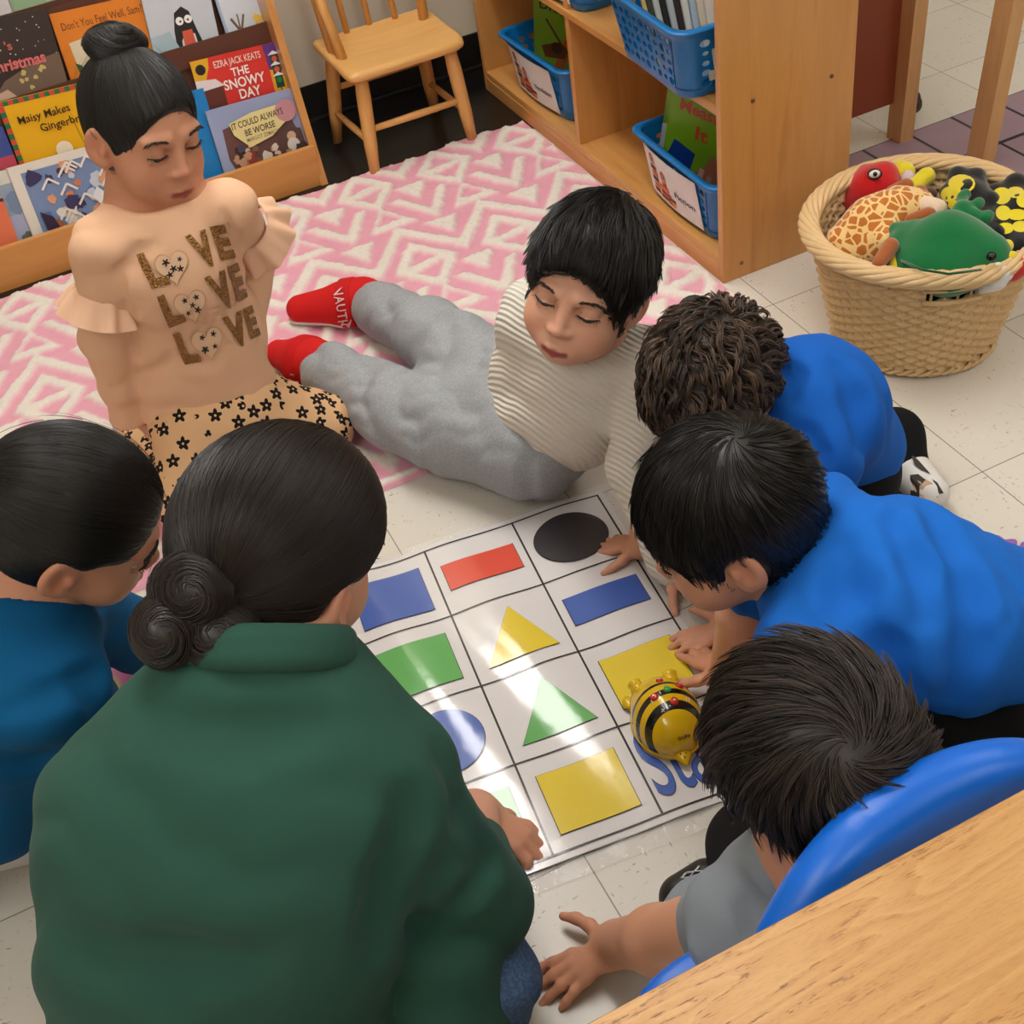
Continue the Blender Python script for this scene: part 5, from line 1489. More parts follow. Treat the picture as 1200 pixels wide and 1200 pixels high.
        on_shirt([(cu, cv)] + [hp(kk, .94) for kk in range(36)], [(0, 1 + kk, 1 + (kk + 1) % 36) for kk in range(36)], 'heart', ht, .0030, 'flower printed heart standing for the letter O')
        g = random.Random(q + 2)
        for fx, fy in ((-8, -5), (8, -9), (1, 2), (9, 2), (-3, 9)) if q == 0 else ((-7, -6), (6, -10), (8, 4), (-3, 8), (2, -1))[:4 + q % 2]:
            rr = g.uniform(3.0, 4.6); pts = []
            n_ = 30; ph = g.random() * 6
            for kk in range(n_): a = 2 * math.pi * kk / n_; r2 = rr * (.72 + .34 * math.cos(5 * a + ph)); pts.append((cu + fx + r2 * math.cos(a), cv + fy + r2 * math.sin(a)))
            on_shirt([(cu + fx, cv + fy)] + pts, [(0, 1 + kk, 1 + (kk + 1) % n_) for kk in range(n_)], 'flower_print', fl_b, .0042)
    # leggings
    lg = NT('flowered_leggings')
    vn = lg.voro(34, rnd=.55); pos = lg.node('ShaderNodeVectorMath', operation='SUBTRACT')
    sc = lg.node('ShaderNodeVectorMath', operation='SCALE'); lg.link(lg.tc(), sc.inputs[0]); sc.inputs['Scale'].default_value = 34
    sc2 = lg.node('ShaderNodeVectorMath', operation='SCALE'); lg.link(vn.outputs['Position'], sc2.inputs[0]); sc2.inputs['Scale'].default_value = 34
    lg.link(sc.outputs[0], pos.inputs[0]); lg.link(sc2.outputs[0], pos.inputs[1]); sp = lg.node('ShaderNodeSeparateXYZ'); lg.link(pos.outputs[0], sp.inputs[0])
    # petals: angle in a slanted plane so that they read as flowers from above and in front
    u_ = lg.math('SUBTRACT', sp.outputs[0], 0.0); v_ = lg.math('SUBTRACT', lg.math('MULTIPLY', sp.outputs[2], .72), lg.math('MULTIPLY', sp.outputs[1], -.69))
    an = lg.math('ARCTAN2', v_, u_); rw = lg.math('SQRT', lg.math('ADD', lg.math('MULTIPLY', u_, u_), lg.math('MULTIPLY', v_, v_)))
    pet = lg.math('ADD', .32, lg.math('MULTIPLY', lg.math('COSINE', lg.math('MULTIPLY', an, 5.0)), .10))
    mk = lg.math('LESS_THAN', rw, pet); ctr = lg.math('GREATER_THAN', rw, .07)
    mk = lg.math('MULTIPLY', lg.math('MULTIPLY', mk, ctr), lg.math('LESS_THAN', vn.outputs['Distance'], .52))
    lg.bump(lg.noise(600, 2), .12, .001); lg.set(lg.mix(mk, lin((226, 182, 138)), lin((26, 22, 22))), .85, spec=.2)
    S = SDF(); S.ell(hip - UP * .03, (.115, .105, .085), None, .03)
    S.chain([hip + A(.03, -.01, -.04), knL], [.082, .062], .03); S.chain([hip + A(-.03, -.02, -.04), knR], [.084, .062], .03)
    S.chain([knR, ft[0]], [.058, .042], .03); S.chain([knL, ft[1]], [.058, .042], .03)
    S.plane(A(0, 0, .013), A(0, 0, -1), .004); S.disp(folds(.003, 50, (1, -.4, 0), 8))
    cloth_obj('leggings', S, lg.m, t, .0045, 2)
    SH = plain((196, 178, 172), .6, name='pale_striped_shoe')
    for q, d in ((ft[0], A(-.02, .06, -.012)), (ft[1], A(.0, .06, -.012))):
        S = SDF(); S.cone(q + A(0, .0, -.002), q + d, .034, .026, .01); S.plane(A(0, 0, .0115), A(0, 0, -1), .003)
        V, F = S.mesh(.005, 2); mesh_obj('shoe', V, F, SH, t)
girl_peach()

# ------------------------------------------------------------------ boy in ribbed cream sweater
def boy_cream():
    t = thing('person', 'boy in a cream ribbed sweater and grey sweatpants lying propped up beside the mat', 'person', (-.66, -.03, .012))
    hd = Head(av(688, 332, 1.736), (-.76, -.642, .103), roll=-.27, scale=1.02)
    neck = av(692, 394, 1.84); pel = at(628, 490, .125); chest = at(690, 436, .285); waist = at(655, 480, .17)
    shL, shR = at(772, 428, .345), at(628, 372, .370)
    elL, wrL = at(748, 545, .19), at(788, 660, .045)
    elR, wrR = A(-.74, -.02, .24), A(-.70, .16, .06)
    elR, wrR = at(612, 420, .25), at(650, 440, .06)
    S = SDF(); tints = hd.add(S, neck - UP * .02, (.043, .052), chubby=1.06)
    S.chain([neck, chest, waist, pel], [.04, .046, .046, .046], .04)
    for a, b, c in ((shL, elL, wrL), (shR, elR, wrR)): S.cone(neck - UP * .02, a, .036, .034, .03); S.chain([a, b, c], [.036, .030, .023], .02)
    tints += hand(S, wrL, at(822, 688, .02) - wrL, A(.1, -.15, 1), -1, .122, curl=(.25, .3, .4, .5), spread=.2, thumb=(.62, -.2))
    tints += hand(S, wrR, A(.1, .9, -.2), A(0, 0, 1), 1, .12)
    hpA, hpB = pel + A(-.01, .05, .005), pel + A(-.03, -.035, -.02)
    knA, anA = at(505, 392, .085), at(428, 354, .055)
    knB, anB = at(470, 482, .085), at(372, 428, .058)
    for a, b, c in ((hpA, knA, anA), (hpB, knB, anB)): S.chain([a, b, c], [.07, .045, .03], .03)
    body_obj('body', S, SK2, t, tints, .0026)
    hd.face_parts(t, EYEW, IRIS, BROW)
    C = scalp(hd, .012, .058, -.045, front=.092, side=.0, thick=1.4); V, F = C.mesh(.004)
    cr = hd.p(.012, -.058, .10)
    s1 = strands(V, F, 5200, crown_flow(cr, .25), hlen(hd, .040, .012, .0, .085), 6, (.001, .009), .00085, 5, (.30, 30), droop=.2, clump=1, ok=ear_ok(hd))
    s2 = strands(V, F, 340, crown_flow(cr, .25), hlen(hd, .040, .012, .0, .085), 6, (.002, .012), .0007, 15, (.4, 34), clump=9, cspread=.0022, droop=.1, tone=(.2, 1))
    # fringe combed straight down the forehead
    fr = strands(V, F, 240, lambda p, n: Vector(hd.d(0, .35, -1)), .030, 6, (.001, .004), .0008, 25, (.16, 40), ok=lambda p: (hd.M.T @ (np.array(p) - hd.H))[1] > .045 and (hd.M.T @ (np.array(p) - hd.H))[2] > .058, clump=7, cspread=.0018, droop=.5)
    hair_obj(t, BLACKH, [(V, F)], [s1, s2, fr])
    # ribbed sweater
    ax = nrm(shL - shR)
    def rib(tt):
        mp = tt.node('ShaderNodeMapping'); tt.link(tt.tc(), mp.inputs[0])
        d = nrm(A(.82, .23, .52)); 
        dp = tt.node('ShaderNodeVectorMath', operation='DOT_PRODUCT'); tt.link(tt.tc(), dp.inputs[0]); dp.inputs[1].default_value = tuple(d)
        ds = tt.math('ADD', dp.outputs['Value'], tt.math('MULTIPLY', tt.noise(9, 2), .014))
        return tt.math('SINE', tt.math('MULTIPLY', ds, 2 * math.pi / .0076))
    W = fabric('cream_rib_knit', (230, 225, 214), 500, .42, .92, .04, .04, rib)
    S = SDF()
    torso(S, neck - UP * .03 + A(-.01, .01, 0), chest, waist, pel + A(.015, -.0, .01), ax, .075, .108, .108, .108, .78)
    S.cone(neck - UP * .035, shR, .050, .050, .03); S.cone(neck - UP * .035, shL, .050, .050, .03)
    S.chain([shL, elL, wrL], [.054, .048, .036], .016); S.chain([shR, elR], [.056, .050], .03)
    S.cone(wrL + nrm(elL - wrL) * .035, wrL + nrm(elL - wrL) * .006, .041, .041, .005)
    S.ell(neck + A(-.008, -.010, .020), (.056, .054, .036), None, .010, 's')
    pn = nrm(pel - waist + A(-.25, .25, -.15)); S.plane(pel + pn * .035, pn, .008)
    S.plane(wrL + nrm(wrL - elL) * .004, wrL - elL, .003) if False else None
    S.plane(A(0, 0, .004), A(0, 0, -1), .003)
    S.disp(folds(.005, 30, (.5, .5, .7), 12))
    cloth_obj('sweater', S, W, t, .0042, 2)
    G = fabric('grey_sweatpants', (152, 156, 160), 800, .18, .92, .06, fine=(176, 180, 184))
    S = SDF(); S.ell(pel + A(-.01, .01, -.01), (.125, .115, .10), None, .03)
    S.chain([hpA, knA * .6 + hpA * .4, knA, anA + nrm(knA - anA) * .055], [.088, .078, .066, .052], .03)
    S.chain([hpB, knB * .6 + hpB * .4, knB, anB + nrm(knB - anB) * .060], [.096, .086, .072, .056], .03)
    for a, b in ((anA, knA), (anB, knB)):
        d = nrm(b - a); S.cone(a + d * .052, a + d * .075, .054, .060, .012)
    S.plane(A(0, 0, .013), A(0, 0, -1), .004); S.disp(folds(.008, 32, (.9, -.2, 0), 21)); S.disp(folds(.003, 70, (.6, .6, .2), 4))
    cloth_obj('sweatpants', S, G, t, .0045, 1)
    # red shoes with lettering on the strap
    RED = fabric('red_knit_shoe', (206, 32, 32), 700, .15, .8, .06); SOLE = plain((232, 228, 224), .6); STRAP = fabric('red_strap', (196, 26, 28), 900, .1, .7, .05); silver = plain((226, 196, 194), .4)
    for an, toe, la, lb, txt in ((anA, at(352, 362, .045), (391, 338), (398, 378), 'NAUTICA'), (anB, at(328, 415, .045), (353, 404), (338, 446), 'NAUTICA')):
        sh = thing('tmp', 'x', 'x') if False else None
        d = nrm(toe - an); sd = nrm(np.cross(UP, d))
        S = SDF(); S.chain([an + d * .0, an + d * .04, toe], [.044, .046, .030], .02); S.cone(an + UP * .01, an - d * .018, .042, .040, .02)
        S.plane(A(0, 0, .014), A(0, 0, -1), .006)
        V, F = S.mesh(.0035, 2); shoe = mesh_obj('shoe', V, F, RED, t, label='red slip-on shoe with a lettered strap'); bv = bvh_of(V, F)
        S = SDF(); S.chain([an - d * .02, an + d * .04, toe + d * .002], [.045, .047, .034], .02); S.plane(A(0, 0, .0285), A(0, 0, 1), .003); S.plane(A(0, 0, .0125), A(0, 0, -1), .003)
        V, F = S.mesh(.0035, 2); mesh_obj('sole', V, F, SOLE, shoe)
        S = SDF(); S.cone(an + d * .012, an + d * .052, .0555, .0535, .01); S.plane(an + d * .016, -d, .003); S.plane(an + d * .050, d, .003); S.plane(A(0, 0, .02), A(0, 0, -1), .004)
        V, F = S.mesh(.0035, 2); stp = mesh_obj('strap', V, F, STRAP, shoe); bv = bvh_of(V, F)
        Vt, Ft = text_mesh(txt, 1, 0, .012, 1.1, 'LEFT', 0, 2); x1 = max(p[0] for p in Vt)
        la, lb = A(*la), A(*lb); e = lb - la; n2 = A(e[1], -e[0]) / np.linalg.norm(e)
        Vv = []
        for x, y, z in Vt:
            uv = la + e * (x / x1) * 1.45 + n2 * (y / .72 * 11)
            dr = Vector(nrm(at(uv[0], uv[1], 0) - CC)); h_ = bv.ray_cast(Vector(CC), dr, 5)
            if h_[0] is None: h_ = bv.find_nearest(Vector(at(uv[0], uv[1], .05)))
            Vv.append(h_[0] + h_[1] * .0035)
        mb = MB(); mb.add(Vv, Ft, 0); mb.build('lettering', silver, stp)
boy_cream()

# ------------------------------------------------------------------ curly haired boy in blue
BLUE = fabric('royal_blue_tee', (24, 96, 190), 800, .14, .9, .06)
def boy_curly():
    t = thing('person', 'curly brown haired boy in a blue shirt crouching behind the bigger boy in blue', 'person', (-.30, -.66, 0))
    hd = Head(av(834, 455, 1.665), (-.759, -.357, -.545), roll=-.004, scale=.92)
    neck = av(900, 458, 1.72); chest = at(950, 470, .335); waist = at(958, 486, .275); hip = at(968, 508, .205)
    side = nrm(np.cross(UP, hip - neck))         # towards +y or -y
    shF, shN = neck + A(.02, .10, -.035), neck + A(.01, -.105, -.045)
    elF, wrF = A(-.50, -.40, .19), at(752, 640, .03)
    elN, wrN = A(-.50, -.76, .18), A(-.55, -.70, .03)
    knF, knN = hip + A(-.14, .05, -.15), hip + A(-.13, -.07, -.15)
    kn2 = at(1048, 512, .075); an = at(1066, 556, .045)
    S = SDF(); tints = hd.add(S, neck - UP * .01, (.040, .046))
    S.chain([neck, chest, waist, hip], [.04, .046, .046, .046], .04)
    for a, b, c, sd in ((shF, elF, wrF, 1), (shN, elN, wrN, -1)): S.cone(neck - UP * .02, a, .034, .032, .03); S.chain([a, b, c], [.034, .028, .021], .02)
    tints += hand(S, wrF, at(722, 638, .012) - wrF, A(0, 0, 1), 1, .115, curl=(.2, .25, .3, .3))
    tints += hand(S, wrN, A(-1, .2, -.15), A(0, 0, 1), -1, .112)
    body_obj('body', S, SK4, t, tints, .003)
    C = scalp(hd, .016, .042, -.055, front=.094); V, F = C.mesh(.0045)
    cr = hd.p(.01, -.07, .08)
    s1 = strands(V, F, 620, crown_flow(cr, .8), hlen(hd, .055, .022, -.03, .05), 10, (.002, .010), .0009, 31, (.9, 22), ok=ear_ok(hd), helix=(.0075, 130), clump=9, cspread=.0022, droop=.4, tone=(.0, .9))
    s2 = strands(V, F, 1500, crown_flow(cr, .5), .030, 7, (.001, .006), .0009, 32, (.8, 26), ok=ear_ok(hd), tone=(.0, .4))
    hair_obj(t, BRN, [(V, F)], [s1, s2], captone=.0)
    S = SDF(); torso(S, neck - UP * .02 + A(.02, 0, 0), chest, waist, hip + A(.02, -.01, 0), A(0, 1, 0), .066, .100, .100, .100, .78)
    S.cone(neck + A(.02, 0, -.03), shF, .05, .05, .04); S.cone(neck + A(.02, 0, -.03), shN, .05, .05, .04)
    S.cone(shF, shF * .4 + elF * .6, .052, .052, .03); S.cone(shN, shN * .4 + elN * .6, .052, .054, .03)
    S.ell(neck + A(-.028, -.0, .014), (.044, .052, .036), None, .010, 's')
    S.ell(hip + A(.005, 0, -.03), (.092, .108, .10), None, .03)
    hn = A(.55, -.25, -.8); S.plane(hip + nrm(hn) * .088, hn, .006); S.disp(folds(.006, 32, (.9, .5, 0), 41))
    cloth_obj('tee_shirt', S, BLUE, t, .0045, 1, None, [([(920, 505), (945, 515), (955, 535), (950, 560)], .014, .02), ([(915, 425), (930, 440), (925, 462)], .010, .02), ([(985, 430), (1005, 470), (1010, 520)], .010, .03)])
    neckband('collar', neck + A(-.008, 0, -.004), hd.H - neck, .050, .0055, BLUE, t)
    BK = fabric('black_shorts', (20, 20, 22), 700, .15, .9, .1)
    S = SDF(); S.ell(hip + A(.0, 0, -.06), (.11, .115, .10), None, .03)
    S.chain([hip + A(0, .03, -.05), knF], [.075, .055], .03); S.chain([hip + A(0, -.05, -.05), knN], [.075, .055], .03)
    S.chain([knF, kn2, an], [.05, .045, .035], .02); S.chain([knN, an + A(-.10, -.10, .0)], [.05, .034], .02)
    S.plane(A(0, 0, .002), A(0, 0, -1), .003); cloth_obj('trousers', S, BK, t, .005, 2)
    # shoe seen from behind: white upper, dark and tan pads on the sole
    q = at(1078, 566, .045); d = nrm(A(.75, -.55, 0)); SW = plain((226, 222, 218), .6); SD = plain((52, 46, 42), .7); ST = plain((206, 172, 140), .7)
    q0 = at(1062, 548, .05); q1 = at(1090, 578, .045)
    for dx in (A(0, 0, 0), A(-.09, -.10, 0)):
        S = SDF(); S.cone(q0 + dx, q1 + dx, .036, .030, .02); S.plane(A(0, 0, .001), A(0, 0, -1), .003); V, F = S.mesh(.0035, 2)
        sh = mesh_obj('shoe', V, F, SW, t); bv = bvh_of(V, F)
        if dx[1] == 0:
            def pad(pts, m, nm, off):
                Vv = []
                for u, v in pts:
                    dr = Vector(nrm(at(u, v, 0) - CC)); h_ = bv.ray_cast(Vector(CC), dr, 5)
                    if h_[0] is None: h_ = bv.find_nearest(Vector(at(u, v, .04)))
                    Vv.append(h_[0] + h_[1] * off)
                cc = np.mean([np.array(x) for x in Vv], 0); h_ = bv.find_nearest(Vector(cc)); Vv.append(h_[0] + h_[1] * off); n_ = len(pts)
                mb = MB(); mb.add(Vv, [(n_, i, (i + 1) % n_) for i in range(n_)], 0, False); mb.build(nm, m, sh)
            pad([(1068, 556), (1085, 562), (1092, 566), (1099, 583), (1082, 583), (1072, 575)], ST, 'tan_pad', .0012)
            pad([(1067, 557), (1076, 556), (1085, 563), (1078, 570), (1078, 582), (1068, 580)], SD, 'dark_pad', .0018)
            pad([(1066, 531), (1076, 540), (1090, 556), (1080, 552), (1072, 546)], SD, 'dark_pad', .0018)
            pad([(1092, 562), (1098, 566), (1105, 578), (1100, 579)], SD, 'dark_pad', .0018)
boy_curly()

# ------------------------------------------------------------------ bigger boy in blue
def boy_blue():
    t = thing('person', 'bigger boy in blue shirt and black pants leaning over the mat edge', 'person', (-.42, -1.04, 0))
    hd = Head(av(850, 607, 1.40), (-.822, .382, -.422), roll=.02, scale=1.06)
    neck = av(945, 655, 1.45); chest = av(1018, 690, 1.42); waist = av(1098, 720, 1.435); hip = av(1182, 742, 1.48)
    shF, shN = av(945, 605, 1.53), av(952, 768, 1.34)
    elF, wrF = at(872, 715, .20), at(852, 792, .045)
    elN, wrN = at(925, 850, .22), at(905, 850, .04)
    S = SDF(); tints = hd.add(S, neck - A(0, 0, .01), (.044, .052), chubby=1.06)
    S.chain([neck, chest, waist, hip], [.05, .062, .062, .062], .05)
    S.cone(neck, shF, .045, .042, .03); S.cone(neck, shN, .045, .042, .03)
    S.chain([shF, elF, wrF], [.040, .034, .026], .02); S.chain([shN, elN, wrN], [.040, .034, .026], .02)
    tints += hand(S, wrF, at(815, 760, .014) - wrF, A(.05, 0, 1), 1, .125, curl=(.15, .2, .2, .25), spread=.16, thumb=(.70, -.15))
    tints += hand(S, wrN, A(-.8, .3, -.1), A(0, 0, 1), -1, .12)
    body_obj('body', S, SK3, t, tints, .0027)
    hd.face_parts(t, EYEW, IRIS, BROW)
    C = scalp(hd, .011, .042, -.040, front=.092); V, F = C.mesh(.004)
    cr = hd.p(.012, -.056, .094)
    s1 = strands(V, F, 6000, crown_flow(cr, .35), hlen(hd, .040, .010, -.01, .075), 6, (.0006, .004), .00075, 51, (.24, 24), ok=ear_ok(hd, .03))
    s2 = strands(V, F, 200, crown_flow(cr, .35), .040, 6, (.002, .009), .0006, 52, (.3, 30), clump=6, cspread=.002, tone=(.3, 1))
    hair_obj(t, BLACKH, [(V, F)], [s1, s2])
    S = SDF(); ax = nrm(shN - shF)
    torso(S, neck + A(.025, 0, -.02), chest, waist, hip, ax, .080, .114, .110, .104, .84, .05)
    S.cone(neck + A(.035, 0, -.03), shF, .052, .052, .04); S.cone(neck + A(.035, 0, -.03), shN, .054, .056, .04)
    S.cone(shF, shF * .35 + elF * .65, .055, .054, .03); S.cone(shN, shN * .35 + elN * .65, .058, .060, .03)
    S.ell(neck + A(-.026, .0, .022), (.056, .066, .052), None, .008, 's')
    S.ell(hip, (.100, .102, .096), None, .03)
    S.disp(folds(.007, 24, (.9, -.5, .1), 61)); S.disp(folds(.003, 60, (.5, -.6, .1), 5))
    BT = fabric('blue_tee', (28, 108, 206), 800, .14, .9, .06); cloth_obj('tee_shirt', S, BT, t, .0045, 1, None, [([(1085, 590), (1115, 630), (1140, 690), (1142, 760), (1120, 815)], .012, .03), ([(985, 640), (995, 690), (985, 745)], .010, .035), ([(1010, 745), (1040, 765), (1048, 800)], .014, .025), ([(1045, 610), (1075, 660), (1085, 720)], .009, .03), ([(930, 720), (960, 740), (990, 745)], .010, .025)])
    neckband('collar', neck + A(-.004, 0, -.002), hd.H - neck, .056, .006, BT, t)
    BK = fabric('black_pants', (22, 23, 24), 700, .15, .9, .1)
    S = SDF(); S.ell(hip + A(.02, -.02, -.07), (.115, .125, .12), None, .03); S.chain([av(1035, 852, 1.44), av(1195, 842, 1.46)], [.060, .085], .03)
    k1, k2 = at(1000, 770, .06) , at(1105, 865, .065)
    S.chain([hip + A(0, .06, -.08), A(-.50, -.98, .07)], [.085, .065], .03); S.chain([hip + A(0, -.06, -.07), at(1110, 860, .12), ], [.09, .075], .03)
    S.chain([A(-.50, -.98, .07), A(-.22, -.95, .05)], [.06, .045], .03); S.chain([at(1110, 860, .12), A(-.20, -1.20, .05)], [.07, .045], .03)
    S.plane(A(0, 0, .002), A(0, 0, -1), .003); S.disp(folds(.008, 30, (.7, .5, .2), 66)); cloth_obj('trousers', S, BK, t, .005, 2)
    SHM = plain((30, 30, 32), .5)
    for q in (A(-.19, -.95, .04), A(-.17, -1.20, .04)):
        S = SDF(); S.cone(q, q + A(.09, 0, -.006), .034, .028, .01); S.plane(A(0, 0, .001), A(0, 0, -1), .003); V, F = S.mesh(.005, 2); mesh_obj('shoe', V, F, SHM, t)
boy_blue()

# ------------------------------------------------------------------ boy in grey by the blue chair
def boy_grey():
    t = thing('person', 'boy in a grey tee shirt sitting on the floor in front of the blue chair', 'person', (-.80, -1.17, 0))
    hd = Head(av(958, 891, 1.096), (-.044, .877, -.479), roll=-.23, scale=1.0)
    neck = av(962, 990, 1.115); chest = neck + A(-.015, .0, -.11); waist = neck + A(-.01, -.01, -.22); hip = A(neck[0], neck[1] - .01, .10)
    shL, shR = av(884, 1072, 1.20), av(1050, 975, 1.17)
    elL, wrL = at(752, 1105, .105), at(722, 1106, .040)
    elL = at(770, 1102, .13)
    elR, wrR = A(-.69, -1.08, .22), A(-.70, -.99, .14)
    S = SDF(); tints = hd.add(S, neck - UP * .01, (.042, .048))
    S.chain([neck, chest, waist, hip], [.04, .046, .046, .046], .04)
    S.cone(neck, shL, .042, .038, .03); S.cone(neck, shR, .042, .038, .03)
    S.chain([shL, elL, wrL], [.042, .036, .028], .02); S.chain([shR, elR, wrR], [.038, .032, .024], .02)
    tints += hand(S, wrL, at(660, 1145, .016) - wrL, A(.1, .0, 1), -1, .128, curl=(.12, .12, .12, .15), spread=.20, thumb=(.80, -.05), tcurl=.35)
    tints += hand(S, wrR, A(-.05, .35, -1), A(-.1, 1, .3), -1, .115, curl=(.2, .2, .3, .3))
    body_obj('body', S, SK3, t, tints, .0026)
    C = scalp(hd, .013, .045, -.050, front=.092); V, F = C.mesh(.004)
    cr = hd.p(.006, -.088, .058)
    s1 = strands(V, F, 5600, crown_flow(cr, .55), hlen(hd, .040, .012, -.02, .06), 6, (.001, .007), .00075, 71, (.30, 26), ok=ear_ok(hd, .038))
    s2 = strands(V, F, 520, crown_flow(cr, .55), hlen(hd, .050, .014, -.01, .075), 6, (.002, .016), .0006, 72, (.45, 30), ok=ear_ok(hd, .042), clump=8, cspread=.0024, tone=(.2, 1), droop=.1)
    hair_obj(t, GREYB, [(V, F)], [s1, s2])
    W = fabric('grey_jersey', (146, 154, 163), 800, .14, .85, .06)
    S = SDF(); torso(S, neck - UP * .040, chest - UP * .02, waist, hip, nrm(shR - shL), .062, .102, .102, .105, .72)
    S.cone(neck - UP * .032 + A(-.02, .01, 0), shL, .046, .048, .03); S.cone(neck - UP * .045, shR, .048, .050, .03)
    sl = at(834, 1088, .185); S.chain([shL, sl], [.052, .054], .03); S.chain([shR, shR * .4 + elR * .6], [.052, .052], .03)
    sd = nrm(sl - shL); S.plane(sl + sd * .006, sd * 1.0, .004) if False else None
    S.cone(sl + sd * .004, sl + sd * .014, .0565, .0565, .003)
    S.ell(neck + A(0, .012, .022), (.050, .050, .036), None, .010, 's'); S.plane(A(0, 0, .03), A(0, 0, -1), .004)
    S.disp(folds(.005, 36, (.8, .3, .2), 74)); cloth_obj('tee_shirt', S, W, t, .0042, 2, None, [([(870, 1040), (880, 1065), (884, 1092)], .009, .02)])
    neckband('collar', neck + A(0, .004, .002), hd.H - neck, .049, .0055, W, t)
    BK = fabric('black_trousers', (28, 27, 28), 700, .15, .9, .1)
    S = SDF(); S.ell(A(hip[0], hip[1], .10), (.115, .10, .095), None, .03)
    S.chain([hip + A(.05, .02, 0), A(-.69, -1.04, .19), A(-.715, -1.07, .05)], [.075, .058, .04], .03); S.chain([hip + A(-.02, .03, -.01), A(-.74, -1.05, .07), A(-.70, -1.12, .05)], [.070, .052, .04], .03)
    S.plane(A(0, 0, .002), A(0, 0, -1), .003); cloth_obj('trousers', S, BK, t, .005, 2)
    SHM = plain((34, 32, 30), .45); LC = plain((206, 206, 206), .4)
    for a, b in ((at(866, 1012, .035), at(876, 978, .035)), (at(830, 1040, .03), at(800, 1052, .028))):
        S = SDF(); S.cone(a, b, .036, .030, .012); S.plane(A(0, 0, .001), A(0, 0, -1), .003); V, F = S.mesh(.0035, 2); sh = mesh_obj('shoe', V, F, SHM, t); bv = bvh_of(V, F)
        d = nrm(b - a); s_ = np.cross(UP, d); mb = MB()
        for k_ in range(3):
            c = a * .75 + b * .25 + d * .009 * k_; pts = []
            for q in range(7):
                p = c + s_ * (.024 * (q / 6 - .5)) + d * (.005 if (q + k_) % 2 else -.003) + UP * .06; h_ = bv.ray_cast(Vector(p), Vector((0, 0, -1)), 1)
                pts.append(np.array(h_[0]) + UP * .002 if h_[0] is not None else p - UP * .03)
            mb.tube(pts, .0016, 5)
        mb.build('laces', LC, sh)
boy_grey()

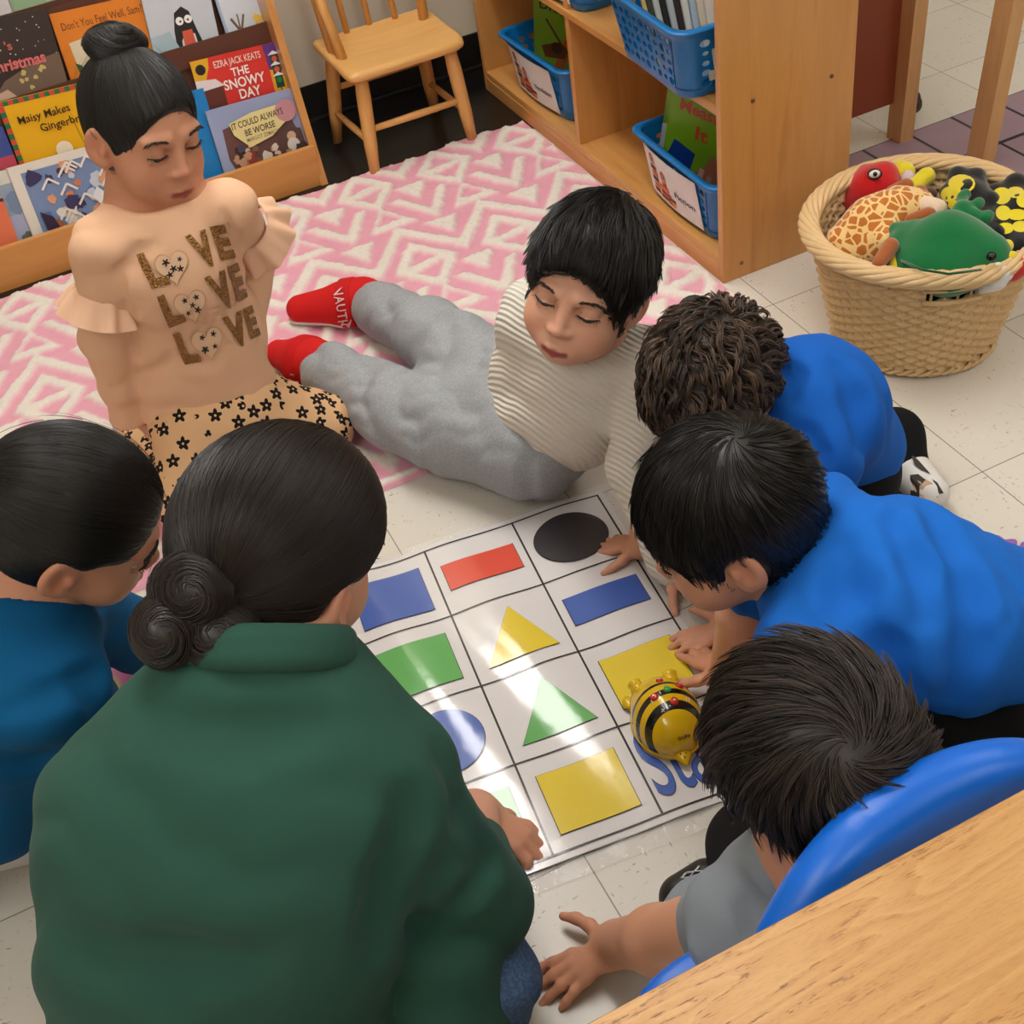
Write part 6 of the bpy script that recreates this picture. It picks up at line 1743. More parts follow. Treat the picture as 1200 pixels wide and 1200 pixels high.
# ------------------------------------------------------------------ woman in green
def woman():
    t = thing('person', 'woman in a dark green sweatshirt with a low hair bun seen from behind', 'person', (-1.28, -1.15, 0))
    hd = Head(av(332, 643, 1.185), (.75, .455, -.48), roll=.186, scale=1.10)
    neck = av(318, 795, 1.15); chest = av(300, 925, 1.15); waist = av(260, 1060, 1.18); hip = av(262, 1260, 1.27)
    shL, shR = av(162, 940, 1.16), av(448, 915, 1.17)
    elR, wrR = at(560, 1062, .27), at(560, 950, .05)
    elL, wrL = A(-1.40, -.84, .28), A(-1.24, -.76, .08)
    S = SDF(); tints = hd.add(S, neck, (.046, .054))
    S.chain([neck, chest, waist, hip], [.055, .08, .08, .08], .05)
    S.cone(neck, shL, .05, .045, .03); S.cone(neck, shR, .05, .045, .03)
    S.chain([shR, elR, wrR], [.045, .038, .027], .02); S.chain([shL, elL, wrL], [.045, .038, .027], .02)
    tints += hand(S, wrR, at(600, 975, .025) - wrR, A(.0, .45, 1), 1, .160, curl=(.85, .9, .95, .95), spread=.10, thumb=(.45, -.3))
    tints += hand(S, wrL, A(.9, .3, -.3), A(0, 0, 1), -1, .165)
    body_obj('body', S, SK4, t, tints, .003)
    hd.face_parts(t, EYEW, IRIS, BROW)
    C = scalp(hd, .012, .045, -.060, front=.088, side=.010, temple=True); V, F = C.mesh(.004)
    bun = av(222, 715, 1.07); gp = np.array(bun) * .6 + hd.p(0, -.09, -.02) * .4
    s1 = strands(V, F, 6500, gather_flow(av(250, 712, 1.07)), .13, 9, (.0003, .002), .0007, 81, (.14, 12), tone=(0, .8))
    vd = Vector(CR[2]); caps = [(V, F)]; sets = [s1]
    for (u, v, d), rr, sd in (((226, 690, 1.075), (.036, .030, .023), 82), ((196, 738, 1.08), (.027, .032, .034), 85), ((258, 745, 1.09), (.034, .030, .026), 87)):
        K = SDF(); c = av(u, v, d); Mx = np.stack([nrm(CR[0]), nrm(CR[2]), nrm(-CR[1])], 1)
        K.ell(c, (rr[0], rr[2] * 1.1, rr[1]), Mx, .004); K.cone(c, c * .55 + hd.p(-.01, -.085, -.02) * .45, .020, .026, .02)
        V2, F2 = K.mesh(.003, 2); caps.append((V2, F2)); bc = Vector(c + CR[0] * .002)
        sets.append(strands(V2, F2, 900, lambda p, n, bc=bc: vd.cross(p - bc) + vd * .003, .070, 8, (.0004, .0045), .0008, sd, (.55, 26), tone=(.1, 1)))
        if sd == 82: sets.append(strands(V2, F2, 26, lambda p, n: -Vector(CR[0]) * .6 + Vector(CR[1]) * .1, .055, 8, (.002, .006), .00035, 84, (.4, 24), tone=(.3, 1), free=True, droop=.1))
    # loose wisps at the nape
    sets.append(strands(V, F, 70, lambda p, n: Vector(hd.d(-.5, -.2, -1)), .075, 8, (.002, .007), .0005, 83, (.5, 20), ok=lambda p: (hd.M.T @ (np.array(p) - hd.H))[2] < -.02 and (hd.M.T @ (np.array(p) - hd.H))[1] < -.02, tone=(.4, 1), droop=.6))
    hair_obj(t, DKBR, caps, sets)
    # parting: pale scalp line on the crown
    W = fabric('green_fleece', (46, 84, 73), 900, .12, .95, .05, .04)
    S = SDF(); ax = nrm(shR - shL)
    torso(S, neck - A(0, 0, .035), chest, waist, hip, ax, .085, .155, .158, .172, .64, .05)
    S.cone(neck - UP * .05, shL, .062, .060, .05); S.cone(neck - UP * .05, shR, .062, .062, .05)
    S.chain([shR, elR, elR * .45 + wrR * .55], [.066, .056, .038], .016); S.chain([shL, elL, wrL], [.074, .064, .040], .04)
    S.ell(neck + A(.01, .015, .030), (.058, .058, .050), None, .008, 's')
    cn = nrm(hd.H - neck + A(0, 0, .03))
    S.chain([av(468, 1070, 1.27), av(515, 1130, 1.27), av(530, 1230, 1.27)], [.055, .062, .065], .012)
    S.disp(folds(.006, 13, (.35, .3, .9), 92)); S.disp(folds(.004, 34, (.7, .5, .4), 93))
    S.plane(A(0, 0, .03), A(0, 0, -1), .004)
    o, V, F = cloth_obj('sweatshirt', S, W, t, .005, 2, None, [([(447, 1105), (450, 1070), (462, 1025), (482, 975), (478, 945)], .020, .03), ([(505, 1085), (545, 1055), (572, 1020)], .012, .02), ([(230, 850), (300, 858), (370, 850)], .010, .035), ([(120, 1120), (200, 1135), (290, 1130)], .012, .05), ([(520, 890), (545, 950), (575, 1010)], .008, .03)])
    S = SDF(); c0 = neck + A(.004, .006, .026)
    N_ = 28; bx = nrm(np.cross(cn, A(0, 1, 0))); by = np.cross(cn, bx); ring = [c0 + (bx * math.cos(2 * math.pi * k_ / N_) + by * math.sin(2 * math.pi * k_ / N_)) * .070 for k_ in range(N_ + 1)]
    S.chain(ring, [.013] * (N_ + 1), .008); S.chain([q + cn * .016 for q in ring], [.009] * (N_ + 1), .012)
    cloth_obj('collar', S, W, t, .0035, 2)
    J = fabric('blue_denim', (66, 92, 128), 1200, .25, .85, .1, fine=(104, 130, 160))
    S = SDF(); S.ell(A(hip[0], hip[1], .13), (.19, .16, .13), None, .04)
    kR = at(556, 1150, .20); fR = at(560, 1010, .05)
    S.chain([A(hip[0] + .08, hip[1], .13), kR, A(kR[0] - .10, kR[1] + .14, .06)], [.10, .060, .045], .04)
    S.chain([A(hip[0] - .08, hip[1], .13), A(-1.42, -.93, .20), A(-1.33, -.80, .07)], [.105, .080, .05], .04)
    S.plane(A(0, 0, .004), A(0, 0, -1), .004); S.disp(folds(.006, 40, (.7, .5, .5), 96)); cloth_obj('jeans', S, J, t, .005, 2)
    ER = plain((220, 216, 206), .15, .9); MB().sphere(hd.p(.0805, .004, -.038), .0028).build('earring', ER, t)
    MB().sphere(hd.p(-.0805, .004, -.038), .0028).build('earring', ER, t)
woman()

# ------------------------------------------------------------------ girl in teal
def girl_teal():
    t = thing('person', 'girl in a teal shirt with slicked back hair kneeling left of the woman', 'person', (-1.52, -.60, 0))
    hd = Head(av(91, 608, 1.351), (.772, -.193, -.606), roll=.154, scale=1.03)
    neck = av(24, 695, 1.40); chest = av(8, 800, 1.42); waist = av(-15, 900, 1.52); hip = A(-1.64, -.50, .14)
    shR, shL = av(62, 810, 1.36), av(90, 720, 1.56)
    elR, wrR = at(95, 905, .22), at(120, 880, .06)
    elL, wrL = at(160, 745, .26), at(190, 760, .10)
    S = SDF(); tints = hd.add(S, neck - UP * .01, (.041, .048))
    S.chain([neck, chest, waist, hip], [.04, .046, .046, .046], .04)
    S.cone(neck, shR, .042, .038, .03); S.cone(neck, shL, .042, .038, .03)
    S.chain([shR, elR, wrR], [.038, .032, .024], .02); S.chain([shL, elL, wrL], [.038, .032, .024], .02)
    tints += hand(S, wrR, A(.8, .3, -.4), A(0, 0, 1), 1, .118); tints += hand(S, wrL, A(.8, .0, -.4), A(0, 0, 1), -1, .118)
    body_obj('body', S, SK1, t, tints, .0028)
    hd.face_parts(t, EYEW, IRIS, BROW)
    C = scalp(hd, .007, .058, -.045, front=.090, temple=True); V, F = C.mesh(.004)
    pt = hd.p(0, -.115, .030)
    s1 = strands(V, F, 6000, gather_flow(pt), .13, 9, (.0002, .0012), .00065, 101, (.08, 14), tone=(0, .7))
    K = SDF(); K.chain([hd.p(0, -.09, .03), hd.p(0, -.125, .02), hd.p(0, -.145, -.05), hd.p(0, -.15, -.13)], [.026, .030, .030, .012], .02)
    V2, F2 = K.mesh(.003); s2 = strands(V2, F2, 900, lambda p, n: Vector(hd.d(0, -.4, -1)), .10, 7, (.0005, .004), .0007, 102, (.2, 20), tone=(0, .8))
    s3 = strands(V, F, 40, gather_flow(hd.p(0, -.12, .05)), .06, 6, (.003, .010), .0004, 103, (.5, 30), tone=(.5, 1))
    hair_obj(t, BLACKH, [(V, F), (V2, F2)], [s1, s2, s3])
    W = fabric('teal_tee', (8, 84, 132), 800, .15, .9, .06)
    S = SDF(); torso(S, neck - UP * .03, chest, waist, hip, nrm(shR - shL), .070, .112, .115, .122, .78)
    S.cone(neck - UP * .035, shL, .052, .052, .04); S.cone(neck - UP * .035, shR, .054, .054, .04)
    S.chain([shR, shR * .25 + elR * .75], [.060, .066], .03); S.chain([shL, elL], [.054, .050], .03)
    S.ell(neck + A(.02, .0, .020), (.056, .056, .044), None, .010, 's'); S.ell(hip + A(.0, 0, .02), (.12, .12, .10), None, .03)
    S.plane(A(0, 0, .045), A(.2, -.1, -1), .006); S.disp(folds(.008, 28, (.3, .3, .9), 104))
    cloth_obj('tee_shirt', S, W, t, .0045, 2, None, [([(5, 830), (50, 815), (95, 795), (118, 785)], .010, .02), ([(118, 785), (105, 800), (118, 835)], .012, .02), ([(0, 905), (40, 900), (75, 885)], .010, .03)])
    COLR = fabric('white_undershirt', (226, 224, 226), 800, .1, .9, .04)
    S = SDF(); cn = nrm(hd.H - neck); bx = nrm(np.cross(cn, A(0, 1, 0))); by = np.cross(cn, bx); N_ = 24
    S.chain([neck + cn * .012 + (bx * math.cos(2 * math.pi * k_ / N_) + by * math.sin(2 * math.pi * k_ / N_)) * .053 for k_ in range(N_ + 1)], [.006] * (N_ + 1), .004); cloth_obj('undershirt_collar', S, COLR, t, .003, 2)
    td = NT('tie_dye_leggings'); td.set(td.ramp(td.noise(7, 2, .5, None, 1.5), [(.35, lin((222, 96, 170))), (.5, lin((226, 150, 190))), (.58, lin((236, 226, 150))), (.68, lin((120, 200, 200)))]), .8); td = td.m
    S = SDF(); kn1, kn2 = at(150, 770, .125), at(95, 815, .09)
    S.chain([hip + A(.05, .06, 0), kn1], [.07, .062], .03); S.chain([hip + A(.05, -.0, 0), kn2], [.065, .055], .03); S.chain([kn1, hip + A(-.0, .10, -.08)], [.055, .036], .02); S.chain([kn2, hip + A(.06, .08, -.08)], [.055, .036], .02)
    S.plane(A(0, 0, .012), A(0, 0, -1), .004); cloth_obj('leggings', S, td, t, .005, 2)
    SHM = plain((214, 208, 204), .6); SP = plain((60, 56, 60), .7)
    for q in (at(35, 985, .03), A(-1.66, -.50, .04)):
        S = SDF(); S.cone(q, q + A(-.10, .03, 0), .032, .036, .01); S.plane(A(0, 0, .001), A(0, 0, -1), .003); V, F = S.mesh(.004, 2); sh = mesh_obj('shoe', V, F, SHM, t)
        S = SDF(); S.cone(q + A(-.0, 0, .012), q + A(-.06, .02, .014), .029, .032, .01); V, F = S.mesh(.004, 2); mesh_obj('shoe_upper', V, F, SP, sh)
girl_teal()
# ================================================================== bee robot, toy basket, small things
def bee():
    pT, pF = at(801, 872, .008), at(768, 796, .020)
    f = nrm((pF - pT) * A(1, 1, 0)); ctr = at(781, 838, .030); ctr[2] = .0075
    t = thing('bee_robot', 'yellow and black striped bee robot toy standing on the game mat', 'toy robot', ctr)
    x = np.cross(f, UP)
    L = lambda a, b, c: A(0, 0, 0) + x * a + f * b + UP * c          # local point, right/forward/up, relative to the base
    t_ = NT('bee_shell')
    dp = t_.node('ShaderNodeVectorMath', operation='DOT_PRODUCT'); t_.link(t_.tc(), dp.inputs[0]); dp.inputs[1].default_value = tuple(f - UP * .50)
    s = dp.outputs['Value']
    def band(c, w): return t_.math('LESS_THAN', t_.math('ABSOLUTE', t_.math('SUBTRACT', s, c)), w)
    m = t_.math('MAXIMUM', t_.math('MAXIMUM', band(-.0050, .0036), band(-.0275, .0056)), band(-.0505, .0062))
    zz = t_.node('ShaderNodeSeparateXYZ'); t_.link(t_.tc(), zz.inputs[0]); m = t_.math('MULTIPLY', m, t_.math('GREATER_THAN', zz.outputs[2], .010))
    t_.set(t_.mix(m, lin((226, 184, 16)), lin((22, 20, 20))), .18, spec=.5, Coat_Weight=.4, Coat_Roughness=.05)
    S = SDF(); M = np.stack([x, f, UP], 1)
    S.ell(L(0, -.002, .014), (.050, .061, .054), M); S.ell(L(0, .040, .014), (.036, .026, .026), M, .02); S.plane(A(0, 0, .003), A(0, 0, -1), .002)
    V, F = S.mesh(.0022, 2); body = mesh_obj('shell', V, F, t_.m, t, local=True); bv = bvh_of(V, F)
    YE = plain((228, 186, 16), .16, spec=.6, name='bee_yellow'); BK = plain((24, 22, 22), .25); RE = plain((206, 44, 30), .2); GR = plain((60, 170, 90), .2); WH = plain((232, 232, 228), .3); CLR = plain((214, 196, 96), .12, spec=.6)
    # skirt rim round the foot
    mb = MB(); N = 60; ring = [L(.0475 * math.cos(2 * math.pi * k / N), -.002 + .0595 * math.sin(2 * math.pi * k / N), .0070) for k in range(N + 1)]
    mb.tube(ring, .0042, 8, cap=False); mb.build('base_rim', YE, t, local=True)
    for k in (-1, 1):
        mb = MB(); c = L(k * .0245, .050, .032); mb.sphere(c, (.0115, .0115, .0115)); d = nrm(L(k * .25, 1, .35)); mb.tube([c, c + d * .0125, c + d * .014], [.0100, .0100, .0075], 18); mb.build('eye', YE, t, local=True)
        mb = MB(); c = L(k * .040, .050, .008); mb.sphere(c, (.009, .012, .006)); mb.build('foot', YE, t, local=True)
    S = SDF(); S.ell(L(0, -.064, .0095), (.0115, .011, .0065), M); S.cone(L(0, -.066, .010), L(0, -.077, .008), .0075, .003, .006); V2, F2 = S.mesh(.0015, 2); mesh_obj('tail', V2, F2, YE, t, local=True)
    mb = MB()
    for k in (-1, 1): mb.sphere(L(k * .0035, -.066, .0172), .0014, u=8, v=6)
    mb.sphere(L(0, -.071, .0152), .0016, u=8, v=6); mb.build('tail_marks', BK, t, local=True)
    def on(u, v):
        d = Vector(nrm(at(u, v, 0) - CC)); h = bv.ray_cast(Vector(CC - ctr), d, 5)
        if h[0] is None: h = bv.find_nearest(Vector(at(u, v, .04) - ctr))
        return np.array(h[0]), np.array(h[1])
    for u, v, m_, r in ((773, 798, RE, .0052), (767, 817, RE, .0062), (796, 804, RE, .0062), (782, 808, GR, .0056), (790, 822, RE, .0062)):
        p, n = on(u, v); mb = MB(); mb.tube([p - n * .002, p + n * .0022, p + n * .0032], [r, r * .95, r * .6], 18); o = mb.build('button', m_, t, local=True, label='green round button' if m_ is GR else 'red arrow button')
        if m_ is RE:
            a = nrm(np.cross(n, f)); b = np.cross(a, n); q = p + n * .0036
            mb = MB(); mb.add([q + a * .0026, q - a * .0026, q + b * .0030], [(0, 1, 2)], 0); mb.build('arrow_mark', WH, o, local=True)
    def stroke(pts, nm, m_, r=.0007):
        mb = MB(); mb.tube([on(u, v)[0] + on(u, v)[1] * .0004 for u, v in pts], r, 5); mb.build(nm, m_, body, local=True)
    for pts in (((775.5, 831), (779, 834)), ((779, 830.5), (775.5, 834.5)), ((804, 818), (804.5, 822)), ((807, 818.5), (807.5, 822.5)), ((773, 811), (774.5, 813.5)), ((784.5, 826.5), (786, 828)), ((763, 821), (765, 824))): stroke(pts, 'white_mark', WH, .0008)
    # small dark maker's mark near the tail: three rounded glyphs
    for gu, gv in ((796.5, 865.5), (801.5, 864.2), (806.5, 862.4)):
        stroke([(gu + 2.0 * math.cos(a * .785), gv + 1.6 * math.sin(a * .785)) for a in range(9)], 'logo_mark', BK, .0006)
    stroke([(803.6, 863.5), (803.2, 860.2)], 'logo_mark', BK, .0006)
bee()

# ------------------------------------------------------------------ wicker basket
BC = A(.158, -.232, 0)
def wicker():
    t = thing('wicker_basket', 'round wicker basket with a braided rim full of plush puppets', 'basket', BC)
    Wm = NT('wicker'); n = Wm.noise(40, 4); n2 = Wm.noise(300, 2, .5, Wm.mapping((1, 1, 6)))
    Wm.bump(n2, .25, .001); Wm.set(Wm.mix(Wm.math('MULTIPLY', n2, .5), Wm.mix(n, lin((222, 186, 134)), lin((234, 206, 160))), lin((186, 142, 90))), .5, spec=.35); Wm = Wm.m
    NS = 52; N = NS * 8; rows = 22; sub = 4; H0, H1 = .012, .232
    r_at = lambda q: .142 + .052 * q ** .85
    V = []; F = []
    R_ = rows * sub + 1
    slot = lambda a, z: (abs(((a - SL + math.pi) % (2 * math.pi)) - math.pi) < .23) and (.196 < z < .222)
    fc = at(1125, 362, .21); SL = math.atan2(fc[1] - BC[1], fc[0] - BC[0])
    for j in range(R_):
        q = j / (R_ - 1); z = H0 + (H1 - H0) * q; row = min(j // sub, rows - 1); ph = (j % sub) / sub
        for i in range(N):
            a = 2 * math.pi * i / N
            w = math.cos(NS / 2 * 1.0 * a * 1 + math.pi * row) 
            rb = abs(math.sin(math.pi * (ph if j % sub or True else 0)))
            r = r_at(q) + .0058 * w * (.25 + .75 * rb) + .0030 * rb
            V.append((r * math.cos(a), r * math.sin(a), z))
    for j in range(R_ - 1):
        for i in range(N):
            a = 2 * math.pi * (i + .5) / N; z = H0 + (H1 - H0) * (j + .5) / (R_ - 1)
            if slot(a, z): continue
            F.append((j * N + i, j * N + (i + 1) % N, (j + 1) * N + (i + 1) % N, (j + 1) * N + i))
    nb = len(V); V += [(x * .968, y * .968, z) for x, y, z in V]; F += [tuple(nb + q for q in f[::-1]) for f in F]
    m = MB(); m.add(V, F, 0, True)
    m.build('woven_wall', Wm, t, local=True)
    m = MB()
    for k in range(NS):
        a = 2 * math.pi * k / NS
        m.tube([((r_at(q) * .985) * math.cos(a), (r_at(q) * .985) * math.sin(a), H0 + (H1 - H0) * q) for q in (0, .3, .6, 1)], .0024, 6)
    m.build('stake', Wm, t, local=True)
    m = MB(); m.lathe([(0, .010), (.135, .010), (.135, .016), (0, .016)], 40); m.build('floor_weave', Wm, t, local=True)
    def rope(R, z, r, rs, ns, turns, nm, lift=0):
        for k in range(ns):
            P = []; K = 200
            for i in range(K + 1):
                a = 2 * math.pi * i / K; b = turns * a + 2 * math.pi * k / ns
                P.append(((R + r * math.cos(b)) * math.cos(a), (R + r * math.cos(b)) * math.sin(a), z + r * .72 * math.sin(b) + .004 * math.sin(2 * a)))
            MB().tube(P, rs, 7, cap=False).build(nm, Wm, t, local=True)
    rope(.201, .244, .0135, .0066, 8, 5, 'rim_strand')
    rope(.144, .009, .006, .0040, 3, 16, 'foot_strand')
    a0, a1 = SL - .25, SL + .25
    for z in (.197, .222):
        MB().tube([(.196 * math.cos(a0 + (a1 - a0) * k / 8), .196 * math.sin(a0 + (a1 - a0) * k / 8), z) for k in range(9)], .0045, 7).build('handle_wrap', Wm, t, local=True)
wicker()

def plush(name, c, fuzz=.5, pat=None):
    t = NT(name); n = t.noise(90, 4, .7); c0 = lin(c)
    col = t.mix(n, tuple(x * .86 for x in c0[:3]) + (1,), c0)
    if pat: col = pat(t, col)
    t.bump(t.noise(420, 2), fuzz, .002); t.set(col, .9, spec=.15, Sheen_Weight=.5); return t.m
PG = 'plush puppets in the wicker basket'
def frog():
    g = plush('green_velour', (10, 112, 58), .25); y = plush('yellow_felt', (238, 208, 40), .3); bk = plain((14, 14, 16), .1); w = plush('white_felt', (228, 226, 222), .3)
    t = thing('frog_puppet', 'dark green frog hand puppet with a black eye on top of the wicker basket', 'puppet', at(1110, 300, .24), PG)
    S = SDF(); c = at(1112, 297, .245)
    S.ell(c, (.085, .052, .045), np.stack([nrm(CR[0] * 1 + CR[1] * .05), nrm(np.cross(UP, nrm(CR[0]))), UP], 1) if False else None, .03)
    S.chain([at(1062, 290, .245), at(1110, 285, .26), at(1160, 298, .25)], [.034, .048, .034], .03)
    S.chain([at(1065, 312, .235), at(1110, 318, .235), at(1158, 316, .235)], [.026, .036, .026], .03)
    S.chain([at(1068, 272, .262), at(1050, 268, .262)], [.020, .012], .02)
    V, F = S.mesh(.003, 2); b = mesh_obj('body', V, F, g, t)
    S = SDF(); S.chain([at(1116, 270, .262), at(1128, 247, .280)], [.021, .017], .02)
    for q in ((1131, 228), (1147, 238), (1158, 253)): S.chain([at(1128, 247, .280), at(q[0] - 3, q[1] + 3, .286), at(*q, .286)], [.014, .0085, .0105], .006)
    V, F = S.mesh(.0025, 2); mesh_obj('arm', V, F, g, t)
    mb = MB(); mb.tube([at(1056, 305, .262), at(1080, 316, .272), at(1112, 321, .276), at(1150, 316, .268)], .0022, 6); mb.build('mouth_seam', plush('green_seam', (6, 84, 42)), t)
    MB().sphere(at(1162, 301, .280), .0085).build('eye', bk, t)
    S = SDF(); S.chain([at(1046, 316, .24), at(1056, 296, .252), at(1074, 282, .262)], [.009, .013, .008], .01); V, F = S.mesh(.0025, 2); mesh_obj('yellow_trim', V, F, y, t)
    S = SDF(); S.ell(at(1065, 290, .264), (.012, .012, .010)); V, F = S.mesh(.0025, 2); mesh_obj('eye_white', V, F, w, t)
frog()
def giraffe():
    def pat(t, col):
        v = t.voro(58, t.noise(14, 2, .5, None, 0, 1) if False else None, 'DISTANCE_TO_EDGE'); m = t.math('LESS_THAN', v.outputs['Distance'], t.math('MULTIPLY', t.noise(50, 2), .22))
        return t.mix(m, t.mix(t.noise(60), lin((176, 98, 34)), lin((204, 122, 48))), lin((238, 200, 132)))
    b = plush('giraffe_fur', (190, 112, 42), .6, pat); br = plush('brown_fur', (168, 92, 42), .5); cr = plush('cream_fur', (234, 206, 178), .4)
    t = thing('giraffe_puppet', 'orange and tan spotted giraffe puppet lying left of the green frog', 'puppet', at(1020, 270, .22), PG)
    S = SDF(); S.chain([at(990, 285, .215), at(1022, 262, .240), at(1055, 246, .255), at(1078, 240, .26)], [.036, .042, .036, .026], .03); S.chain([at(1010, 300, .20), at(1040, 285, .235)], [.03, .028], .03); S.chain([at(985, 300, .20), at(978, 275, .205)], [.018, .014], .02)
    S.disp(folds(.003, 60, (.6, .4, .2), 3)); V, F = S.mesh(.003, 2); mesh_obj('body', V, F, b, t)
    S = SDF(); S.chain([at(1082, 242, .266), at(1098, 245, .266)], [.020, .018], .01); V, F = S.mesh(.003, 2); mesh_obj('muzzle', V, F, cr, t)
    for p, q in (((1045, 225), (1062, 218)), ((1062, 232), (1078, 226)), ((1068, 258), (1088, 252)), ((1030, 308), (1044, 288))):
        S = SDF(); S.chain([at(*p, .262), at(*q, .272)], [.012, .014], .01); V, F = S.mesh(.003, 2); mesh_obj('ear' if p[1] < 300 else 'hoof', V, F, br, t)
giraffe()
def parrot():
    r = plush('red_plush', (198, 22, 26), .35); y = plush('yellow_plush', (236, 210, 40), .3)
    t = thing('parrot_puppet', 'red parrot puppet with a white ringed eye at the back left of the wicker basket', 'puppet', at(1018, 225, .21), PG)
    S = SDF(); S.chain([at(1000, 236, .20), at(1018, 222, .225), at(1036, 208, .24)], [.026, .034, .030], .03); S.chain([at(998, 215, .225), at(1012, 204, .24)], [.018, .016], .02); S.chain([at(1036, 218, .235), at(1050, 226, .23)], [.022, .016], .02); V, F = S.mesh(.003, 2); mesh_obj('body', V, F, r, t)
    MB().sphere(at(1025, 204, .268), (.011, .009, .007)).build('eye', plain((230, 226, 222), .3), t); MB().sphere(at(1025.5, 204, .275), .0042).build('pupil', plain((16, 14, 16), .1), t)
    mb = MB(); c = at(1025, 204, .266); mb.tube([c + nrm(CR[0]) * .012 * math.cos(a * .5236) + nrm(CR[1]) * .009 * math.sin(a * .5236) for a in range(13)], .0024, 6); mb.build('eye_ring', plain((20, 16, 18), .4), t)
parrot()
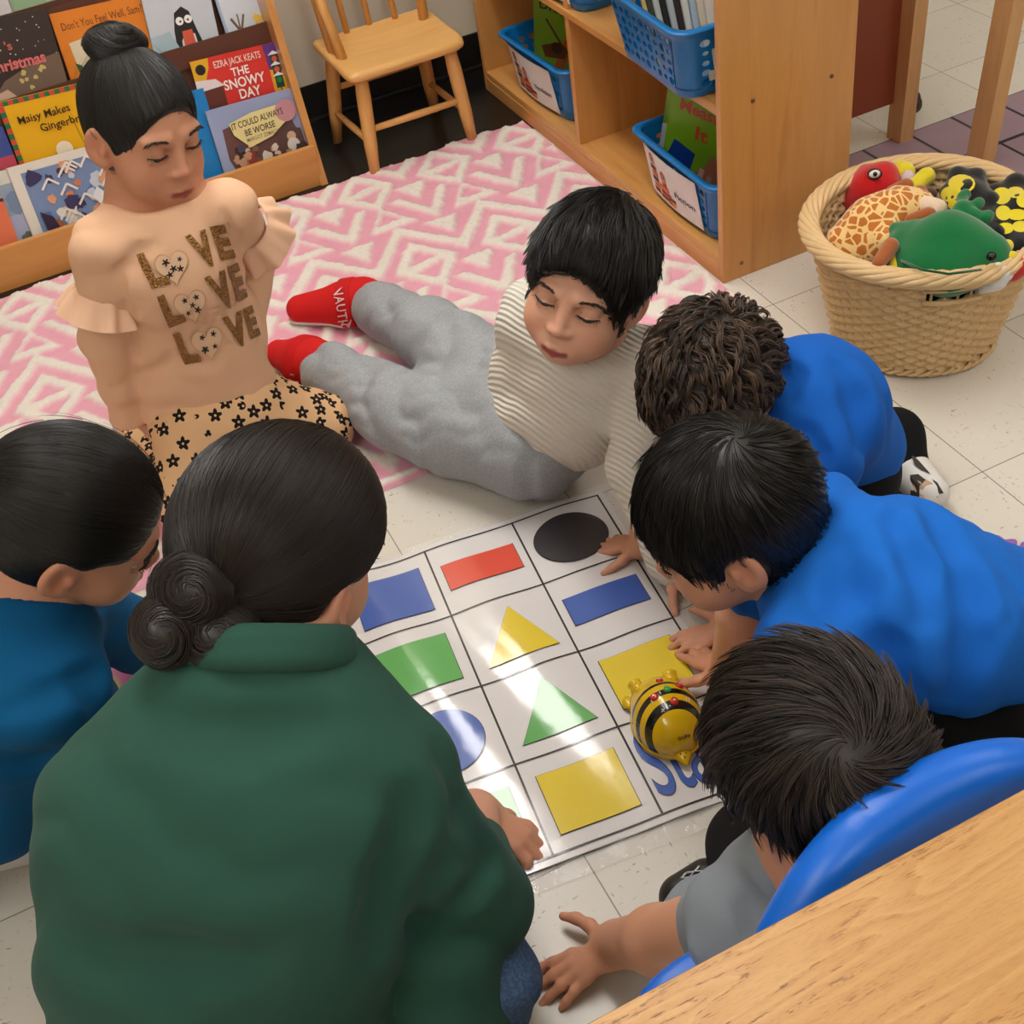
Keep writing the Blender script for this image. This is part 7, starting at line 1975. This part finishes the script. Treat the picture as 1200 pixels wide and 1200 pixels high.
def bits():
    yl = plush('lemon_plush', (232, 212, 40), .35); bk = plush('black_plush', (18, 18, 20), .4); wt = plush('white_plush', (230, 228, 226), .4); br = plush('dark_brown_plush', (84, 56, 34), .4); rd = plush('crimson_plush', (190, 36, 36), .3)
    t = thing('duck_puppet', 'small yellow duck puppet behind the red parrot', 'puppet', at(1066, 208, .22), PG)
    S = SDF(); S.chain([at(1046, 194, .235), at(1060, 202, .245)], [.018, .020], .02); V, F = S.mesh(.003, 2); mesh_obj('head', V, F, yl, t)
    S = SDF(); S.chain([at(1070, 220, .24), at(1086, 206, .25), at(1090, 200, .25)], [.018, .014, .004], .01); V, F = S.mesh(.003, 2); mesh_obj('wing', V, F, yl, t)
    MB().sphere(at(1064, 207, .255), (.012, .012, .012)).build('cheek', plush('pale_pink_plush', (226, 200, 206), .3), t)
    S = SDF(); S.chain([at(1078, 230, .236), at(1090, 228, .236)], [.015, .013], .01); V, F = S.mesh(.003, 2); mesh_obj('tail', V, F, br, t)
    # butterfly puppet: black wings with yellow panels
    t = thing('butterfly_puppet', 'black and yellow butterfly puppet at the right of the wicker basket', 'puppet', at(1160, 240, .25), PG)
    def wing(pts, z0, nm, th=.008):
        S = SDF(); n = len(pts); P = [at(u, v, z) for u, v, z in pts]; c = np.mean(P, 0)
        for k in range(n): S.cone(c, P[k], .016, .012, .02); S.cone(P[k], P[(k + 1) % n], .011, .011, .015)
        V, F = S.mesh(.003, 2); return mesh_obj(nm, V, F, bk, t), bvh_of(V, F)
    for pts, spots in ((((1112, 226, .25), (1122, 206, .262), (1144, 208, .268), (1160, 236, .262), (1150, 262, .25), (1120, 240, .245)), ((1127, 216, 14, 10), (1113, 228, 9, 8), (1138, 262, 5, 8), (1118, 240, 6, 5))),
                       (((1166, 226, .26), (1190, 214, .268), (1216, 222, .262), (1218, 262, .25), (1196, 290, .245), (1170, 268, .25)), ((1174, 230, 10, 9), (1190, 226, 9, 6), (1200, 236, 8, 7), (1176, 250, 8, 8), (1192, 252, 11, 6), (1178, 268, 9, 6), (1196, 266, 9, 6), (1210, 250, 8, 9), (1212, 232, 6, 7)))):
        o, bv = wing(pts, 0, 'wing')
        for u, v, a, b_ in spots:
            Vv = []
            for k in range(15):
                q = (u, v) if k == 0 else (u + a * 1.12 * math.cos(k * 2 * math.pi / 14), v + b_ * 1.12 * math.sin(k * 2 * math.pi / 14))
                h = bv.ray_cast(Vector(CC), Vector(nrm(at(*q, 0) - CC)), 5)
                if h[0] is None: h = bv.find_nearest(Vector(at(*q, .25)))
                Vv.append(h[0] + h[1] * .0012)
            mb = MB(); mb.add(Vv, [(0, k, k % 14 + 1) for k in range(1, 15)], 0, True); mb.build('wing_panel', yl, o)
    S = SDF(); S.chain([at(1160, 240, .25), at(1168, 275, .25)], [.016, .016], .01); V, F = S.mesh(.003, 2); mesh_obj('body', V, F, bk, t)
    t = thing('bird_puppet', 'yellow beaked puppet between the frog and the basket rim', 'puppet', at(1178, 296, .25), PG)
    S = SDF(); S.chain([at(1170, 292, .256), at(1180, 288, .262)], [.014, .011], .01); S.chain([at(1174, 304, .25), at(1186, 300, .256)], [.013, .009], .008); V, F = S.mesh(.0025, 2); mesh_obj('beak', V, F, yl, t)
    S = SDF(); S.chain([at(1186, 318, .235), at(1198, 312, .24)], [.018, .016], .01); V, F = S.mesh(.003, 2); mesh_obj('body', V, F, rd, t)
    t = thing('rabbit_puppet', 'white plush puppet bunched under the right side of the green frog', 'puppet', at(1172, 322, .225), PG)
    S = SDF(); S.chain([at(1150, 332, .21), at(1168, 322, .235), at(1184, 316, .238)], [.016, .019, .012], .02); S.disp(folds(.004, 60, (.5, .5, .5), 9)); V, F = S.mesh(.003, 2); mesh_obj('body', V, F, wt, t)
    t = thing('plush_puppet', 'dark green plush puppet seen through the basket handle slot', 'puppet', at(1120, 350, .17), PG)
    S = SDF(); S.ell(BC + A(-.02, -.06, .15), (.11, .09, .055)); S.ell(BC + A(.06, .05, .15), (.09, .09, .05), None, .03); V, F = S.mesh(.005, 2); mesh_obj('body', V, F, plush('deep_green_plush', (12, 92, 52), .4), t)
bits()
def flower():
    p = at(1175, 640, .006); t = thing('flower_cutout', 'purple foam flower lying on the floor behind the bigger boy in blue', 'cutout', p * A(1, 1, 0))
    m = MB(); pts = []
    for k in range(60):
        a = 2 * math.pi * k / 60; r = .022 * (1 + .22 * math.cos(5 * a)); pts.append((r * math.cos(a), r * math.sin(a)))
    m.prism(pts, .004, .001); m.build('petals', plain((150, 96, 176), .7), t, local=True)
    m = MB(); m.prism([(.007 * math.cos(k * .5236), .007 * math.sin(k * .5236)) for k in range(12)], .0022, .004); m.build('centre', plain((214, 196, 224), .7), t, local=True)
    m = MB()
    m.prism([(.031 + .009 * math.cos(k * .5236), -.017 + .009 * math.sin(k * .5236)) for k in range(12)], .004, .001); m.build('leaf', plain((150, 96, 176), .7), t, local=True)
flower()
def scrap():
    p = at(655, 166, .002); m = MB(); m.box((0, 0, .001), (.045, .012, .0016), .0005); o = m.build('paper_scrap', plain((220, 216, 206), .8)); o.location = p * A(1, 1, 0) + A(0, 0, .001); o.rotation_euler = (0, 0, .1)
    tag(o, 'small white paper scrap on the black floor at the far edge of the rug', 'paper')
scrap()
